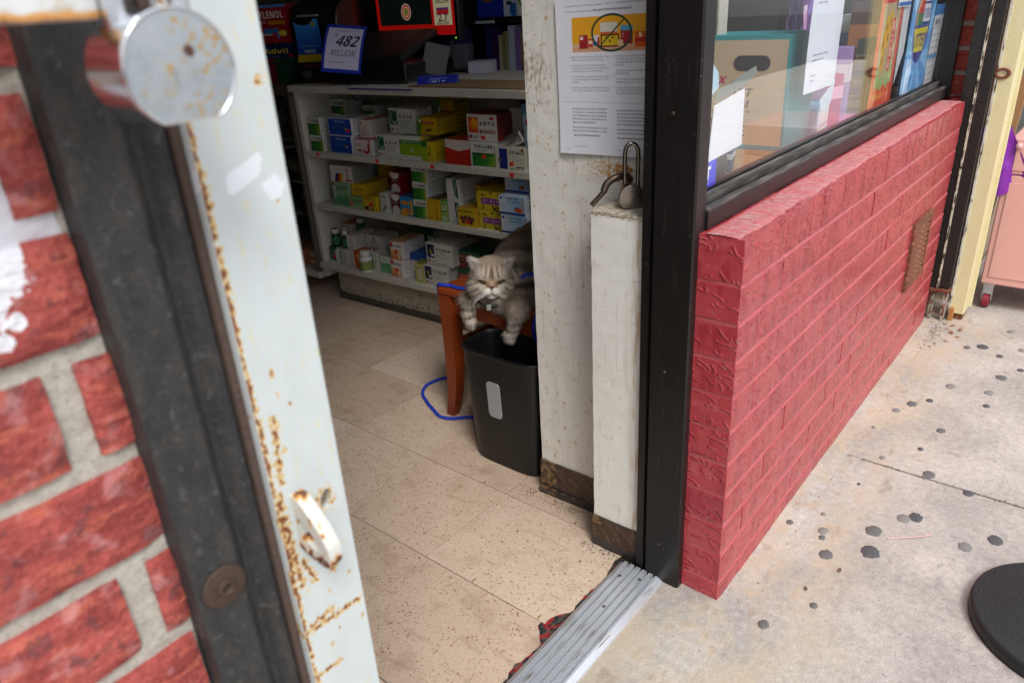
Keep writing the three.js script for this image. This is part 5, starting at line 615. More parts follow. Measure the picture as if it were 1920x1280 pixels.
  { // monitor showing the lottery screen
    const t = thing('monitor', 'black monitor with a red-bordered lottery screen on the counter', 'monitor', on(0.285, 0.42), T - 0.1);
    mesh('bezel', bx(-0.265, 0.265, 0.135, 0.465, -0.035, 0, 0.006), bk, t); mesh('stand', merge([bx(-0.045, 0.045, 0.0, 0.16, -0.07, -0.04, 0.004), bx(-0.12, 0.12, 0, 0.012, -0.16, 0.05, 0.004)]), bk, t);
    const st = canvasTex(1024, 640, (g, w, h) => { R_(g, '#c01410', 0, 0, w, h); R_(g, '#0c1412', 40, 30, 700, 520); R_(g, '#cbbf9c', 772, 0, 220, 560); E_(g, '#c8c4b8', 410, 440, 66, 70); E_(g, '#b8401c', 410, 440, 58, 62); E_(g, '#cfc8b8', 410, 440, 40, 44); E_(g, '#c06a20', 410, 440, 34, 37); E_(g, '#6a8a3a', 410, 440, 24, 26); T_(g, '#26241e', "'603", 800, 330, 100, 170); T_(g, '#4a463a', 'MILLION', 806, 384, 44, 160); R_(g, '#2a3a7a', 806, 420, 150, 14); R_(g, '#b02030', 806, 434, 150, 40); T_(g, '#26241e', "'2.7", 800, 530, 84, 160); T_(g, '#4a463a', 'MILLION', 806, 556, 34, 150); lines(g, 60, 590, 380, 1, 18, '#7c0e0c', 14); lines(g, 80, 60, 420, 3, 60, '#2f3a34', 14); });
    const sc = std({ map: st, emissiveMap: st, emissive: new THREE.Color(1, 1, 1), emissiveIntensity: 0.22, roughness: 0.25 }); const pl = new THREE.PlaneGeometry(0.492, 0.296); const s = mesh('screen', pl, sc, t); s.position.set(0, 0.306, 0.0006);
    const led = mesh('power_light', new THREE.BoxGeometry(0.006, 0.004, 0.002), std({ color: 0x204010, emissive: new THREE.Color('#9be030'), emissiveIntensity: 0.8 }), t); led.position.set(0.245, 0.146, 0.001);
    const l = new THREE.RectAreaLight(new THREE.Color(0.5, 0.16, 0.12), 0.12, 0.48, 0.28); l.position.set(0, 0.306, 0.004); l.rotation.y = PI; l.name = 'screen_light'; t.add(l);
    const paper = mesh('paper_sheet', (() => { const g = new THREE.PlaneGeometry(0.1, 0.115, 4, 4); return g; })(), plain('#6d6a6c', 0.8, { side: THREE.DoubleSide })); const q = on(0.52, 0.27); q[1] += 0.075; paper.position.set(...q); paper.rotation.set(-0.2, T + 0.5, -0.25, 'YXZ'); tag(paper, 'grey sheet of paper propped under the monitor', 'paper'); }
  { const g = bx(-0.075, 0.075, 0, 0.03, -0.03, 0.03); const p = g.attributes.position; for (let i = 0; i < p.count; i++) if (p.getY(i) > 0.01 && p.getZ(i) > 0) p.setZ(i, 0.005); g.computeVertexNormals(); const t = thing('desk_sign', 'small blue wedge sign with pale lettering on the counter', 'sign', on(0.66, 0.12), T + 0.55); mesh('wedge', g, plain('#1a2fa0', 0.35), t); const pm = canvasTex(256, 64, (c) => { R_(c, '#1a2fa0', 0, 0, 256, 64); lines(c, 40, 10, 170, 2, 12, '#b0bcd8', 6); lines(c, 36, 38, 190, 1, 12, '#b0bcd8', 14); }); const f = mesh('plate', new THREE.PlaneGeometry(0.11, 0.026), std({ map: pm, roughness: 0.4 }), t); f.position.set(0.01, 0.016, 0.0195); f.rotation.x = -0.7; }
  { const m = mesh('cardboard_sheet', bx(-0.3, 0.34, 0, 0.004, -0.21, 0.02), std({ map: colourTex(256, 128, 0.65, 0.25, (x, y) => mix3([136, 106, 72], [152, 122, 86], fbm(x * 30, y * 30, 4))), roughness: 0.9 })); m.position.set(...on(0.9, 0.03)); m.rotation.y = T - 0.02; tag(m, 'flat brown cardboard sheet lying on the counter edge', 'cardboard'); const b = mesh('blue_tape', bx(-0.17, 0.17, 0, 0.004, 0, 0.006), plain('#1c2f9a', 0.5)); b.position.set(...LOC(0.48, TOP - 0.008, -0.0125)); b.rotation.y = T; tag(b, 'strip of blue tape along the counter edge below the till', 'tape'); }
  { const m = mesh('index_card_box', bx(-0.05, 0.05, 0, 0.046, -0.13, 0, 0.002), plain('#aeb0bc', 0.7)); m.position.set(...LOC(0.555, TOP + 0.0005, 0.50)); m.rotation.y = T + 0.45; tag(m, 'small white card box in front of the binders', 'box'); }
  // binders and books in a row under the black shelf
  let u = 0.50; const v = 0.62; const row = [['navy blue binder at the left end of the row behind the counter', '#12185a', 0.03, 0.175, 0], ['dark purple binder second from the left end of the row', '#33124e', 0.035, 0.18, 0], ['thin cream booklet next to the purple binder', '#a8a07c', 0.016, 0.14, 0], ['thin olive booklet among the cream ones', '#7a7a4a', 0.012, 0.15, 0], ['thin khaki booklet left of the white binder', '#8f8a5a', 0.014, 0.155, 0], ['tall white binder in the middle of the row', '#b0b4c8', 0.032, 0.176, 0], ['lilac folder right of the white binder', '#7a62a0', 0.026, 0.16, 0], ['tan folder next to the lilac one', '#8a7650', 0.022, 0.15, 0], ['thin grey folder leaning beside the tan one', '#9a958c', 0.014, 0.14, 0.06], ['dark red folder leaning to the right', '#8a1226', 0.03, 0.165, 0.1], ['wide violet binder right of the red folder', '#35127a', 0.09, 0.165, 0.02], ['dark maroon binder beside the violet one', '#3c1030', 0.03, 0.18, 0], ['royal blue binder near the white door jamb', '#12208c', 0.045, 0.178, 0], ['dark navy binder at the right end of the row', '#0e1450', 0.09, 0.18, 0]];
  for (const [lab, col, w, h, lean] of row) { u += 0.02 * (lean ? 1 : 0) * lean * 10; const g = merge([bx(-w / 2, -w / 2 + 0.003, 0, h, -0.2, 0), bx(w / 2 - 0.003, w / 2, 0, h, -0.2, 0), bx(-w / 2 + 0.0031, w / 2 - 0.0031, 0, h, -0.003, 0), bx(-w / 2 + 0.0031, w / 2 - 0.0031, 0.006, h - 0.008, -0.19, -0.0035)]); const m = mesh('binder', g, plain(col, 0.45)); m.position.set(...LOC(u + w / 2, TOP + 0.0005 + lean * w * 0.5, v)); m.rotation.set(0, T, lean, 'YXZ'); tag(m, lab, 'binder', 'binders and folders behind the counter'); u += w + 0.003; }
  { const t = thing('back_shelf', 'black shelving unit behind the counter', 'shelf', LOC(0, 0, 0), T); mesh('shelf', bx(0.28, 1.3, 1.128, 1.154, -1.05, -0.60), plain('#141416', 0.5), t); mesh('shelf', bx(0.28, 1.3, 1.46, 1.48, -1.05, -0.60), plain('#141416', 0.5), t); mesh('back_panel', bx(-1.0, 1.3, 0.0, 2.0, -1.075, -1.051), plain('#1a1a1c', 0.7), t); mesh('upright', bx(1.301, 1.32, 0, 2.0, -1.07, -0.60), plain('#141416', 0.5), t); mesh('lower_deck', bx(0.28, 1.3, 0, 0.94, -1.05, -0.751), plain('#242220', 0.7), t); mesh('edge_strip', bx(0.47, 0.57, 1.131, 1.141, -0.5995, -0.595), plain('#b8bcc4', 0.4), t); }
  // small packets standing on the black shelf
  const pk = canvasTex(1024, 256, (g) => { const q = [(c) => { R_(c, '#1c34a8', 0, 0, 128, 256); E_(c, '#8a5a2a', 60, 120, 30, 50, 0.3); E_(c, '#7a4c24', 96, 110, 22, 46, 0.2); E_(c, '#dfe4ee', 76, 50, 20, 22); lines(c, 10, 20, 50, 3, 14, '#a8b8e0', 6); }, (c) => { R_(c, '#c8d4e4', 0, 0, 128, 256); E_(c, '#2a6ab8', 100, 200, 40, 60); E_(c, '#2c3440', 56, 140, 30, 20); lines(c, 20, 60, 80, 3, 16, '#6a7484', 6); }, (c) => { R_(c, '#d2dcd4', 0, 0, 128, 256); c.strokeStyle = '#5a9a2a'; c.lineWidth = 16; c.beginPath(); c.moveTo(0, 80); c.quadraticCurveTo(30, 190, 80, 200); c.stroke(); E_(c, '#1f8a8a', 96, 210, 28, 28); E_(c, '#3a8a4a', 70, 100, 12, 10); lines(c, 40, 30, 70, 2, 18, '#7a9a8a', 5); }, (c) => { R_(c, '#8a8a96', 0, 0, 128, 256); R_(c, '#a2a2ac', 30, 0, 20, 256); R_(c, '#74747e', 76, 0, 14, 256); }, (c) => { R_(c, '#d4d6da', 0, 0, 128, 256); R_(c, '#1f37a0', 14, 40, 100, 170); E_(c, '#d8a050', 60, 100, 26, 38); lines(c, 20, 16, 90, 1, 14, '#4a4a55', 10); }, (c) => { R_(c, '#d6d8d4', 0, 0, 128, 256); R_(c, '#14582e', 14, 110, 90, 140); R_(c, '#1a4a3a', 14, 0, 90, 36); c.fillStyle = '#d6d8d4'; c.beginPath(); c.moveTo(14, 110); c.lineTo(60, 150); c.lineTo(104, 110); c.fill(); }, (c) => { R_(c, '#6a6660', 0, 0, 128, 256); }, (c) => { R_(c, '#b9a09a', 0, 0, 128, 256); E_(c, '#8a1c20', 60, 140, 34, 90); E_(c, '#c06a3a', 62, 110, 14, 40); R_(c, '#c03a24', 0, 0, 128, 24); }]; q.forEach((f, k) => { g.save(); g.translate(k * 128, 0); g.beginPath(); g.rect(0, 0, 128, 256); g.clip(); f(g); g.restore(); }); });
  const pkm = std({ map: pk, roughness: 0.4 }); let x = 0.47; const P = [[0, 'blue packet with brown figures on the black back shelf', 0.135, 0.16], [1, 'white and blue packet beside the blue one on the back shelf', 0.065, 0.11], [2, 'white packet with a green swirl on the back shelf', 0.08, 0.11], [3, 'grey striped packet on the back shelf', 0.04, 0.12], [4, 'white packet with a navy panel on the back shelf', 0.06, 0.16], [5, 'white and dark green packet on the back shelf', 0.055, 0.16], [6, 'plain grey packet on the back shelf', 0.05, 0.14], [7, 'pink and red packet on the back shelf, left of two', 0.05, 0.14], [7, 'pink and red packet on the back shelf, right of two', 0.05, 0.14]];
  for (const [k, lab, w, h] of P) { const g = new THREE.BoxGeometry(w, h, 0.05); g.translate(0, h / 2, -0.025); const uv = g.attributes.uv, n = g.attributes.normal; for (let i = 0; i < uv.count; i++) uv.setX(i, (k + (Math.abs(n.getZ(i)) > 0.5 ? 0.02 + 0.96 * uv.getX(i) : 0.03)) / 8); const m = mesh('packet', g, pkm); m.position.set(...LOC(x + w / 2, 1.1545, 0.615)); m.rotation.y = T; tag(m, lab, 'packet', 'packets on the back shelf'); x += w + 0.006; }
  { // yellow starburst price card
    const sh = new THREE.Shape(); for (let i = 0; i < 26; i++) { const a = i / 26 * 2 * PI, r = i % 2 ? 0.033 : 0.045; sh[i ? 'lineTo' : 'moveTo'](r * Math.cos(a), r * Math.sin(a) * 1.2); } sh.closePath(); const g = new THREE.ExtrudeGeometry(sh, { depth: 0.001, bevelEnabled: false }); const m = mesh('starburst_card', g, plain('#c8b80e', 0.6)); const q = on(0.38, 0.52); q[1] += 0.25; m.position.set(...q); m.rotation.set(0, T + 0.5, 0.1, 'YXZ'); tag(m, 'yellow starburst price card behind the till', 'price card');
    const st = mesh('card_stand', bx(-0.004, 0.004, 0, 0.25, -0.004, 0.0), plain('#55504a', 0.6), m); st.rotation.set(0, 0, 0); st.position.set(0, -0.252, -0.002); 
    const bxs = [['stacked grey carton behind the till, lower', 0.36, 0, 0.12, 0.11, '#5c5862'], ['stacked navy carton behind the till, upper', 0.37, 0.1105, 0.11, 0.07, '#1c2148']]; for (const [lab, u2, dy, w, h, c] of bxs) { const k = mesh('storage_box', bx(-w / 2, w / 2, 0, h, -0.1, 0, 0.002), plain(c, 0.6)); const p = on(u2, 0.56); p[1] += dy; k.position.set(...p); k.rotation.y = T + 0.3; tag(k, lab, 'box'); } }
}
// ---------------------------------------------------------------- wooden seat, waste bin, leash, cat
{
  M.wood = std({ map: colourTex(512, 512, 0.5, 0.5, (x, y) => { const g = fbm(x * 6, y * 60, 4), f = fbm(x * 30, y * 300, 3); let c = mix3([122, 50, 18], [152, 70, 28], g); const k = (f - 0.5) * 30; return [c[0] + k, c[1] + k * 0.6, c[2] + k * 0.4]; }), roughness: 0.32 });
  M.woodUp = std({ map: colourTex(512, 512, 0.5, 0.5, (x, y) => { const g = fbm(x * 60, y * 6, 4), f = fbm(x * 300, y * 30, 3); let c = mix3([118, 48, 18], [148, 66, 27], g); const k = (f - 0.5) * 30; return [c[0] + k, c[1] + k * 0.6, c[2] + k * 0.4]; }), roughness: 0.34 });
  M.woodTip = std({ color: new THREE.Color('#3f2416'), roughness: 0.5 });
  const c = thing('wooden_chair', 'reddish brown wooden chair beside the counter that the cat lies on', 'chair', [1.65, 0, -1.3]);
  const seat = bx(-0.215, 0.215, 0.424, 0.447, -0.222, 0.222, 0.009); roughen(seat, 0.0001, 20, 1); mesh('seat', metreUV(seat), M.wood, c);
  const leg = (sx, sz) => { const ring = (y, k, ox, oz) => [y, k, ox, oz], st = [ring(0, 0.0145, sx * 0.006, sz * 0.026), ring(0.03, 0.0155, sx * 0.004, sz * 0.02), ring(0.1, 0.0185, 0, sz * 0.008), ring(0.2, 0.021, 0, 0), ring(0.32, 0.0225, 0, -sz * 0.002), ring(0.4238, 0.0235, 0, -sz * 0.002)]; const pos = [], n = 4, cs = [[-1, -1], [1, -1], [1, 1], [-1, 1]]; for (let i = 0; i + 1 < st.length; i++) for (let q = 0; q < n; q++) { const A = st[i], B_ = st[i + 1], a = cs[q], b = cs[(q + 1) % 4]; const P = (s, k) => [s[2] + k[0] * s[1], s[0], s[3] + k[1] * s[1]]; const p1 = P(A, a), p2 = P(A, b), p3 = P(B_, b), p4 = P(B_, a); pos.push(...p1, ...p3, ...p2, ...p1, ...p4, ...p3); } const g = new THREE.BufferGeometry(); g.setAttribute('position', new THREE.Float32BufferAttribute(pos, 3)); g.computeVertexNormals(); return metreUV(g); };
  for (const [sx, sz] of [[-1, -1], [-1, 1], [1, -1], [1, 1]]) { const g = leg(sx, sz); g.translate(sx * 0.188, 0, sz * 0.198); const l = mesh('leg', g, M.woodUp, c); }
  mesh('apron', bx(-0.196, -0.176, 0.362, 0.4235, -0.174, 0.174, 0.002), M.wood, c); mesh('apron', bx(0.176, 0.196, 0.362, 0.4235, -0.174, 0.174, 0.002), M.wood, c); mesh('apron', bx(-0.164, 0.164, 0.362, 0.4235, -0.206, -0.188, 0.002), M.wood, c); mesh('apron', bx(-0.164, 0.164, 0.362, 0.4235, 0.188, 0.206, 0.002), M.wood, c);
  mesh('stretcher', bx(-0.168, 0.168, 0.235, 0.262, -0.208, -0.190, 0.004), M.wood, c); mesh('stretcher', bx(-0.168, 0.168, 0.235, 0.262, 0.190, 0.208, 0.004), M.wood, c); mesh('stretcher', bx(-0.01, 0.012, 0.24, 0.258, -0.189, 0.189, 0.004), M.wood, c);
}
{
  const t = thing('waste_bin', 'black plastic waste bin under the cat with a grey label on its front', 'waste bin', [1.378, 0, -1.19]);
  const H = 0.357, N = 96, se = (a, b, q, n = 4.6) => { const c = Math.cos(q), s = Math.sin(q); return [a * Math.sign(c) * Math.pow(Math.abs(c), 2 / n), b * Math.sign(s) * Math.pow(Math.abs(s), 2 / n)]; };
  const prof = [[0.004, 0.9, 0], [0.0, 0.97, 0], [0.004, 1, 0], [0.06, 1, 0], [0.12, 1, 0], [0.2, 1, 0], [0.28, 1, 0], [0.345, 1, 0], [0.348, 1, 0.0025], [0.354, 1, 0.003], [H, 1, 0.0012], [H, 1, -0.0022], [0.345, 1, -0.003], [0.2, 1, -0.003], [0.02, 1, -0.003], [0.012, 0.93, -0.003], [0.01, 0.01, 0]];
  const pos = [], idx = []; prof.forEach(([y, k, o], j) => { const f = y / H, a = (0.062 + 0.013 * f) * k + o, b = (0.117 + 0.02 * f) * k + o; for (let i = 0; i < N; i++) { const p = se(a, b, i / N * 2 * PI); pos.push(p[0], y, p[1]); } if (j) for (let i = 0; i < N; i++) { const i2 = (i + 1) % N, p = (j - 1) * N, q = j * N; idx.push(p + i, q + i2, p + i2, p + i, q + i, q + i2); } });
  let g = new THREE.BufferGeometry(); g.setAttribute('position', new THREE.Float32BufferAttribute(pos, 3)); g.setIndex(idx); g.computeVertexNormals(); metreUV(g);
  mesh('bin_body', g, std({ color: new THREE.Color('#0e0f11'), roughness: 0.42, bumpMap: greyTex(256, 256, 0.1, 0.1, (x, y) => fbm(x * 500, y * 500, 2)), bumpScale: 0.0003, roughnessMap: greyTex(256, 256, 0.4, 0.4, (x, y) => 0.75 + 0.4 * fbm(x * 14, y * 14, 4)) }), t);
  const r = 0.012, w = 0.023, h = 0.055, s = new THREE.Shape(); s.moveTo(-w + r, -h); s.lineTo(w - r, -h); s.absarc(w - r, -h + r, r, -PI / 2, 0); s.lineTo(w, h - r); s.absarc(w - r, h - r, r, 0, PI / 2); s.lineTo(-w + r, h); s.absarc(-w + r, h - r, r, PI / 2, PI); s.lineTo(-w, -h + r); s.absarc(-w + r, -h + r, r, PI, PI * 1.5);
  const lg = new THREE.ExtrudeGeometry(s, { depth: 0.0012, bevelEnabled: true, bevelSize: 0.0008, bevelThickness: 0.0006, bevelSegments: 2 }); const l = mesh('label_plate', lg, std({ color: new THREE.Color('#9a9c9c'), roughness: 0.35 }), t); l.rotation.set(0, -PI / 2, 0, 'YXZ'); l.rotation.x = 0.036; l.position.set(-0.0705, 0.218, -0.012);
}
{ // blue laid rope: three strands twisted round one path
  const L = thing('rope_leash', 'bright blue twisted rope leash running from the cat to a loop on the floor', 'leash');
  const path = new THREE.CatmullRomCurve3([[1.47, 0.475, -1.37], [1.463, 0.456, -1.411], [1.452, 0.4525, -1.446], [1.456, 0.4525, -1.480], [1.447, 0.4525, -1.502], [1.452, 0.447, -1.527], [1.47, 0.38, -1.545], [1.55, 0.12, -1.62], [1.64, 0.008, -1.69], [1.60, 0.0065, -1.722], [1.538, 0.0065, -1.730], [1.489, 0.0065, -1.699], [1.455, 0.0065, -1.645], [1.430, 0.0065, -1.59], [1.410, 0.0065, -1.535], [1.422, 0.0065, -1.497], [1.46, 0.0065, -1.455], [1.50, 0.0065, -1.38], [1.50, 0.03, -1.25], [1.49, 0.15, -1.16], [1.455, 0.32, -1.150], [1.418, 0.40, -1.142], [1.412, 0.465, -1.120], [1.412, 0.513, -1.107], [1.416, 0.545, -1.112], [1.42, 0.560, -1.135], [1.425, 0.552, -1.165], [1.44, 0.535, -1.19]].map((p) => V3(...p)), false, 'centripetal');
  const n = 900, fr = path.computeFrenetFrames(n, false), pts = path.getSpacedPoints(n), len = path.getLength(), mats = ['#1238b8', '#1740c8', '#0f30a0'].map((c) => plain(c, 0.5));
  for (let s = 0; s < 3; s++) { const q = pts.map((p, i) => { const a = i / n * len / 0.026 * 2 * PI + s * 2 * PI / 3; return p.clone().addScaledVector(fr.normals[i], 0.0027 * Math.cos(a)).addScaledVector(fr.binormals[i], 0.0027 * Math.sin(a)); }); const g = new THREE.TubeGeometry(new THREE.CatmullRomCurve3(q), 1800, 0.003, 6); mesh('strand', g, mats[s], L); }
}
// ------------------------------------------------ cat
{
  const HC = V3(1.452, 0.508, -1.312), F = V3(-0.735, 0.06, 0.675).normalize(), UP = V3(0, 1, 0).addScaledVector(F, -F.y).normalize(), RT = V3().crossVectors(UP, F).normalize();
  const tilt = 0.06, HS = 1.08; { const u = UP.clone(), r = RT.clone(); UP.copy(u).multiplyScalar(Math.cos(tilt)).addScaledVector(r, Math.sin(tilt)); RT.copy(r).multiplyScalar(Math.cos(tilt)).addScaledVector(u, -Math.sin(tilt)); }
  const local = (p, o = V3()) => { o.subVectors(p, HC); o.multiplyScalar(1 / HS); return o.set(o.dot(RT), o.dot(UP), o.dot(F)); }, world = (a, b, c) => HC.clone().addScaledVector(RT, a * HS).addScaledVector(UP, b * HS).addScaledVector(F, c * HS);
  const ell = (p, x, y, z, a, b, c) => { const k = Math.hypot((p.x - x) / a, (p.y - y) / b, (p.z - z) / c); return (k - 1) * Math.min(a, b, c); };
  const cap = (p, ax, ay, az, bx_, by, bz, ra, rb) => { const dx = bx_ - ax, dy = by - ay, dz = bz - az, t = Math.max(0, Math.min(1, ((p.x - ax) * dx + (p.y - ay) * dy + (p.z - az) * dz) / (dx * dx + dy * dy + dz * dz))); return Math.hypot(p.x - ax - dx * t, p.y - ay - dy * t, p.z - az - dz * t) - (ra + (rb - ra) * t); };
  const smin = (a, b, k) => { const h = Math.max(k - Math.abs(a - b), 0) / k; return Math.min(a, b) - h * h * k * 0.25; };
  function headField(q) { // q in head coordinates
    let d = ell(q, 0, 0.004, -0.004, 0.053, 0.050, 0.046); const ax = Math.abs(q.x), m = { x: ax, y: q.y, z: q.z };
    d = smin(d, ell(m, 0.027, -0.016, 0.018, 0.030, 0.027, 0.026), 0.014); d = smin(d, ell(m, 0.017, 0.019, 0.028, 0.024, 0.017, 0.018), 0.012); d = smin(d, ell(m, 0.0115, -0.0235, 0.041, 0.0145, 0.0115, 0.012), 0.006); d = smin(d, ell(q, 0, -0.0365, 0.033, 0.015, 0.0105, 0.013), 0.006); d = smin(d, ell(q, 0, -0.0055, 0.0475, 0.0085, 0.0075, 0.0065), 0.007);
    d = Math.max(d, -ell({ x: ax, y: q.y - (ax - 0.0205) * 0.3, z: q.z }, 0.0205, 0.0005, 0.0495, 0.0105, 0.0038, 0.006)); // eye slits
    let e = cap(m, 0.033, 0.028, -0.002, 0.053, 0.051, 0.004, 0.0165, 0.0045); e = Math.max(e, -cap(m, 0.038, 0.032, 0.014, 0.054, 0.05, 0.014, 0.0125, 0.004)); d = smin(d, e, 0.008);
    return d;
  }
  const lq = V3();
  const P = { chest: [1.528, 0.487, -1.312], mid: [1.615, 0.512, -1.310], rump: [1.735, 0.525, -1.320] };
  function bodyField(p) {
    let d = cap(p, ...P.chest, ...P.mid, 0.058, 0.075); d = smin(d, cap(p, ...P.mid, ...P.rump, 0.075, 0.082), 0.03); d = smin(d, cap(p, HC.x + 0.03, HC.y - 0.012, HC.z - 0.012, P.chest[0] + 0.01, P.chest[1] + 0.004, P.chest[2], 0.043, 0.056), 0.025); d = smin(d, ell(p, 1.472, 0.450, -1.290, 0.034, 0.034, 0.056), 0.025);
    d = smin(d, ell(p, 1.565, 0.487, -1.245, 0.06, 0.055, 0.055), 0.03);
    let l = cap(p, 1.462, 0.462, -1.345, 1.431, 0.430, -1.386, 0.026, 0.0205); l = smin(l, cap(p, 1.431, 0.430, -1.386, 1.412, 0.394, -1.375, 0.0195, 0.0165), 0.01); l = smin(l, ell(p, 1.407, 0.379, -1.362, 0.0165, 0.0165, 0.019), 0.008); for (const k of [-1, 0, 1]) l = smin(l, ell(p, 1.397 - 0.001 * (1 - k * k), 0.371, -1.356 + k * 0.0095, 0.0075, 0.0085, 0.0062), 0.003); d = smin(d, l, 0.016);
    let r = cap(p, 1.505, 0.468, -1.225, 1.436, 0.450, -1.205, 0.032, 0.0255); r = smin(r, cap(p, 1.436, 0.450, -1.205, 1.416, 0.386, -1.212, 0.0225, 0.0175), 0.012); r = smin(r, ell(p, 1.410, 0.369, -1.221, 0.0175, 0.016, 0.021), 0.008); for (const k of [-1, 0, 1]) r = smin(r, ell(p, 1.401 - 0.001 * (1 - k * k), 0.359, -1.216 + k * 0.0105, 0.008, 0.0085, 0.0066), 0.003); d = smin(d, r, 0.016);
    const tail = cap(p, 1.80, 0.478, -1.32, 1.80, 0.474, -1.43, 0.028, 0.024); d = smin(d, tail, 0.02);
    return d;
  }
  function polygonise(c, half, res, f) {
    const mc = new MarchingCubes(res, new THREE.MeshBasicMaterial(), false, false, 160000); mc.isolation = 0; const s2 = res * res, h = res / 2, p = V3();
    for (let k = 0; k < res; k++) for (let j = 0; j < res; j++) for (let i = 0; i < res; i++) { p.set(c[0] + (i - h) / h * half, c[1] + (j - h) / h * half, c[2] + (k - h) / h * half); mc.field[i + j * res + k * s2] = -f(p); }
    mc.update(); const n = mc.count, pos = new Float32Array(n * 3); for (let i = 0; i < n; i++) { pos[3 * i] = c[0] + mc.positionArray[3 * i] * half; pos[3 * i + 1] = c[1] + mc.positionArray[3 * i + 1] * half; pos[3 * i + 2] = c[2] + mc.positionArray[3 * i + 2] * half; }
    let g = new THREE.BufferGeometry(); g.setAttribute('position', new THREE.BufferAttribute(pos, 3)); g = mergeVertices(g, 1e-5); { const ix = g.index.array, P0 = g.attributes.position, a0 = V3(), b0 = V3(), c0 = V3(); for (let i = 0; i < ix.length; i += 3) { a0.fromBufferAttribute(P0, ix[i]); b0.fromBufferAttribute(P0, ix[i + 1]); c0.fromBufferAttribute(P0, ix[i + 2]); const m = a0.clone().add(b0).add(c0).divideScalar(3), n0 = b0.sub(a0).cross(c0.sub(a0)).normalize(), e0 = 0.001; if (f(m.clone().addScaledVector(n0, e0)) < f(m.clone().addScaledVector(n0, -e0))) { const t0 = ix[i + 1]; ix[i + 1] = ix[i + 2]; ix[i + 2] = t0; } } } const q = g.attributes.position, nn = new Float32Array(q.count * 3), e = 0.0008, a = V3();
    for (let i = 0; i < q.count; i++) { p.fromBufferAttribute(q, i); const gx = f(a.set(p.x + e, p.y, p.z)) - f(a.set(p.x - e, p.y, p.z)), gy = f(a.set(p.x, p.y + e, p.z)) - f(a.set(p.x, p.y - e, p.z)), gz = f(a.set(p.x, p.y, p.z + e)) - f(a.set(p.x, p.y, p.z - e)), l = Math.hypot(gx, gy, gz) || 1; nn[3 * i] = gx / l; nn[3 * i + 1] = gy / l; nn[3 * i + 2] = gz / l; }
    g.setAttribute('normal', new THREE.BufferAttribute(nn, 3)); return g;
  }
  // coat: silver-cream ground, brown tabby marks (linear colours)
  const cream = [0.50, 0.41, 0.32], silver = [0.56, 0.50, 0.43], brown = [0.085, 0.055, 0.036], ginger = [0.40, 0.255, 0.15], white = [0.74, 0.70, 0.64], grey = [0.14, 0.105, 0.08];
  function coat(p, onHead) {
    if (onHead) {
      local(p, lq); const a = lq.x, b = lq.y, c = lq.z, ax = Math.abs(a), n = fbm(a * 160, b * 160, 3); let col = mix3(silver, cream, sm(0.3, 0.7, n));
      col = mix3(col, ginger, 0.55 * sm(0.016, 0.03, b) * sm(0.036, 0.012, ax)); // warm crown
      const st = Math.max(0, Math.sin(ax * 520 - 0.4 + (b - 0.02) * 90)) * sm(0.004, 0.016, b) * sm(0.034, 0.02, ax) * sm(0.056, 0.03, b); col = mix3(col, brown, 0.8 * sm(0.25, 0.8, st) * sm(0.3, 0.6, n + 0.15)); if (ax < 0.0034 && b > 0.004 && b < 0.03) col = mix3(col, brown, 0.75);
      const ch = Math.sin((b + ax * 0.55) * 430) * sm(0.026, 0.036, ax) * sm(0.016, 0.0, b); col = mix3(col, grey, 0.8 * sm(0.15, 0.7, ch));
      col = mix3(col, brown, 0.85 * sm(0.0028, 0.0012, Math.abs(ax - 0.0095 - (0.001 - b) * 0.22)) * sm(-0.014, -0.01, b) * sm(0.006, 0.002, b) * sm(0.03, 0.036, c)); // tear line
      const eye = Math.hypot((ax - 0.0205) / 0.0145, (b - 0.001 - (ax - 0.0205) * 0.3) / 0.0056); if (c > 0.02) { col = mix3(col, [0.45, 0.29, 0.14], 0.6 * sm(1.5, 1.1, eye)); col = mix3(col, [0.035, 0.025, 0.018], sm(1.12, 0.92, eye)); }
      col = mix3(col, ginger, 0.8 * sm(0.02, 0.008, Math.hypot(ax, (b + 0.002) * 1.0)) * sm(0.03, 0.04, c)); col = mix3(col, white, sm(0.0225, 0.015, Math.hypot(ax * 0.8, (b + 0.027) * 1.25)) * sm(0.026, 0.034, c)); col = mix3(col, [0.12, 0.06, 0.045], 0.9 * sm(0.0016, 0.0006, Math.abs(ax - 0.0) + Math.max(0, b + 0.018) * 0.5) * sm(-0.032, -0.03, b) * sm(-0.012, -0.015, b) * sm(0.04, 0.044, c));
      if (ax < 0.008 && Math.abs(b + 0.0315) < 0.0016 && c > 0.03) col = [0.3, 0.14, 0.11];
      if (b > 0.03 && ax > 0.034) col = mix3(col, [0.52, 0.47, 0.44], 0.7); return col;
    }
    const n = fbm(p.x * 60, (p.y + p.z) * 60, 3, 2), along = (p.x - 1.45) * 0.9 - (p.z + 1.3) * 0.5; let col = mix3(cream, [0.34, 0.26, 0.20], sm(0.3, 0.7, n)); col = mix3(col, [0.19, 0.13, 0.09], 0.85 * sm(1.55, 1.62, p.x + 0.6 * (p.y - 0.5))); col = mix3(col, brown, 0.75 * sm(0.1, 0.7, Math.sin(along * 130 + 5 * n)) * sm(0.455, 0.49, p.y)); col = mix3(col, white, 0.55 * sm(0.475, 0.43, p.y) * sm(1.49, 1.455, p.x) * sm(0.08, 0.05, Math.abs(p.z + 1.285)));
    if (p.y < 0.445 && (p.z < -1.335 || p.z > -1.25)) { col = mix3(cream, silver, n); const bands = Math.sin(p.y * 300 + (p.z < -1.3 ? 0.6 : 2.6) + 3 * n); col = mix3(col, grey, 0.95 * sm(0.05, 0.6, bands)); if (p.y < 0.378) col = mix3(col, [0.42, 0.37, 0.32], 0.6); } return col;
  }
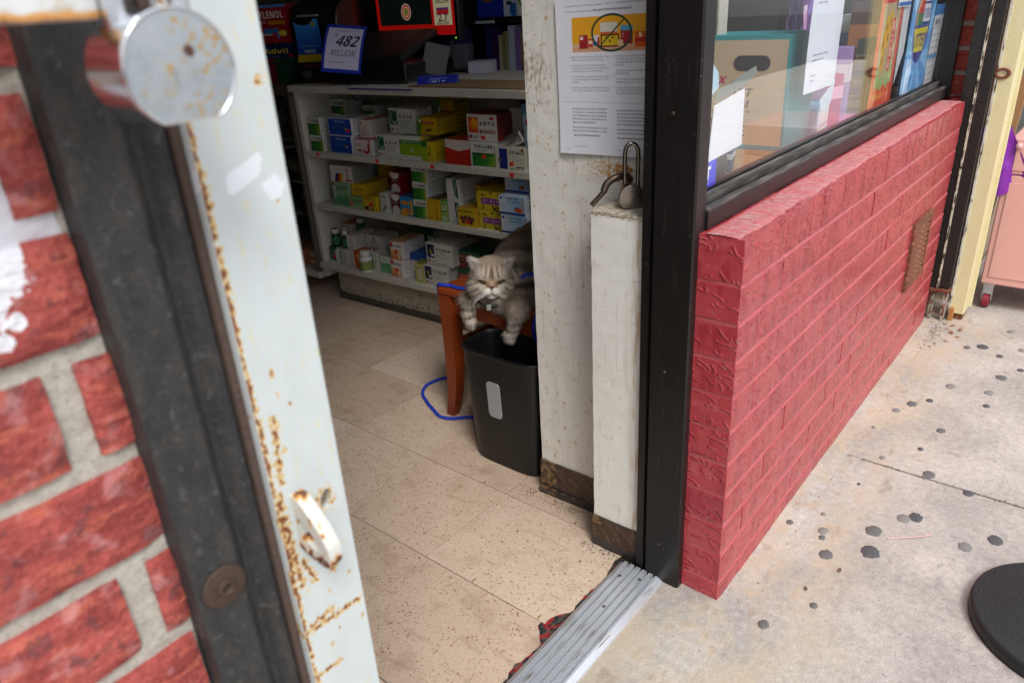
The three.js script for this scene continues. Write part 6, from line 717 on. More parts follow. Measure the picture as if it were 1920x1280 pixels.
  const cat = thing('cat', 'fluffy silver-brown tabby cat with a flat face lying on the wooden chair, paws hanging down', 'cat', [1.55, 0.447, -1.25]);
  const off = cat.position.clone().negate(); const paint = (g, onHead) => { const q = g.attributes.position, c = new Float32Array(q.count * 3), p = V3(); for (let i = 0; i < q.count; i++) { p.fromBufferAttribute(q, i); c.set(coat(p, onHead), 3 * i); } g.setAttribute('color', new THREE.BufferAttribute(c, 3)); return g; };
  const headG = polygonise([HC.x, HC.y, HC.z], 0.09, 88, (p) => headField(local(p, lq)) * HS), bodyG = polygonise([1.60, 0.48, -1.27], 0.25, 92, bodyField);
  const whole = mergeGeometries([paint(headG, true), paint(bodyG, false)]); whole.translate(off.x, off.y, off.z);
  M.skin = std({ vertexColors: true, roughness: 0.9 }); mesh('body', whole, M.skin, cat);
  // fur
  const r = rng(99), FP = [], FN = [], FC = [];
  function grow(g, onHead, count, lenFn) {
    const q = g.attributes.position, nn = g.attributes.normal, ix = g.index.array, acc = []; let tot = 0; const a = V3(), b = V3(), c = V3(), p = V3(), n = V3(), t = V3(), w = V3();
    for (let i = 0; i < ix.length; i += 3) { a.fromBufferAttribute(q, ix[i]); b.fromBufferAttribute(q, ix[i + 1]); c.fromBufferAttribute(q, ix[i + 2]); tot += b.sub(a).cross(c.sub(a)).length() * 0.5; acc.push(tot); }
    for (let k = 0; k < count; k++) {
      const s = r() * tot; let lo = 0, hi = acc.length - 1; while (lo < hi) { const m = (lo + hi) >> 1; if (acc[m] < s) lo = m + 1; else hi = m; } let u = r(), v = r(); if (u + v > 1) { u = 1 - u; v = 1 - v; } const i = lo * 3; p.set(0, 0, 0); n.set(0, 0, 0); [[ix[i], 1 - u - v], [ix[i + 1], u], [ix[i + 2], v]].forEach(([id, k2]) => { a.fromBufferAttribute(q, id); p.addScaledVector(a, k2); a.fromBufferAttribute(nn, id); n.addScaledVector(a, k2); }); n.normalize();
      const L = lenFn(p, n); if (!L) continue; let col = coat(p, onHead); const f = 0.8 + 0.5 * r(); col = [col[0] * f, col[1] * f, col[2] * f];
      if (onHead) { local(p, lq); t.copy(RT).multiplyScalar(lq.x * 12).addScaledVector(UP, (lq.y - 0.0) * 9 - 0.15).addScaledVector(F, -0.5); } else { const gl = p.z > -1.15 ? 0.2 : 0; t.set(0.55 * sm(1.45, 1.56, p.x), -0.75, 0.12 + gl); if (p.y < 0.44 && (p.z < -1.335 || p.z > -1.25)) t.set(-0.1, -1, 0); }
      t.addScaledVector(n, -t.dot(n)); if (t.lengthSq() > 1e-6) t.normalize(); const lift = onHead ? 0.5 : 0.45; w.set(r() - 0.5, r() - 0.5, r() - 0.5).multiplyScalar(0.7); const d1 = n.clone().multiplyScalar(lift + 0.25).addScaledVector(t, 0.75).add(w).normalize(), d2 = n.clone().multiplyScalar(lift * 0.4).addScaledVector(t, 1).addScaledVector(w, 1.2).normalize(); const side = d1.clone().cross(n).normalize().multiplyScalar(onHead ? 0.00034 : 0.00055);
      const p0 = p.clone().addScaledVector(n, -0.0006), p1 = p0.clone().addScaledVector(d1, L * 0.5), p2 = p1.clone().addScaledVector(d2, L * 0.5); const A_ = p0.clone().add(side), B_ = p0.clone().sub(side), C_ = p1.clone().addScaledVector(side, 0.8), D_ = p1.clone().addScaledVector(side, -0.8); const cr = col.map((x) => x * 0.9), ct = col;
      if (B_.clone().sub(A_).cross(C_.clone().sub(A_)).dot(n) < 0) { const s1 = A_.clone(); A_.copy(B_); B_.copy(s1); const s2 = C_.clone(); C_.copy(D_); D_.copy(s2); } for (const [x, cc] of [[A_, cr], [B_, cr], [C_, col], [B_, cr], [D_, col], [C_, col], [C_, col], [D_, col], [p2, ct]]) { FP.push(x.x, x.y, x.z); FN.push(n.x, n.y, n.z); FC.push(...cc); }
    }
  }
  grow(headG, true, 26000, (p) => { local(p, lq); const ax = Math.abs(lq.x), c = lq.z; if (c > 0.02 && Math.hypot((ax - 0.0205) / 0.014, (lq.y - 0.001 - (ax - 0.0205) * 0.3) / 0.0052) < 1.0) return 0; if (c > 0.042 && ax < 0.008 && lq.y > -0.015) return 0; if (c > 0.03 && ax < 0.03) return 0.0024 + 0.0016 * r(); if (lq.y > 0.03 && ax > 0.03) return 0.008 + 0.006 * r(); return 0.006 + 0.007 * r() * (ax > 0.032 && lq.y < -0.005 ? 2.4 : 1); });
  grow(bodyG, false, 52000, (p) => { if (p.y < 0.40) return 0.006 + 0.005 * r(); if (p.y < 0.44 && (p.z < -1.335 || p.z > -1.25)) return 0.009 + 0.008 * r(); if (p.x < 1.48) return 0.02 + 0.018 * r(); return 0.017 + 0.014 * r(); });
  const fg = new THREE.BufferGeometry(); fg.setAttribute('position', new THREE.Float32BufferAttribute(FP, 3)); fg.setAttribute('normal', new THREE.Float32BufferAttribute(FN, 3)); fg.setAttribute('color', new THREE.Float32BufferAttribute(FC, 3)); fg.translate(off.x, off.y, off.z); const fur = mesh('fur', fg, std({ vertexColors: true, roughness: 0.65, side: THREE.DoubleSide }), cat); fur.userData.kind = 'stuff';
  // eyes half closed, nose, whiskers, collar
  for (const s of [-1, 1]) { const g = new THREE.SphereGeometry(0.0088, 20, 14); g.scale(1.05, 0.36, 0.7); g.rotateZ(s * 0.29); const e = mesh('eye', g, phys({ color: new THREE.Color('#5c4c24'), roughness: 0.12, clearcoat: 1 }), cat); e.position.copy(world(s * 0.0205, -0.0002, 0.0385)).add(off); e.quaternion.setFromRotationMatrix(new THREE.Matrix4().makeBasis(RT, UP, F)); const pg = new THREE.SphereGeometry(0.0028, 12, 8); pg.scale(0.8, 1.0, 0.4); const pu = mesh('pupil', pg, phys({ color: new THREE.Color('#0c0a08'), roughness: 0.1 }), e); pu.position.set(0, 0, 0.0055); }
  { const g = new THREE.SphereGeometry(0.0048, 16, 10); g.scale(1.15, 0.75, 0.6); const n = mesh('nose', g, plain('#5e3524', 0.45), cat); n.position.copy(world(0, -0.0085, 0.0538)).add(off); n.quaternion.setFromRotationMatrix(new THREE.Matrix4().makeBasis(RT, UP, F)); }
  { const list = []; for (const s of [-1, 1]) for (let k = 0; k < 7; k++) { const a = world(s * 0.012, -0.022 - k * 0.0012, 0.050), b = world(s * (0.035 + 0.002 * k), -0.03 - k * 0.004, 0.052), c = world(s * (0.058 - 0.003 * k), -0.05 - k * 0.006, 0.04); list.push(new THREE.TubeGeometry(new THREE.CatmullRomCurve3([a, b, c]), 10, 0.00035, 4)); } const g = merge(list); g.translate(off.x, off.y, off.z); mesh('whiskers', g, plain('#e6e2da', 0.5), cat); }
  { const pts = [[-0.046, -0.040, -0.01], [-0.037, -0.053, 0.02], [-0.018, -0.063, 0.037], [0.004, -0.064, 0.0415], [0.026, -0.056, 0.037], [0.043, -0.043, 0.02], [0.05, -0.03, -0.008]].map((q) => world(...q)); const cv = new THREE.CatmullRomCurve3(pts), g = new THREE.TubeGeometry(cv, 40, 0.0042, 8); g.translate(off.x, off.y, off.z); const cl = mesh('collar', g, plain('#101215', 0.5), cat); const tg = new RoundedBoxGeometry(0.013, 0.016, 0.003, 2, 0.001); const tg2 = mesh('collar_tag', tg, plain('#a8aaa4', 0.35, { metalness: 0.7 }), cl); tg2.position.copy(world(-0.008, -0.0655, 0.0465)).add(off); tg2.quaternion.setFromRotationMatrix(new THREE.Matrix4().makeBasis(RT, UP, F)); }
}
// ---------------------------------------------------------------- behind the shop window
{
  const d = thing('window_display_deck', 'tan wooden display deck behind the shop window', 'shelf'); mesh('deck', bx(1.335, 3.12, 0.815, 0.842, -0.98, -0.642, 0.002), std({ map: colourTex(512, 128, 1.8, 0.5, (x, y) => mix3([150, 116, 74], [176, 142, 96], fbm(x * 4, y * 60, 4))), roughness: 0.5 }), d); mesh('deck_front', bx(1.335, 3.12, 0, 0.8145, -0.68, -0.645), plain('#3a342e', 0.8), d); mesh('back_board', bx(1.335, 3.12, 0.0, 0.9, -1.0, -0.981), plain('#4a3c30', 0.8), d);
  const wp = canvasTex(2048, 1024, (g) => { // printed matter in the window, one panel after another
    g.save(); // 0: carton front 0..512 x 0..512
    R_(g, '#c8b898', 0, 0, 512, 512); R_(g, '#2f9aa0', 0, 0, 512, 22); R_(g, '#2f9aa0', 0, 490, 512, 22); R_(g, '#2f9aa0', 500, 0, 12, 512); g.lineWidth = 3; T_(g, '#c02a58', '2x', 180, 214, 62, 90, 'bold italic'); lines(g, 270, 200, 90, 1, 12, '#d08a98', 8); T_(g, '#2f2f34', '24', 110, 276, 76, 110, 'bold italic'); T_(g, '#2f2f34', 'CIT', 280, 270, 52, 150, 'bold italic'); T_(g, '#2f2f34', 'EM', 290, 320, 44, 120, 'bold italic'); lines(g, 180, 336, 190, 2, 12, '#6a645a', 6); T_(g, '#3a3a40', 'IN Y', 190, 398, 40, 120); T_(g, '#34363c', 'RINE', 180, 452, 72, 280); T_(g, '#c05a4a', 'RED', 200, 484, 26, 120); g.restore();
    g.save(); g.translate(512, 0); g.beginPath(); g.rect(0, 0, 512, 512); g.clip(); // 1: lottery poster
    R_(g, '#5fb2ea', 0, 0, 512, 512); for (let k = 0; k < 16; k++) { g.fillStyle = k % 2 ? '#4aa0e2' : '#86c6f0'; g.beginPath(); g.moveTo(250, 330); g.lineTo(250 + 700 * Math.cos(k / 16 * 6.28), 330 + 700 * Math.sin(k / 16 * 6.28)); g.lineTo(250 + 700 * Math.cos((k + 1) / 16 * 6.28), 330 + 700 * Math.sin((k + 1) / 16 * 6.28)); g.fill(); } E_(g, '#24408c', 256, 190, 170, 190); g.save(); g.beginPath(); g.ellipse(256, 190, 150, 168, 0, 0, 7); g.clip(); R_(g, '#1f7a4c', 100, 20, 160, 200); g.fillStyle = '#c83a30'; g.beginPath(); g.arc(250, 210, 140, PI, PI * 1.5); g.lineTo(250, 210); g.fill(); g.fillStyle = '#e0b83a'; g.beginPath(); g.arc(250, 210, 150, PI, PI * 1.5); g.arc(250, 210, 136, PI * 1.5, PI, true); g.fill(); R_(g, '#1f7a4c', 130, 150, 120, 70); R_(g, '#dfe6ee', 256, 30, 170, 70); R_(g, '#24408c', 256, 100, 170, 12); R_(g, '#dfe6ee', 256, 112, 170, 80); R_(g, '#24408c', 90, 204, 340, 14); R_(g, '#d8cc3a', 90, 218, 340, 110); g.restore(); T_(g, '#24408c', 'NEW', 276, 88, 58, 110); T_(g, '#24408c', 'YORK', 266, 178, 62, 130); T_(g, '#24408c', 'LOTTERY', 118, 304, 84, 280); g.restore();
    g.save(); g.translate(1024, 0); g.beginPath(); g.rect(0, 0, 512, 512); g.clip(); // 2: red poster with flowers
    R_(g, '#d84a22', 0, 0, 512, 512); R_(g, '#c42420', 0, 0, 512, 110); glyphs(g, 120, 40, 48, 5, '#e0c040', 81, 1.4); R_(g, '#b8aa86', 70, 110, 380, 320); for (const [x, y] of [[190, 200], [150, 260], [230, 240], [180, 330], [260, 180]]) { E_(g, '#dcb030', x, y, 40, 46); E_(g, '#a8762a', x, y, 16, 18); } R_(g, '#c83a2c', 300, 170, 74, 220); glyphs(g, 316, 180, 42, 4, '#ece0d8', 83, 1.2, true); for (const [x, y] of [[130, 400], [220, 420], [340, 410], [400, 380]]) E_(g, '#8fba6a', x, y, 46, 30, x); glyphs(g, 90, 455, 34, 5, '#e8c040', 84, 1.2); g.restore();
    g.save(); g.translate(1536, 0); g.beginPath(); g.rect(0, 0, 512, 512); g.clip(); // 3: receipt sheet
    R_(g, '#dfe6f0', 0, 0, 512, 512); g.save(); for (const [y, n] of [[90, 7], [190, 4], [380, 6], [450, 2]]) { lines(g, 90, y, n * 44, 2, 18, '#8a90a8', 6, y); } g.restore(); g.restore();
    g.save(); g.translate(0, 512); g.beginPath(); g.rect(0, 0, 512, 512); g.clip(); // 4: schedule
    R_(g, '#e2e6ea', 0, 0, 512, 512); R_(g, '#3f86c8', 0, 0, 512, 70); g.strokeStyle = '#8a949e'; g.lineWidth = 5; for (let k = 0; k < 9; k++) { g.beginPath(); g.moveTo(20, 150 + k * 42); g.lineTo(490, 150 + k * 42); g.stroke(); } for (const x of [20, 180, 360, 490]) { g.beginPath(); g.moveTo(x, 150); g.lineTo(x, 486); g.stroke(); } R_(g, '#b8c0c8', 60, 90, 380, 46); lines(g, 90, 100, 320, 1, 30, '#4a545e', 24); R_(g, '#6aa8d8', 24, 320, 460, 30); g.restore();
    g.save(); g.translate(512, 512); g.beginPath(); g.rect(0, 0, 512, 512); g.clip(); R_(g, '#5f9fc4', 0, 0, 512, 512); g.fillStyle = '#dfe4e0'; g.beginPath(); g.roundRect(60, 40, 400, 400, 30); g.fill(); lines(g, 110, 110, 300, 5, 50, '#a8b0b8', 10); R_(g, '#c0a8cc', 110, 330, 280, 60); g.restore(); // 5: blue box
    g.save(); g.translate(1024, 512); R_(g, '#1528d8', 0, 0, 512, 512); g.fillStyle = '#eef0f6'; g.fillRect(60, 110, 220, 56); g.fillRect(140, 110, 60, 220); lines(g, 80, 370, 150, 3, 34, '#d0d6f0', 10); g.restore(); // 6: blue sticker with a T
    g.save(); g.translate(1536, 512); g.beginPath(); g.rect(0, 0, 512, 512); g.clip(); R_(g, '#5a2a78', 0, 0, 512, 512); const r = rng(3); for (let k = 0; k < 60; k++) E_(g, ['#b06ac8', '#d090c8', '#7a58b8', '#e0c0d8', '#3a2058'][k % 5], r() * 512, r() * 512, 20 + r() * 50, 10 + r() * 24, r() * 3); g.restore(); // 7: purple crinkled pack
  });
  M.paper = std({ map: wp, roughness: 0.5, side: THREE.DoubleSide }); const cell = (g, k, front = 'z') => { const ox = (k % 4) * 0.25, oy = k < 4 ? 0.5 : 0, uv = g.attributes.uv; for (let i = 0; i < uv.count; i++) uv.setXY(i, ox + 0.001 + 0.248 * uv.getX(i), oy + 0.001 + 0.498 * uv.getY(i)); return g; };
  const sheet = (name, lab, cat, k, x0, x1, y0, y1, z, sag = 0.002, roll = 0) => { const g = new THREE.PlaneGeometry(x1 - x0, y1 - y0, 14, 18), p = g.attributes.position; for (let i = 0; i < p.count; i++) p.setZ(i, -sag * (1 - p.getY(i) / (y1 - y0) * 2) * (0.3 + fbm(p.getX(i) * 14 + k, p.getY(i) * 14, 3))); g.computeVertexNormals(); const m = mesh(name, cell(g, k), M.paper); m.position.set((x0 + x1) / 2, (y0 + y1) / 2, z); m.rotation.z = roll; tag(m, lab, cat); return m; };
  const white = (name, lab, pts, z, col = '#dfe4ea') => { const sh = new THREE.Shape(); pts.forEach((p, i) => sh[i ? 'lineTo' : 'moveTo'](p[0], p[1])); sh.closePath(); const g = new THREE.ExtrudeGeometry(sh, { depth: 0.0006, bevelEnabled: false }); const m = mesh(name, g, plain(col, 0.6)); m.position.z = z; tag(m, lab, 'paper'); return m; };
  white('paper_sheet', 'blank white sheet taped low inside the window next to the door frame', [[1.296, 0.914], [1.445, 0.922], [1.442, 1.03], [1.31, 1.014]], -0.6085); white('paper_scrap', 'small torn pale blue scrap taped in the window above the blank sheet', [[1.29, 1.03], [1.325, 1.045], [1.32, 1.07], [1.30, 1.085], [1.288, 1.07]], -0.6085, '#b8d4e4');
  white('tape_strip', 'strip of grey translucent tape above the blank white sheet', [[1.315, 1.018], [1.44, 1.034], [1.50, 1.052], [1.49, 1.066], [1.40, 1.05], [1.32, 1.036]], -0.6095, '#7d8680');
  sheet('paper_sheet', 'long white printed sheet hanging in the middle of the shop window', 'paper', 3, 1.785, 2.0, 0.975, 1.30, -0.6095, 0.003); white('paper_corner', 'torn paper corner sticking out below the long printed sheet', [[1.90, 0.95], [2.0, 0.985], [1.985, 0.935], [1.925, 0.905]], -0.6125, '#c2d2dc');
  sheet('shop_poster', 'red and orange poster with yellow flowers in the shop window', 'poster', 2, 2.33, 2.56, 0.868, 1.22, -0.6125); sheet('lottery_poster', 'light blue poster with a round lottery emblem in the shop window', 'poster', 1, 2.66, 2.955, 0.868, 1.20, -0.6095); sheet('hours_sheet', 'white timetable sheet with a blue top at the right edge of the window', 'sign', 4, 2.962, 3.09, 0.868, 1.12, -0.6095);
  white('paper_sheet', 'tall white sheet leaning between the red poster and the lottery poster', [[2.575, 0.91], [2.64, 1.0], [2.645, 1.2], [2.57, 1.2]], -0.6155, '#cfd6da'); { const sn = white('small_notice', 'small white notice with a blue rim over the red poster', [[2.48, 1.13], [2.62, 1.13], [2.62, 1.22], [2.48, 1.22]], -0.6095, '#dfe6ee'); mesh('blue_rim', bx(2.483, 2.617, 1.133, 1.143, 0.0007, 0.0012), plain('#3a72b8', 0.6), sn); }
  sheet('window_sticker', 'bright blue sticker with a white letter T low in the window corner', 'sticker', 6, 1.285, 1.335, 0.860, 0.918, -0.6085, 0.0003);
  { const g = new THREE.BoxGeometry(0.17, 0.262, 0.3); const uv = g.attributes.uv, n = g.attributes.normal; for (let i = 0; i < uv.count; i++) { if (n.getX(i) < -0.5) uv.setXY(i, 0.001 + 0.248 * uv.getX(i), 0.501 + 0.498 * uv.getY(i)); else uv.setXY(i, 0.247, 0.6); } const t = thing('beverage_carton', 'large beige and teal carton with a carrying hole standing in the window', 'carton', [1.885, 0.8425, -0.806]); g.translate(0, 0.131, 0); mesh('carton', g, M.paper, t); const sh = new THREE.Shape(); sh.absarc(-0.028, 0, 0.017, PI / 2, PI * 1.5); sh.lineTo(0.028, -0.017); sh.absarc(0.028, 0, 0.017, -PI / 2, PI / 2); sh.closePath(); const hg = new THREE.ExtrudeGeometry(sh, { depth: 0.001, bevelEnabled: false }); const h = mesh('carrying_hole', hg, plain('#2b2724', 0.9), t); h.rotation.y = -PI / 2; h.position.set(-0.0853, 0.2, 0.06); }
  { const g = new THREE.BoxGeometry(0.2, 0.075, 0.13); const uv = g.attributes.uv, n = g.attributes.normal; for (let i = 0; i < uv.count; i++) uv.setXY(i, 0.25 + 0.001 + (n.getZ(i) > 0.5 ? 0.248 * uv.getX(i) : 0.01), 0.001 + (n.getZ(i) > 0.5 ? 0.498 * uv.getY(i) : 0.02)); g.translate(0, 0.0375, 0); const m = mesh('small_carton', g, M.paper); m.position.set(2.08, 0.8425, -0.72); m.rotation.y = 0.12; tag(m, 'low light blue carton with a white label by the window glass', 'carton'); }
  { const m = mesh('gift_pack', roughen(new THREE.BoxGeometry(0.12, 0.34, 0.06, 10, 20, 4), 0.006, 40, 2), M.paper); cell(m.geometry, 7); m.position.set(2.2, 1.0125, -0.75); m.rotation.y = -0.5; tag(m, 'crinkled purple gift pack standing behind the red poster', 'pack'); const k = mesh('dark_pouch', roughen(new THREE.BoxGeometry(0.12, 0.3, 0.06, 8, 16, 4), 0.006, 30, 5), plain('#2a2420', 0.4)); k.position.set(2.42, 0.9935, -0.86); k.rotation.y = -0.6; tag(k, 'dark pouch standing behind the red poster in the window', 'pouch'); const p = mesh('pink_tray', bx(-0.12, 0.12, 0, 0.012, -0.05, 0.05, 0.003), plain('#c87ac0', 0.4)); p.position.set(2.3, 0.8425, -0.70); tag(p, 'flat pink tray on the display deck beside the blue carton', 'tray'); const gr = mesh('plant_card', bx(-0.05, 0.05, 0, 0.16, -0.004, 0), plain('#54703a', 0.7)); gr.position.set(2.12, 0.8425, -0.80); gr.rotation.y = -0.4; tag(gr, 'green leafy picture card behind the low blue carton', 'card'); const bt = mesh('teal_crate', bx(-0.12, 0.14, 0, 0.24, -0.1, 0.1, 0.004), plain('#1f7a8a', 0.5)); bt.position.set(2.13, 0.8425, -0.855); tag(bt, 'teal crate behind the beige carton in the window', 'crate'); }
  { let x = 1.42; const cols = [['#b86a1c', 'orange'], ['#a84a78', 'pink'], ['#b8401c', 'vermilion'], ['#7c3a40', 'plum'], ['#2a2a30', 'black'], ['#39423a', 'dark green'], ['#c8c0b0', 'ivory']]; cols.forEach(([c, nm], k) => { const m = mesh('magazine', bx(0, 0.05 + 0.012 * (k % 3), 0, 0.36, -0.12, 0), plain(c, 0.5)); m.position.set(x, 0.8425, -0.855); x += 0.05 + 0.012 * (k % 3) + 0.008; tag(m, nm + ' magazine standing upright at the back of the window display', 'magazine', 'magazines at the back of the window'); }); const b = mesh('bottle_black', lathe([[0, 0], [0.045, 0], [0.047, 0.004], [0.047, 0.05], [0.03, 0.07], [0.012, 0.08], [0.012, 0.095], [0, 0.095]], 28), plain('#1c1c1a', 0.3)); b.name = 'dark_jar'; b.position.set(1.45, 0.8425, -0.69); tag(b, 'squat dark jar behind the blue sticker in the window corner', 'jar'); }
}
{ // more goods standing on the display deck
  const box = (lab, x, z, w, h, d, c, turn, band) => { const t = thing('display_box', lab, 'box', [x, 0.8425, z], turn, 'goods on the window display deck'); mesh('carton', bx(-w / 2, w / 2, 0, h, -d / 2, d / 2, 0.002), plain(c, 0.45), t); if (band) { mesh('band', bx(-w / 2 - 0.0008, w / 2 + 0.0008, h * 0.55, h * 0.78, -d / 2 - 0.0008, d / 2 + 0.0008), plain(band, 0.5), t); } return t; };
  box('pale lilac box with a white band beside the red poster', 2.28, -0.69, 0.07, 0.2, 0.06, '#a98ac4', 0.2, '#e6dfe8'); box('magenta box with a pink band behind the long sheet', 2.16, -0.68, 0.07, 0.14, 0.05, '#a8246c', -0.3, '#e0a0c0'); box('tall teal box with a pale band behind the low blue carton', 2.33, -0.80, 0.1, 0.3, 0.06, '#2b7f8c', 0.1, '#cfe0da'); box('small yellow box with a red band near the pink tray', 2.47, -0.69, 0.06, 0.1, 0.05, '#d0aa26', 0.4, '#b0302a'); box('dark green box with a cream band between the posters', 2.62, -0.70, 0.09, 0.2, 0.06, '#1f5238', -0.1, '#d8d2b4'); box('brown box with an orange band behind the lottery poster', 2.8, -0.78, 0.12, 0.3, 0.08, '#5a3a24', 0.15, '#c87a30'); box('red box with a gold band at the back behind the red poster', 2.55, -0.88, 0.14, 0.34, 0.08, '#9c2420', 0, '#d0a840'); box('white box with a blue band at the far back of the deck', 2.95, -0.85, 0.12, 0.26, 0.08, '#d0d4d8', 0, '#3a68b0'); box('small navy box with a silver band next to the squat dark jar', 1.56, -0.70, 0.06, 0.05, 0.05, '#1d2a5c', 0.3, '#b8bcc4');
}
// ---------------------------------------------------------------- beyond the window: gate track, cream post, cabinet on casters
{
  const f = thing('foot_wall', 'short red painted brick stub between the red wall and the brick pier', 'brick wall'); mesh('core', bx(3.004, 3.139, 0, 0.79, -0.6, -0.516), M.redJointLit, f); for (let n = 0; n < 10; n++) { const g = brickGeo(0.132, 0.0645, 0.05, 90 + n); g.translate(3.0715, 0.044 + n * 0.0755, -0.537); metreUV(g, n * 0.3, n * 0.2); mesh('brick', g, M.red[n % 3], f); }
  const t = thing('gate_track', 'pair of black steel gate rails with a peeling pale edge beside the cream post', 'gate track'); const bm = std({ color: new THREE.Color('#16130f'), roughness: 0.5, bumpMap: paintBump, bumpScale: 0.002 });
  mesh('rail', bx(3.03, 3.075, 0.13, 2.25, -0.502, -0.4635, 0.002), bm, t); mesh('rail', bx(3.035, 3.08, 0.13, 2.25, -0.4560, -0.4205, 0.002), bm, t);
  mesh('rail_foot', bx(3.032, 3.056, 0.0, 0.118, -0.480, -0.465, 0.002), std({ map: colourTex(64, 256, 0.05, 0.12, (x, y) => mix3([150, 150, 140], [104, 62, 38], sm(0.4, 0.62, fbm(x * 60, y * 30, 4)))), roughness: 0.8 }), t); mesh('rail_foot', bx(3.036, 3.06, 0.0, 0.118, -0.437, -0.422, 0.002), std({ map: colourTex(64, 256, 0.05, 0.12, (x, y) => mix3([170, 170, 160], [104, 62, 38], sm(0.4, 0.62, fbm(x * 60, y * 30 + 4, 4)))), roughness: 0.8 }), t);
  mesh('peeling_edge', bx(3.0255, 3.034, 0.13, 2.25, -0.4632, -0.4563, 0.001), std({ map: colourTex(32, 2048, 0.012, 2.3, (x, y) => mix3([36, 32, 28], [196, 190, 166], sm(0.42, 0.52, fbm(x * 200, y * 26, 4)))), roughness: 0.8 }), t); mesh('cross_tie', bx(3.02, 3.09, 0.118, 0.128, -0.51, -0.415, 0.001), M.rust, t);
  const c = thing('cream_post', 'cream painted steel post with a rusty ring at the edge of the next shop', 'post'); const cm = std({ map: colourTex(256, 1536, 0.14, 1.3, (x, y) => { let q = mix3([212, 200, 152], [222, 212, 168], fbm(x * 40, y * 10, 4)); const s = fbm(x * 200, y * 160, 4); return mix3(q, [120, 92, 60], 0.8 * sm(0.7, 0.76, s)); }, -0.45), roughness: 0.45 });
  mesh('post_body', bx(3.07, 3.155, 0.025, 2.25, -0.412, -0.362, 0.004), cm, c); mesh('edge_bead', bx(3.0655, 3.07, 0.025, 2.25, -0.4165, -0.4085, 0.001), std({ map: colourTex(32, 1024, 0.01, 2.3, (x, y) => mix3([40, 36, 30], [206, 200, 186], sm(0.36, 0.46, fbm(x * 200, y * 18, 4)))), roughness: 0.8 }), c); mesh('side_flange', bx(3.156, 3.162, 0.03, 2.25, -0.40, -0.352, 0.002), cm, c);
  mesh('post_foot', bx(3.08, 3.16, 0.0, 0.0245, -0.406, -0.366, 0.002), M.rust, c); const rg = mesh('lock_ring', new THREE.TorusGeometry(0.014, 0.0042, 10, 24), M.rust, c); rg.rotation.y = PI / 2; rg.scale.set(1.4, 1, 1); rg.position.set(3.066, 0.897, -0.398); mesh('shim', bx(3.05, 3.079, 0.0, 0.05, -0.41, -0.395, 0.001), plain('#a8743c', 0.8), c);
}
{
  const pk = std({ color: new THREE.Color('#dba69a'), roughness: 0.35 });
  const c = thing('pink_cabinet', 'pale pink metal cabinet on red casters at the right edge of the sidewalk', 'cabinet', [3.24, 0, -0.35]);
  mesh('body', bx(0, 0.42, 0.105, 0.527, 0, 0.5, 0.006), pk, c); mesh('drawer', bx(-0.002, 0.42, 0.531, 0.66, 0.0, 0.5, 0.006), pk, c); mesh('door_panel', bx(-0.004, -0.0005, 0.135, 0.50, 0.022, 0.478, 0.002), pk, c); mesh('drawer_panel', bx(-0.006, -0.0025, 0.546, 0.645, 0.022, 0.478, 0.002), pk, c); const kb = mesh('knob', new THREE.SphereGeometry(0.012, 18, 12), plain('#d8a8a8', 0.3), c); kb.position.set(-0.014, 0.635, 0.03);
  for (const [x, z] of [[0.03, 0.03], [0.39, 0.03], [0.03, 0.47], [0.39, 0.47]]) { const k = new THREE.Group(); k.name = 'caster'; k.position.set(x, 0, z); c.add(k); mesh('fork', merge([bx(-0.02, 0.02, 0.096, 0.1045, -0.02, 0.02), bx(-0.016, 0.014, 0.035, 0.0955, 0.014, 0.017), bx(-0.016, 0.014, 0.035, 0.0955, -0.017, -0.014), bx(-0.016, -0.013, 0.06, 0.0955, -0.0135, 0.0135)]), plain('#b8bcc6', 0.3, { metalness: 0.8 }), k); const w = mesh('wheel', new THREE.CylinderGeometry(0.029, 0.029, 0.022, 28), plain('#8a2030', 0.5), k); w.rotation.x = PI / 2; w.position.y = 0.03; }
}
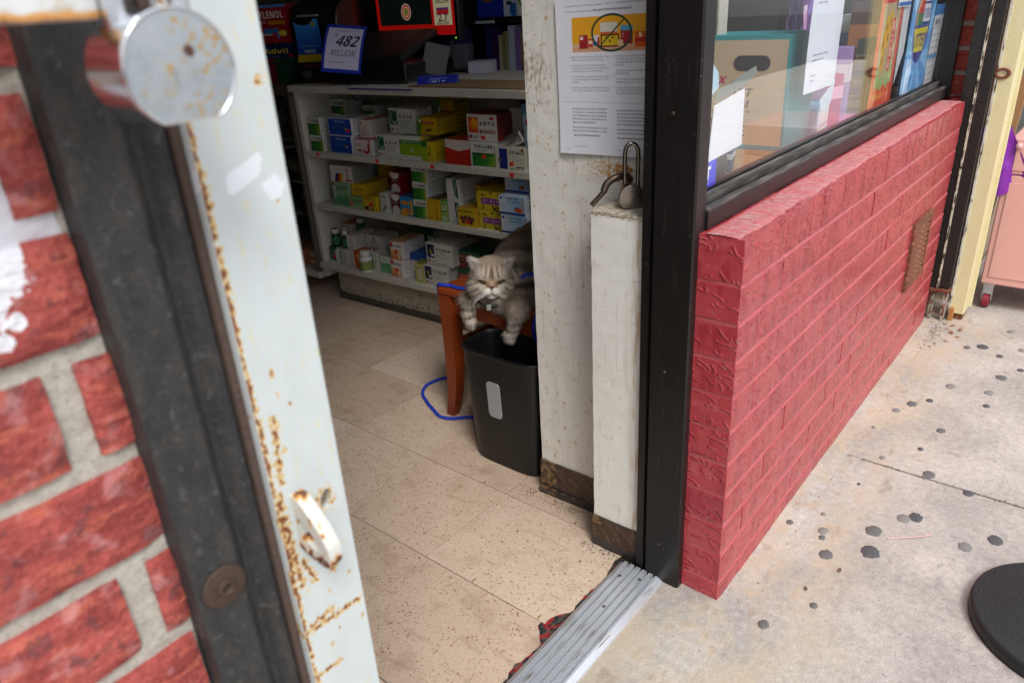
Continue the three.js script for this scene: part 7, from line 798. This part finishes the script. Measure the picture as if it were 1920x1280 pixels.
{ // purple cloth bag slumped over the cabinet corner
  const g = new THREE.PlaneGeometry(0.16, 0.26, 20, 26), p = g.attributes.position; for (let i = 0; i < p.count; i++) { const x = p.getX(i), y = p.getY(i), k = 0.5 - y / 0.26; p.setZ(i, 0.012 * Math.sin(x * 70 + k * 3) * k + 0.02 * (fbm(x * 14, y * 10, 3) - 0.5)); p.setX(i, x * (0.55 + 0.5 * k)); } g.computeVertexNormals(); const b = g.clone(); b.translate(0, 0, -0.012);
  const m = mesh('purple_bag', merge([g, b]), phys({ color: new THREE.Color('#7a1f96'), roughness: 0.45, sheen: 0.4, sheenColor: new THREE.Color('#c88ad8'), side: THREE.DoubleSide })); m.position.set(3.222, 0.585, -0.367); m.rotation.set(0.0, -PI / 2 + 0.25, 0.32, 'YXZ'); tag(m, 'purple cloth bag hanging at the corner of the pink cabinet', 'bag');
  const n = thing('neighbour_front', 'dim front of the neighbouring shop behind the cream post', 'shop front'); mesh('wall', bx(3.42, 9, 0.0, 2.25, -0.9, -0.62), plain('#3b3e3c', 0.7), n); mesh('head', bx(4.502, 9, 2.252, 3.8, -0.9, -0.5), M.brickFar, n); mesh('sill', bx(3.42, 9, 0, 0.25, -0.619, -0.56), plain('#544a40', 0.8), n);
  const wd = std({ map: colourTex(128, 512, 0.1, 0.9, (x, y) => mix3([122, 84, 44], [150, 108, 62], fbm(x * 60, y * 6, 4))), roughness: 0.6 }); [['tall wooden plank leaning in the dim recess behind the cream post', 3.62, -0.47, 0.03, 1.6, 0.06], ['wooden plank lying low behind the pink cabinet', 3.52, -0.43, -0.5, 0.9, 0.05], ['dark wooden board behind the purple bag', 3.8, -0.5, 0.2, 1.2, 0.07]].forEach(([lab, x, z, lean, L, w], k) => { const q = mesh('wooden_plank', bx(-0.015, 0.015, 0, L, -w / 2, w / 2, 0.002), wd); q.position.set(x, 0.012, z); q.rotation.z = lean; tag(q, lab, 'plank'); });
}
{ // round foot of a street sign
  const t = thing('sign_base', 'round black rubber sign base standing on the sidewalk', 'sign base', [1.512, 0, 0.128]); mesh('base_disc', metreUV(lathe([[0, 0.046], [0.03, 0.046], [0.14, 0.032], [0.168, 0.026], [0.178, 0.0285], [0.185, 0.024], [0.187, 0.012], [0.186, 0.0], [0, 0]], 96)), std({ color: new THREE.Color('#191b1e'), roughness: 0.5, bumpMap: concreteBump, bumpScale: 0.001 }), t); mesh('pole', cyl(0.016, 0.016, 1.0, 20).translate(0, 0.044, 0), std({ color: new THREE.Color('#2a2c2e'), roughness: 0.4, metalness: 0.6 }), t);
}
renderer.render(scene, camera);
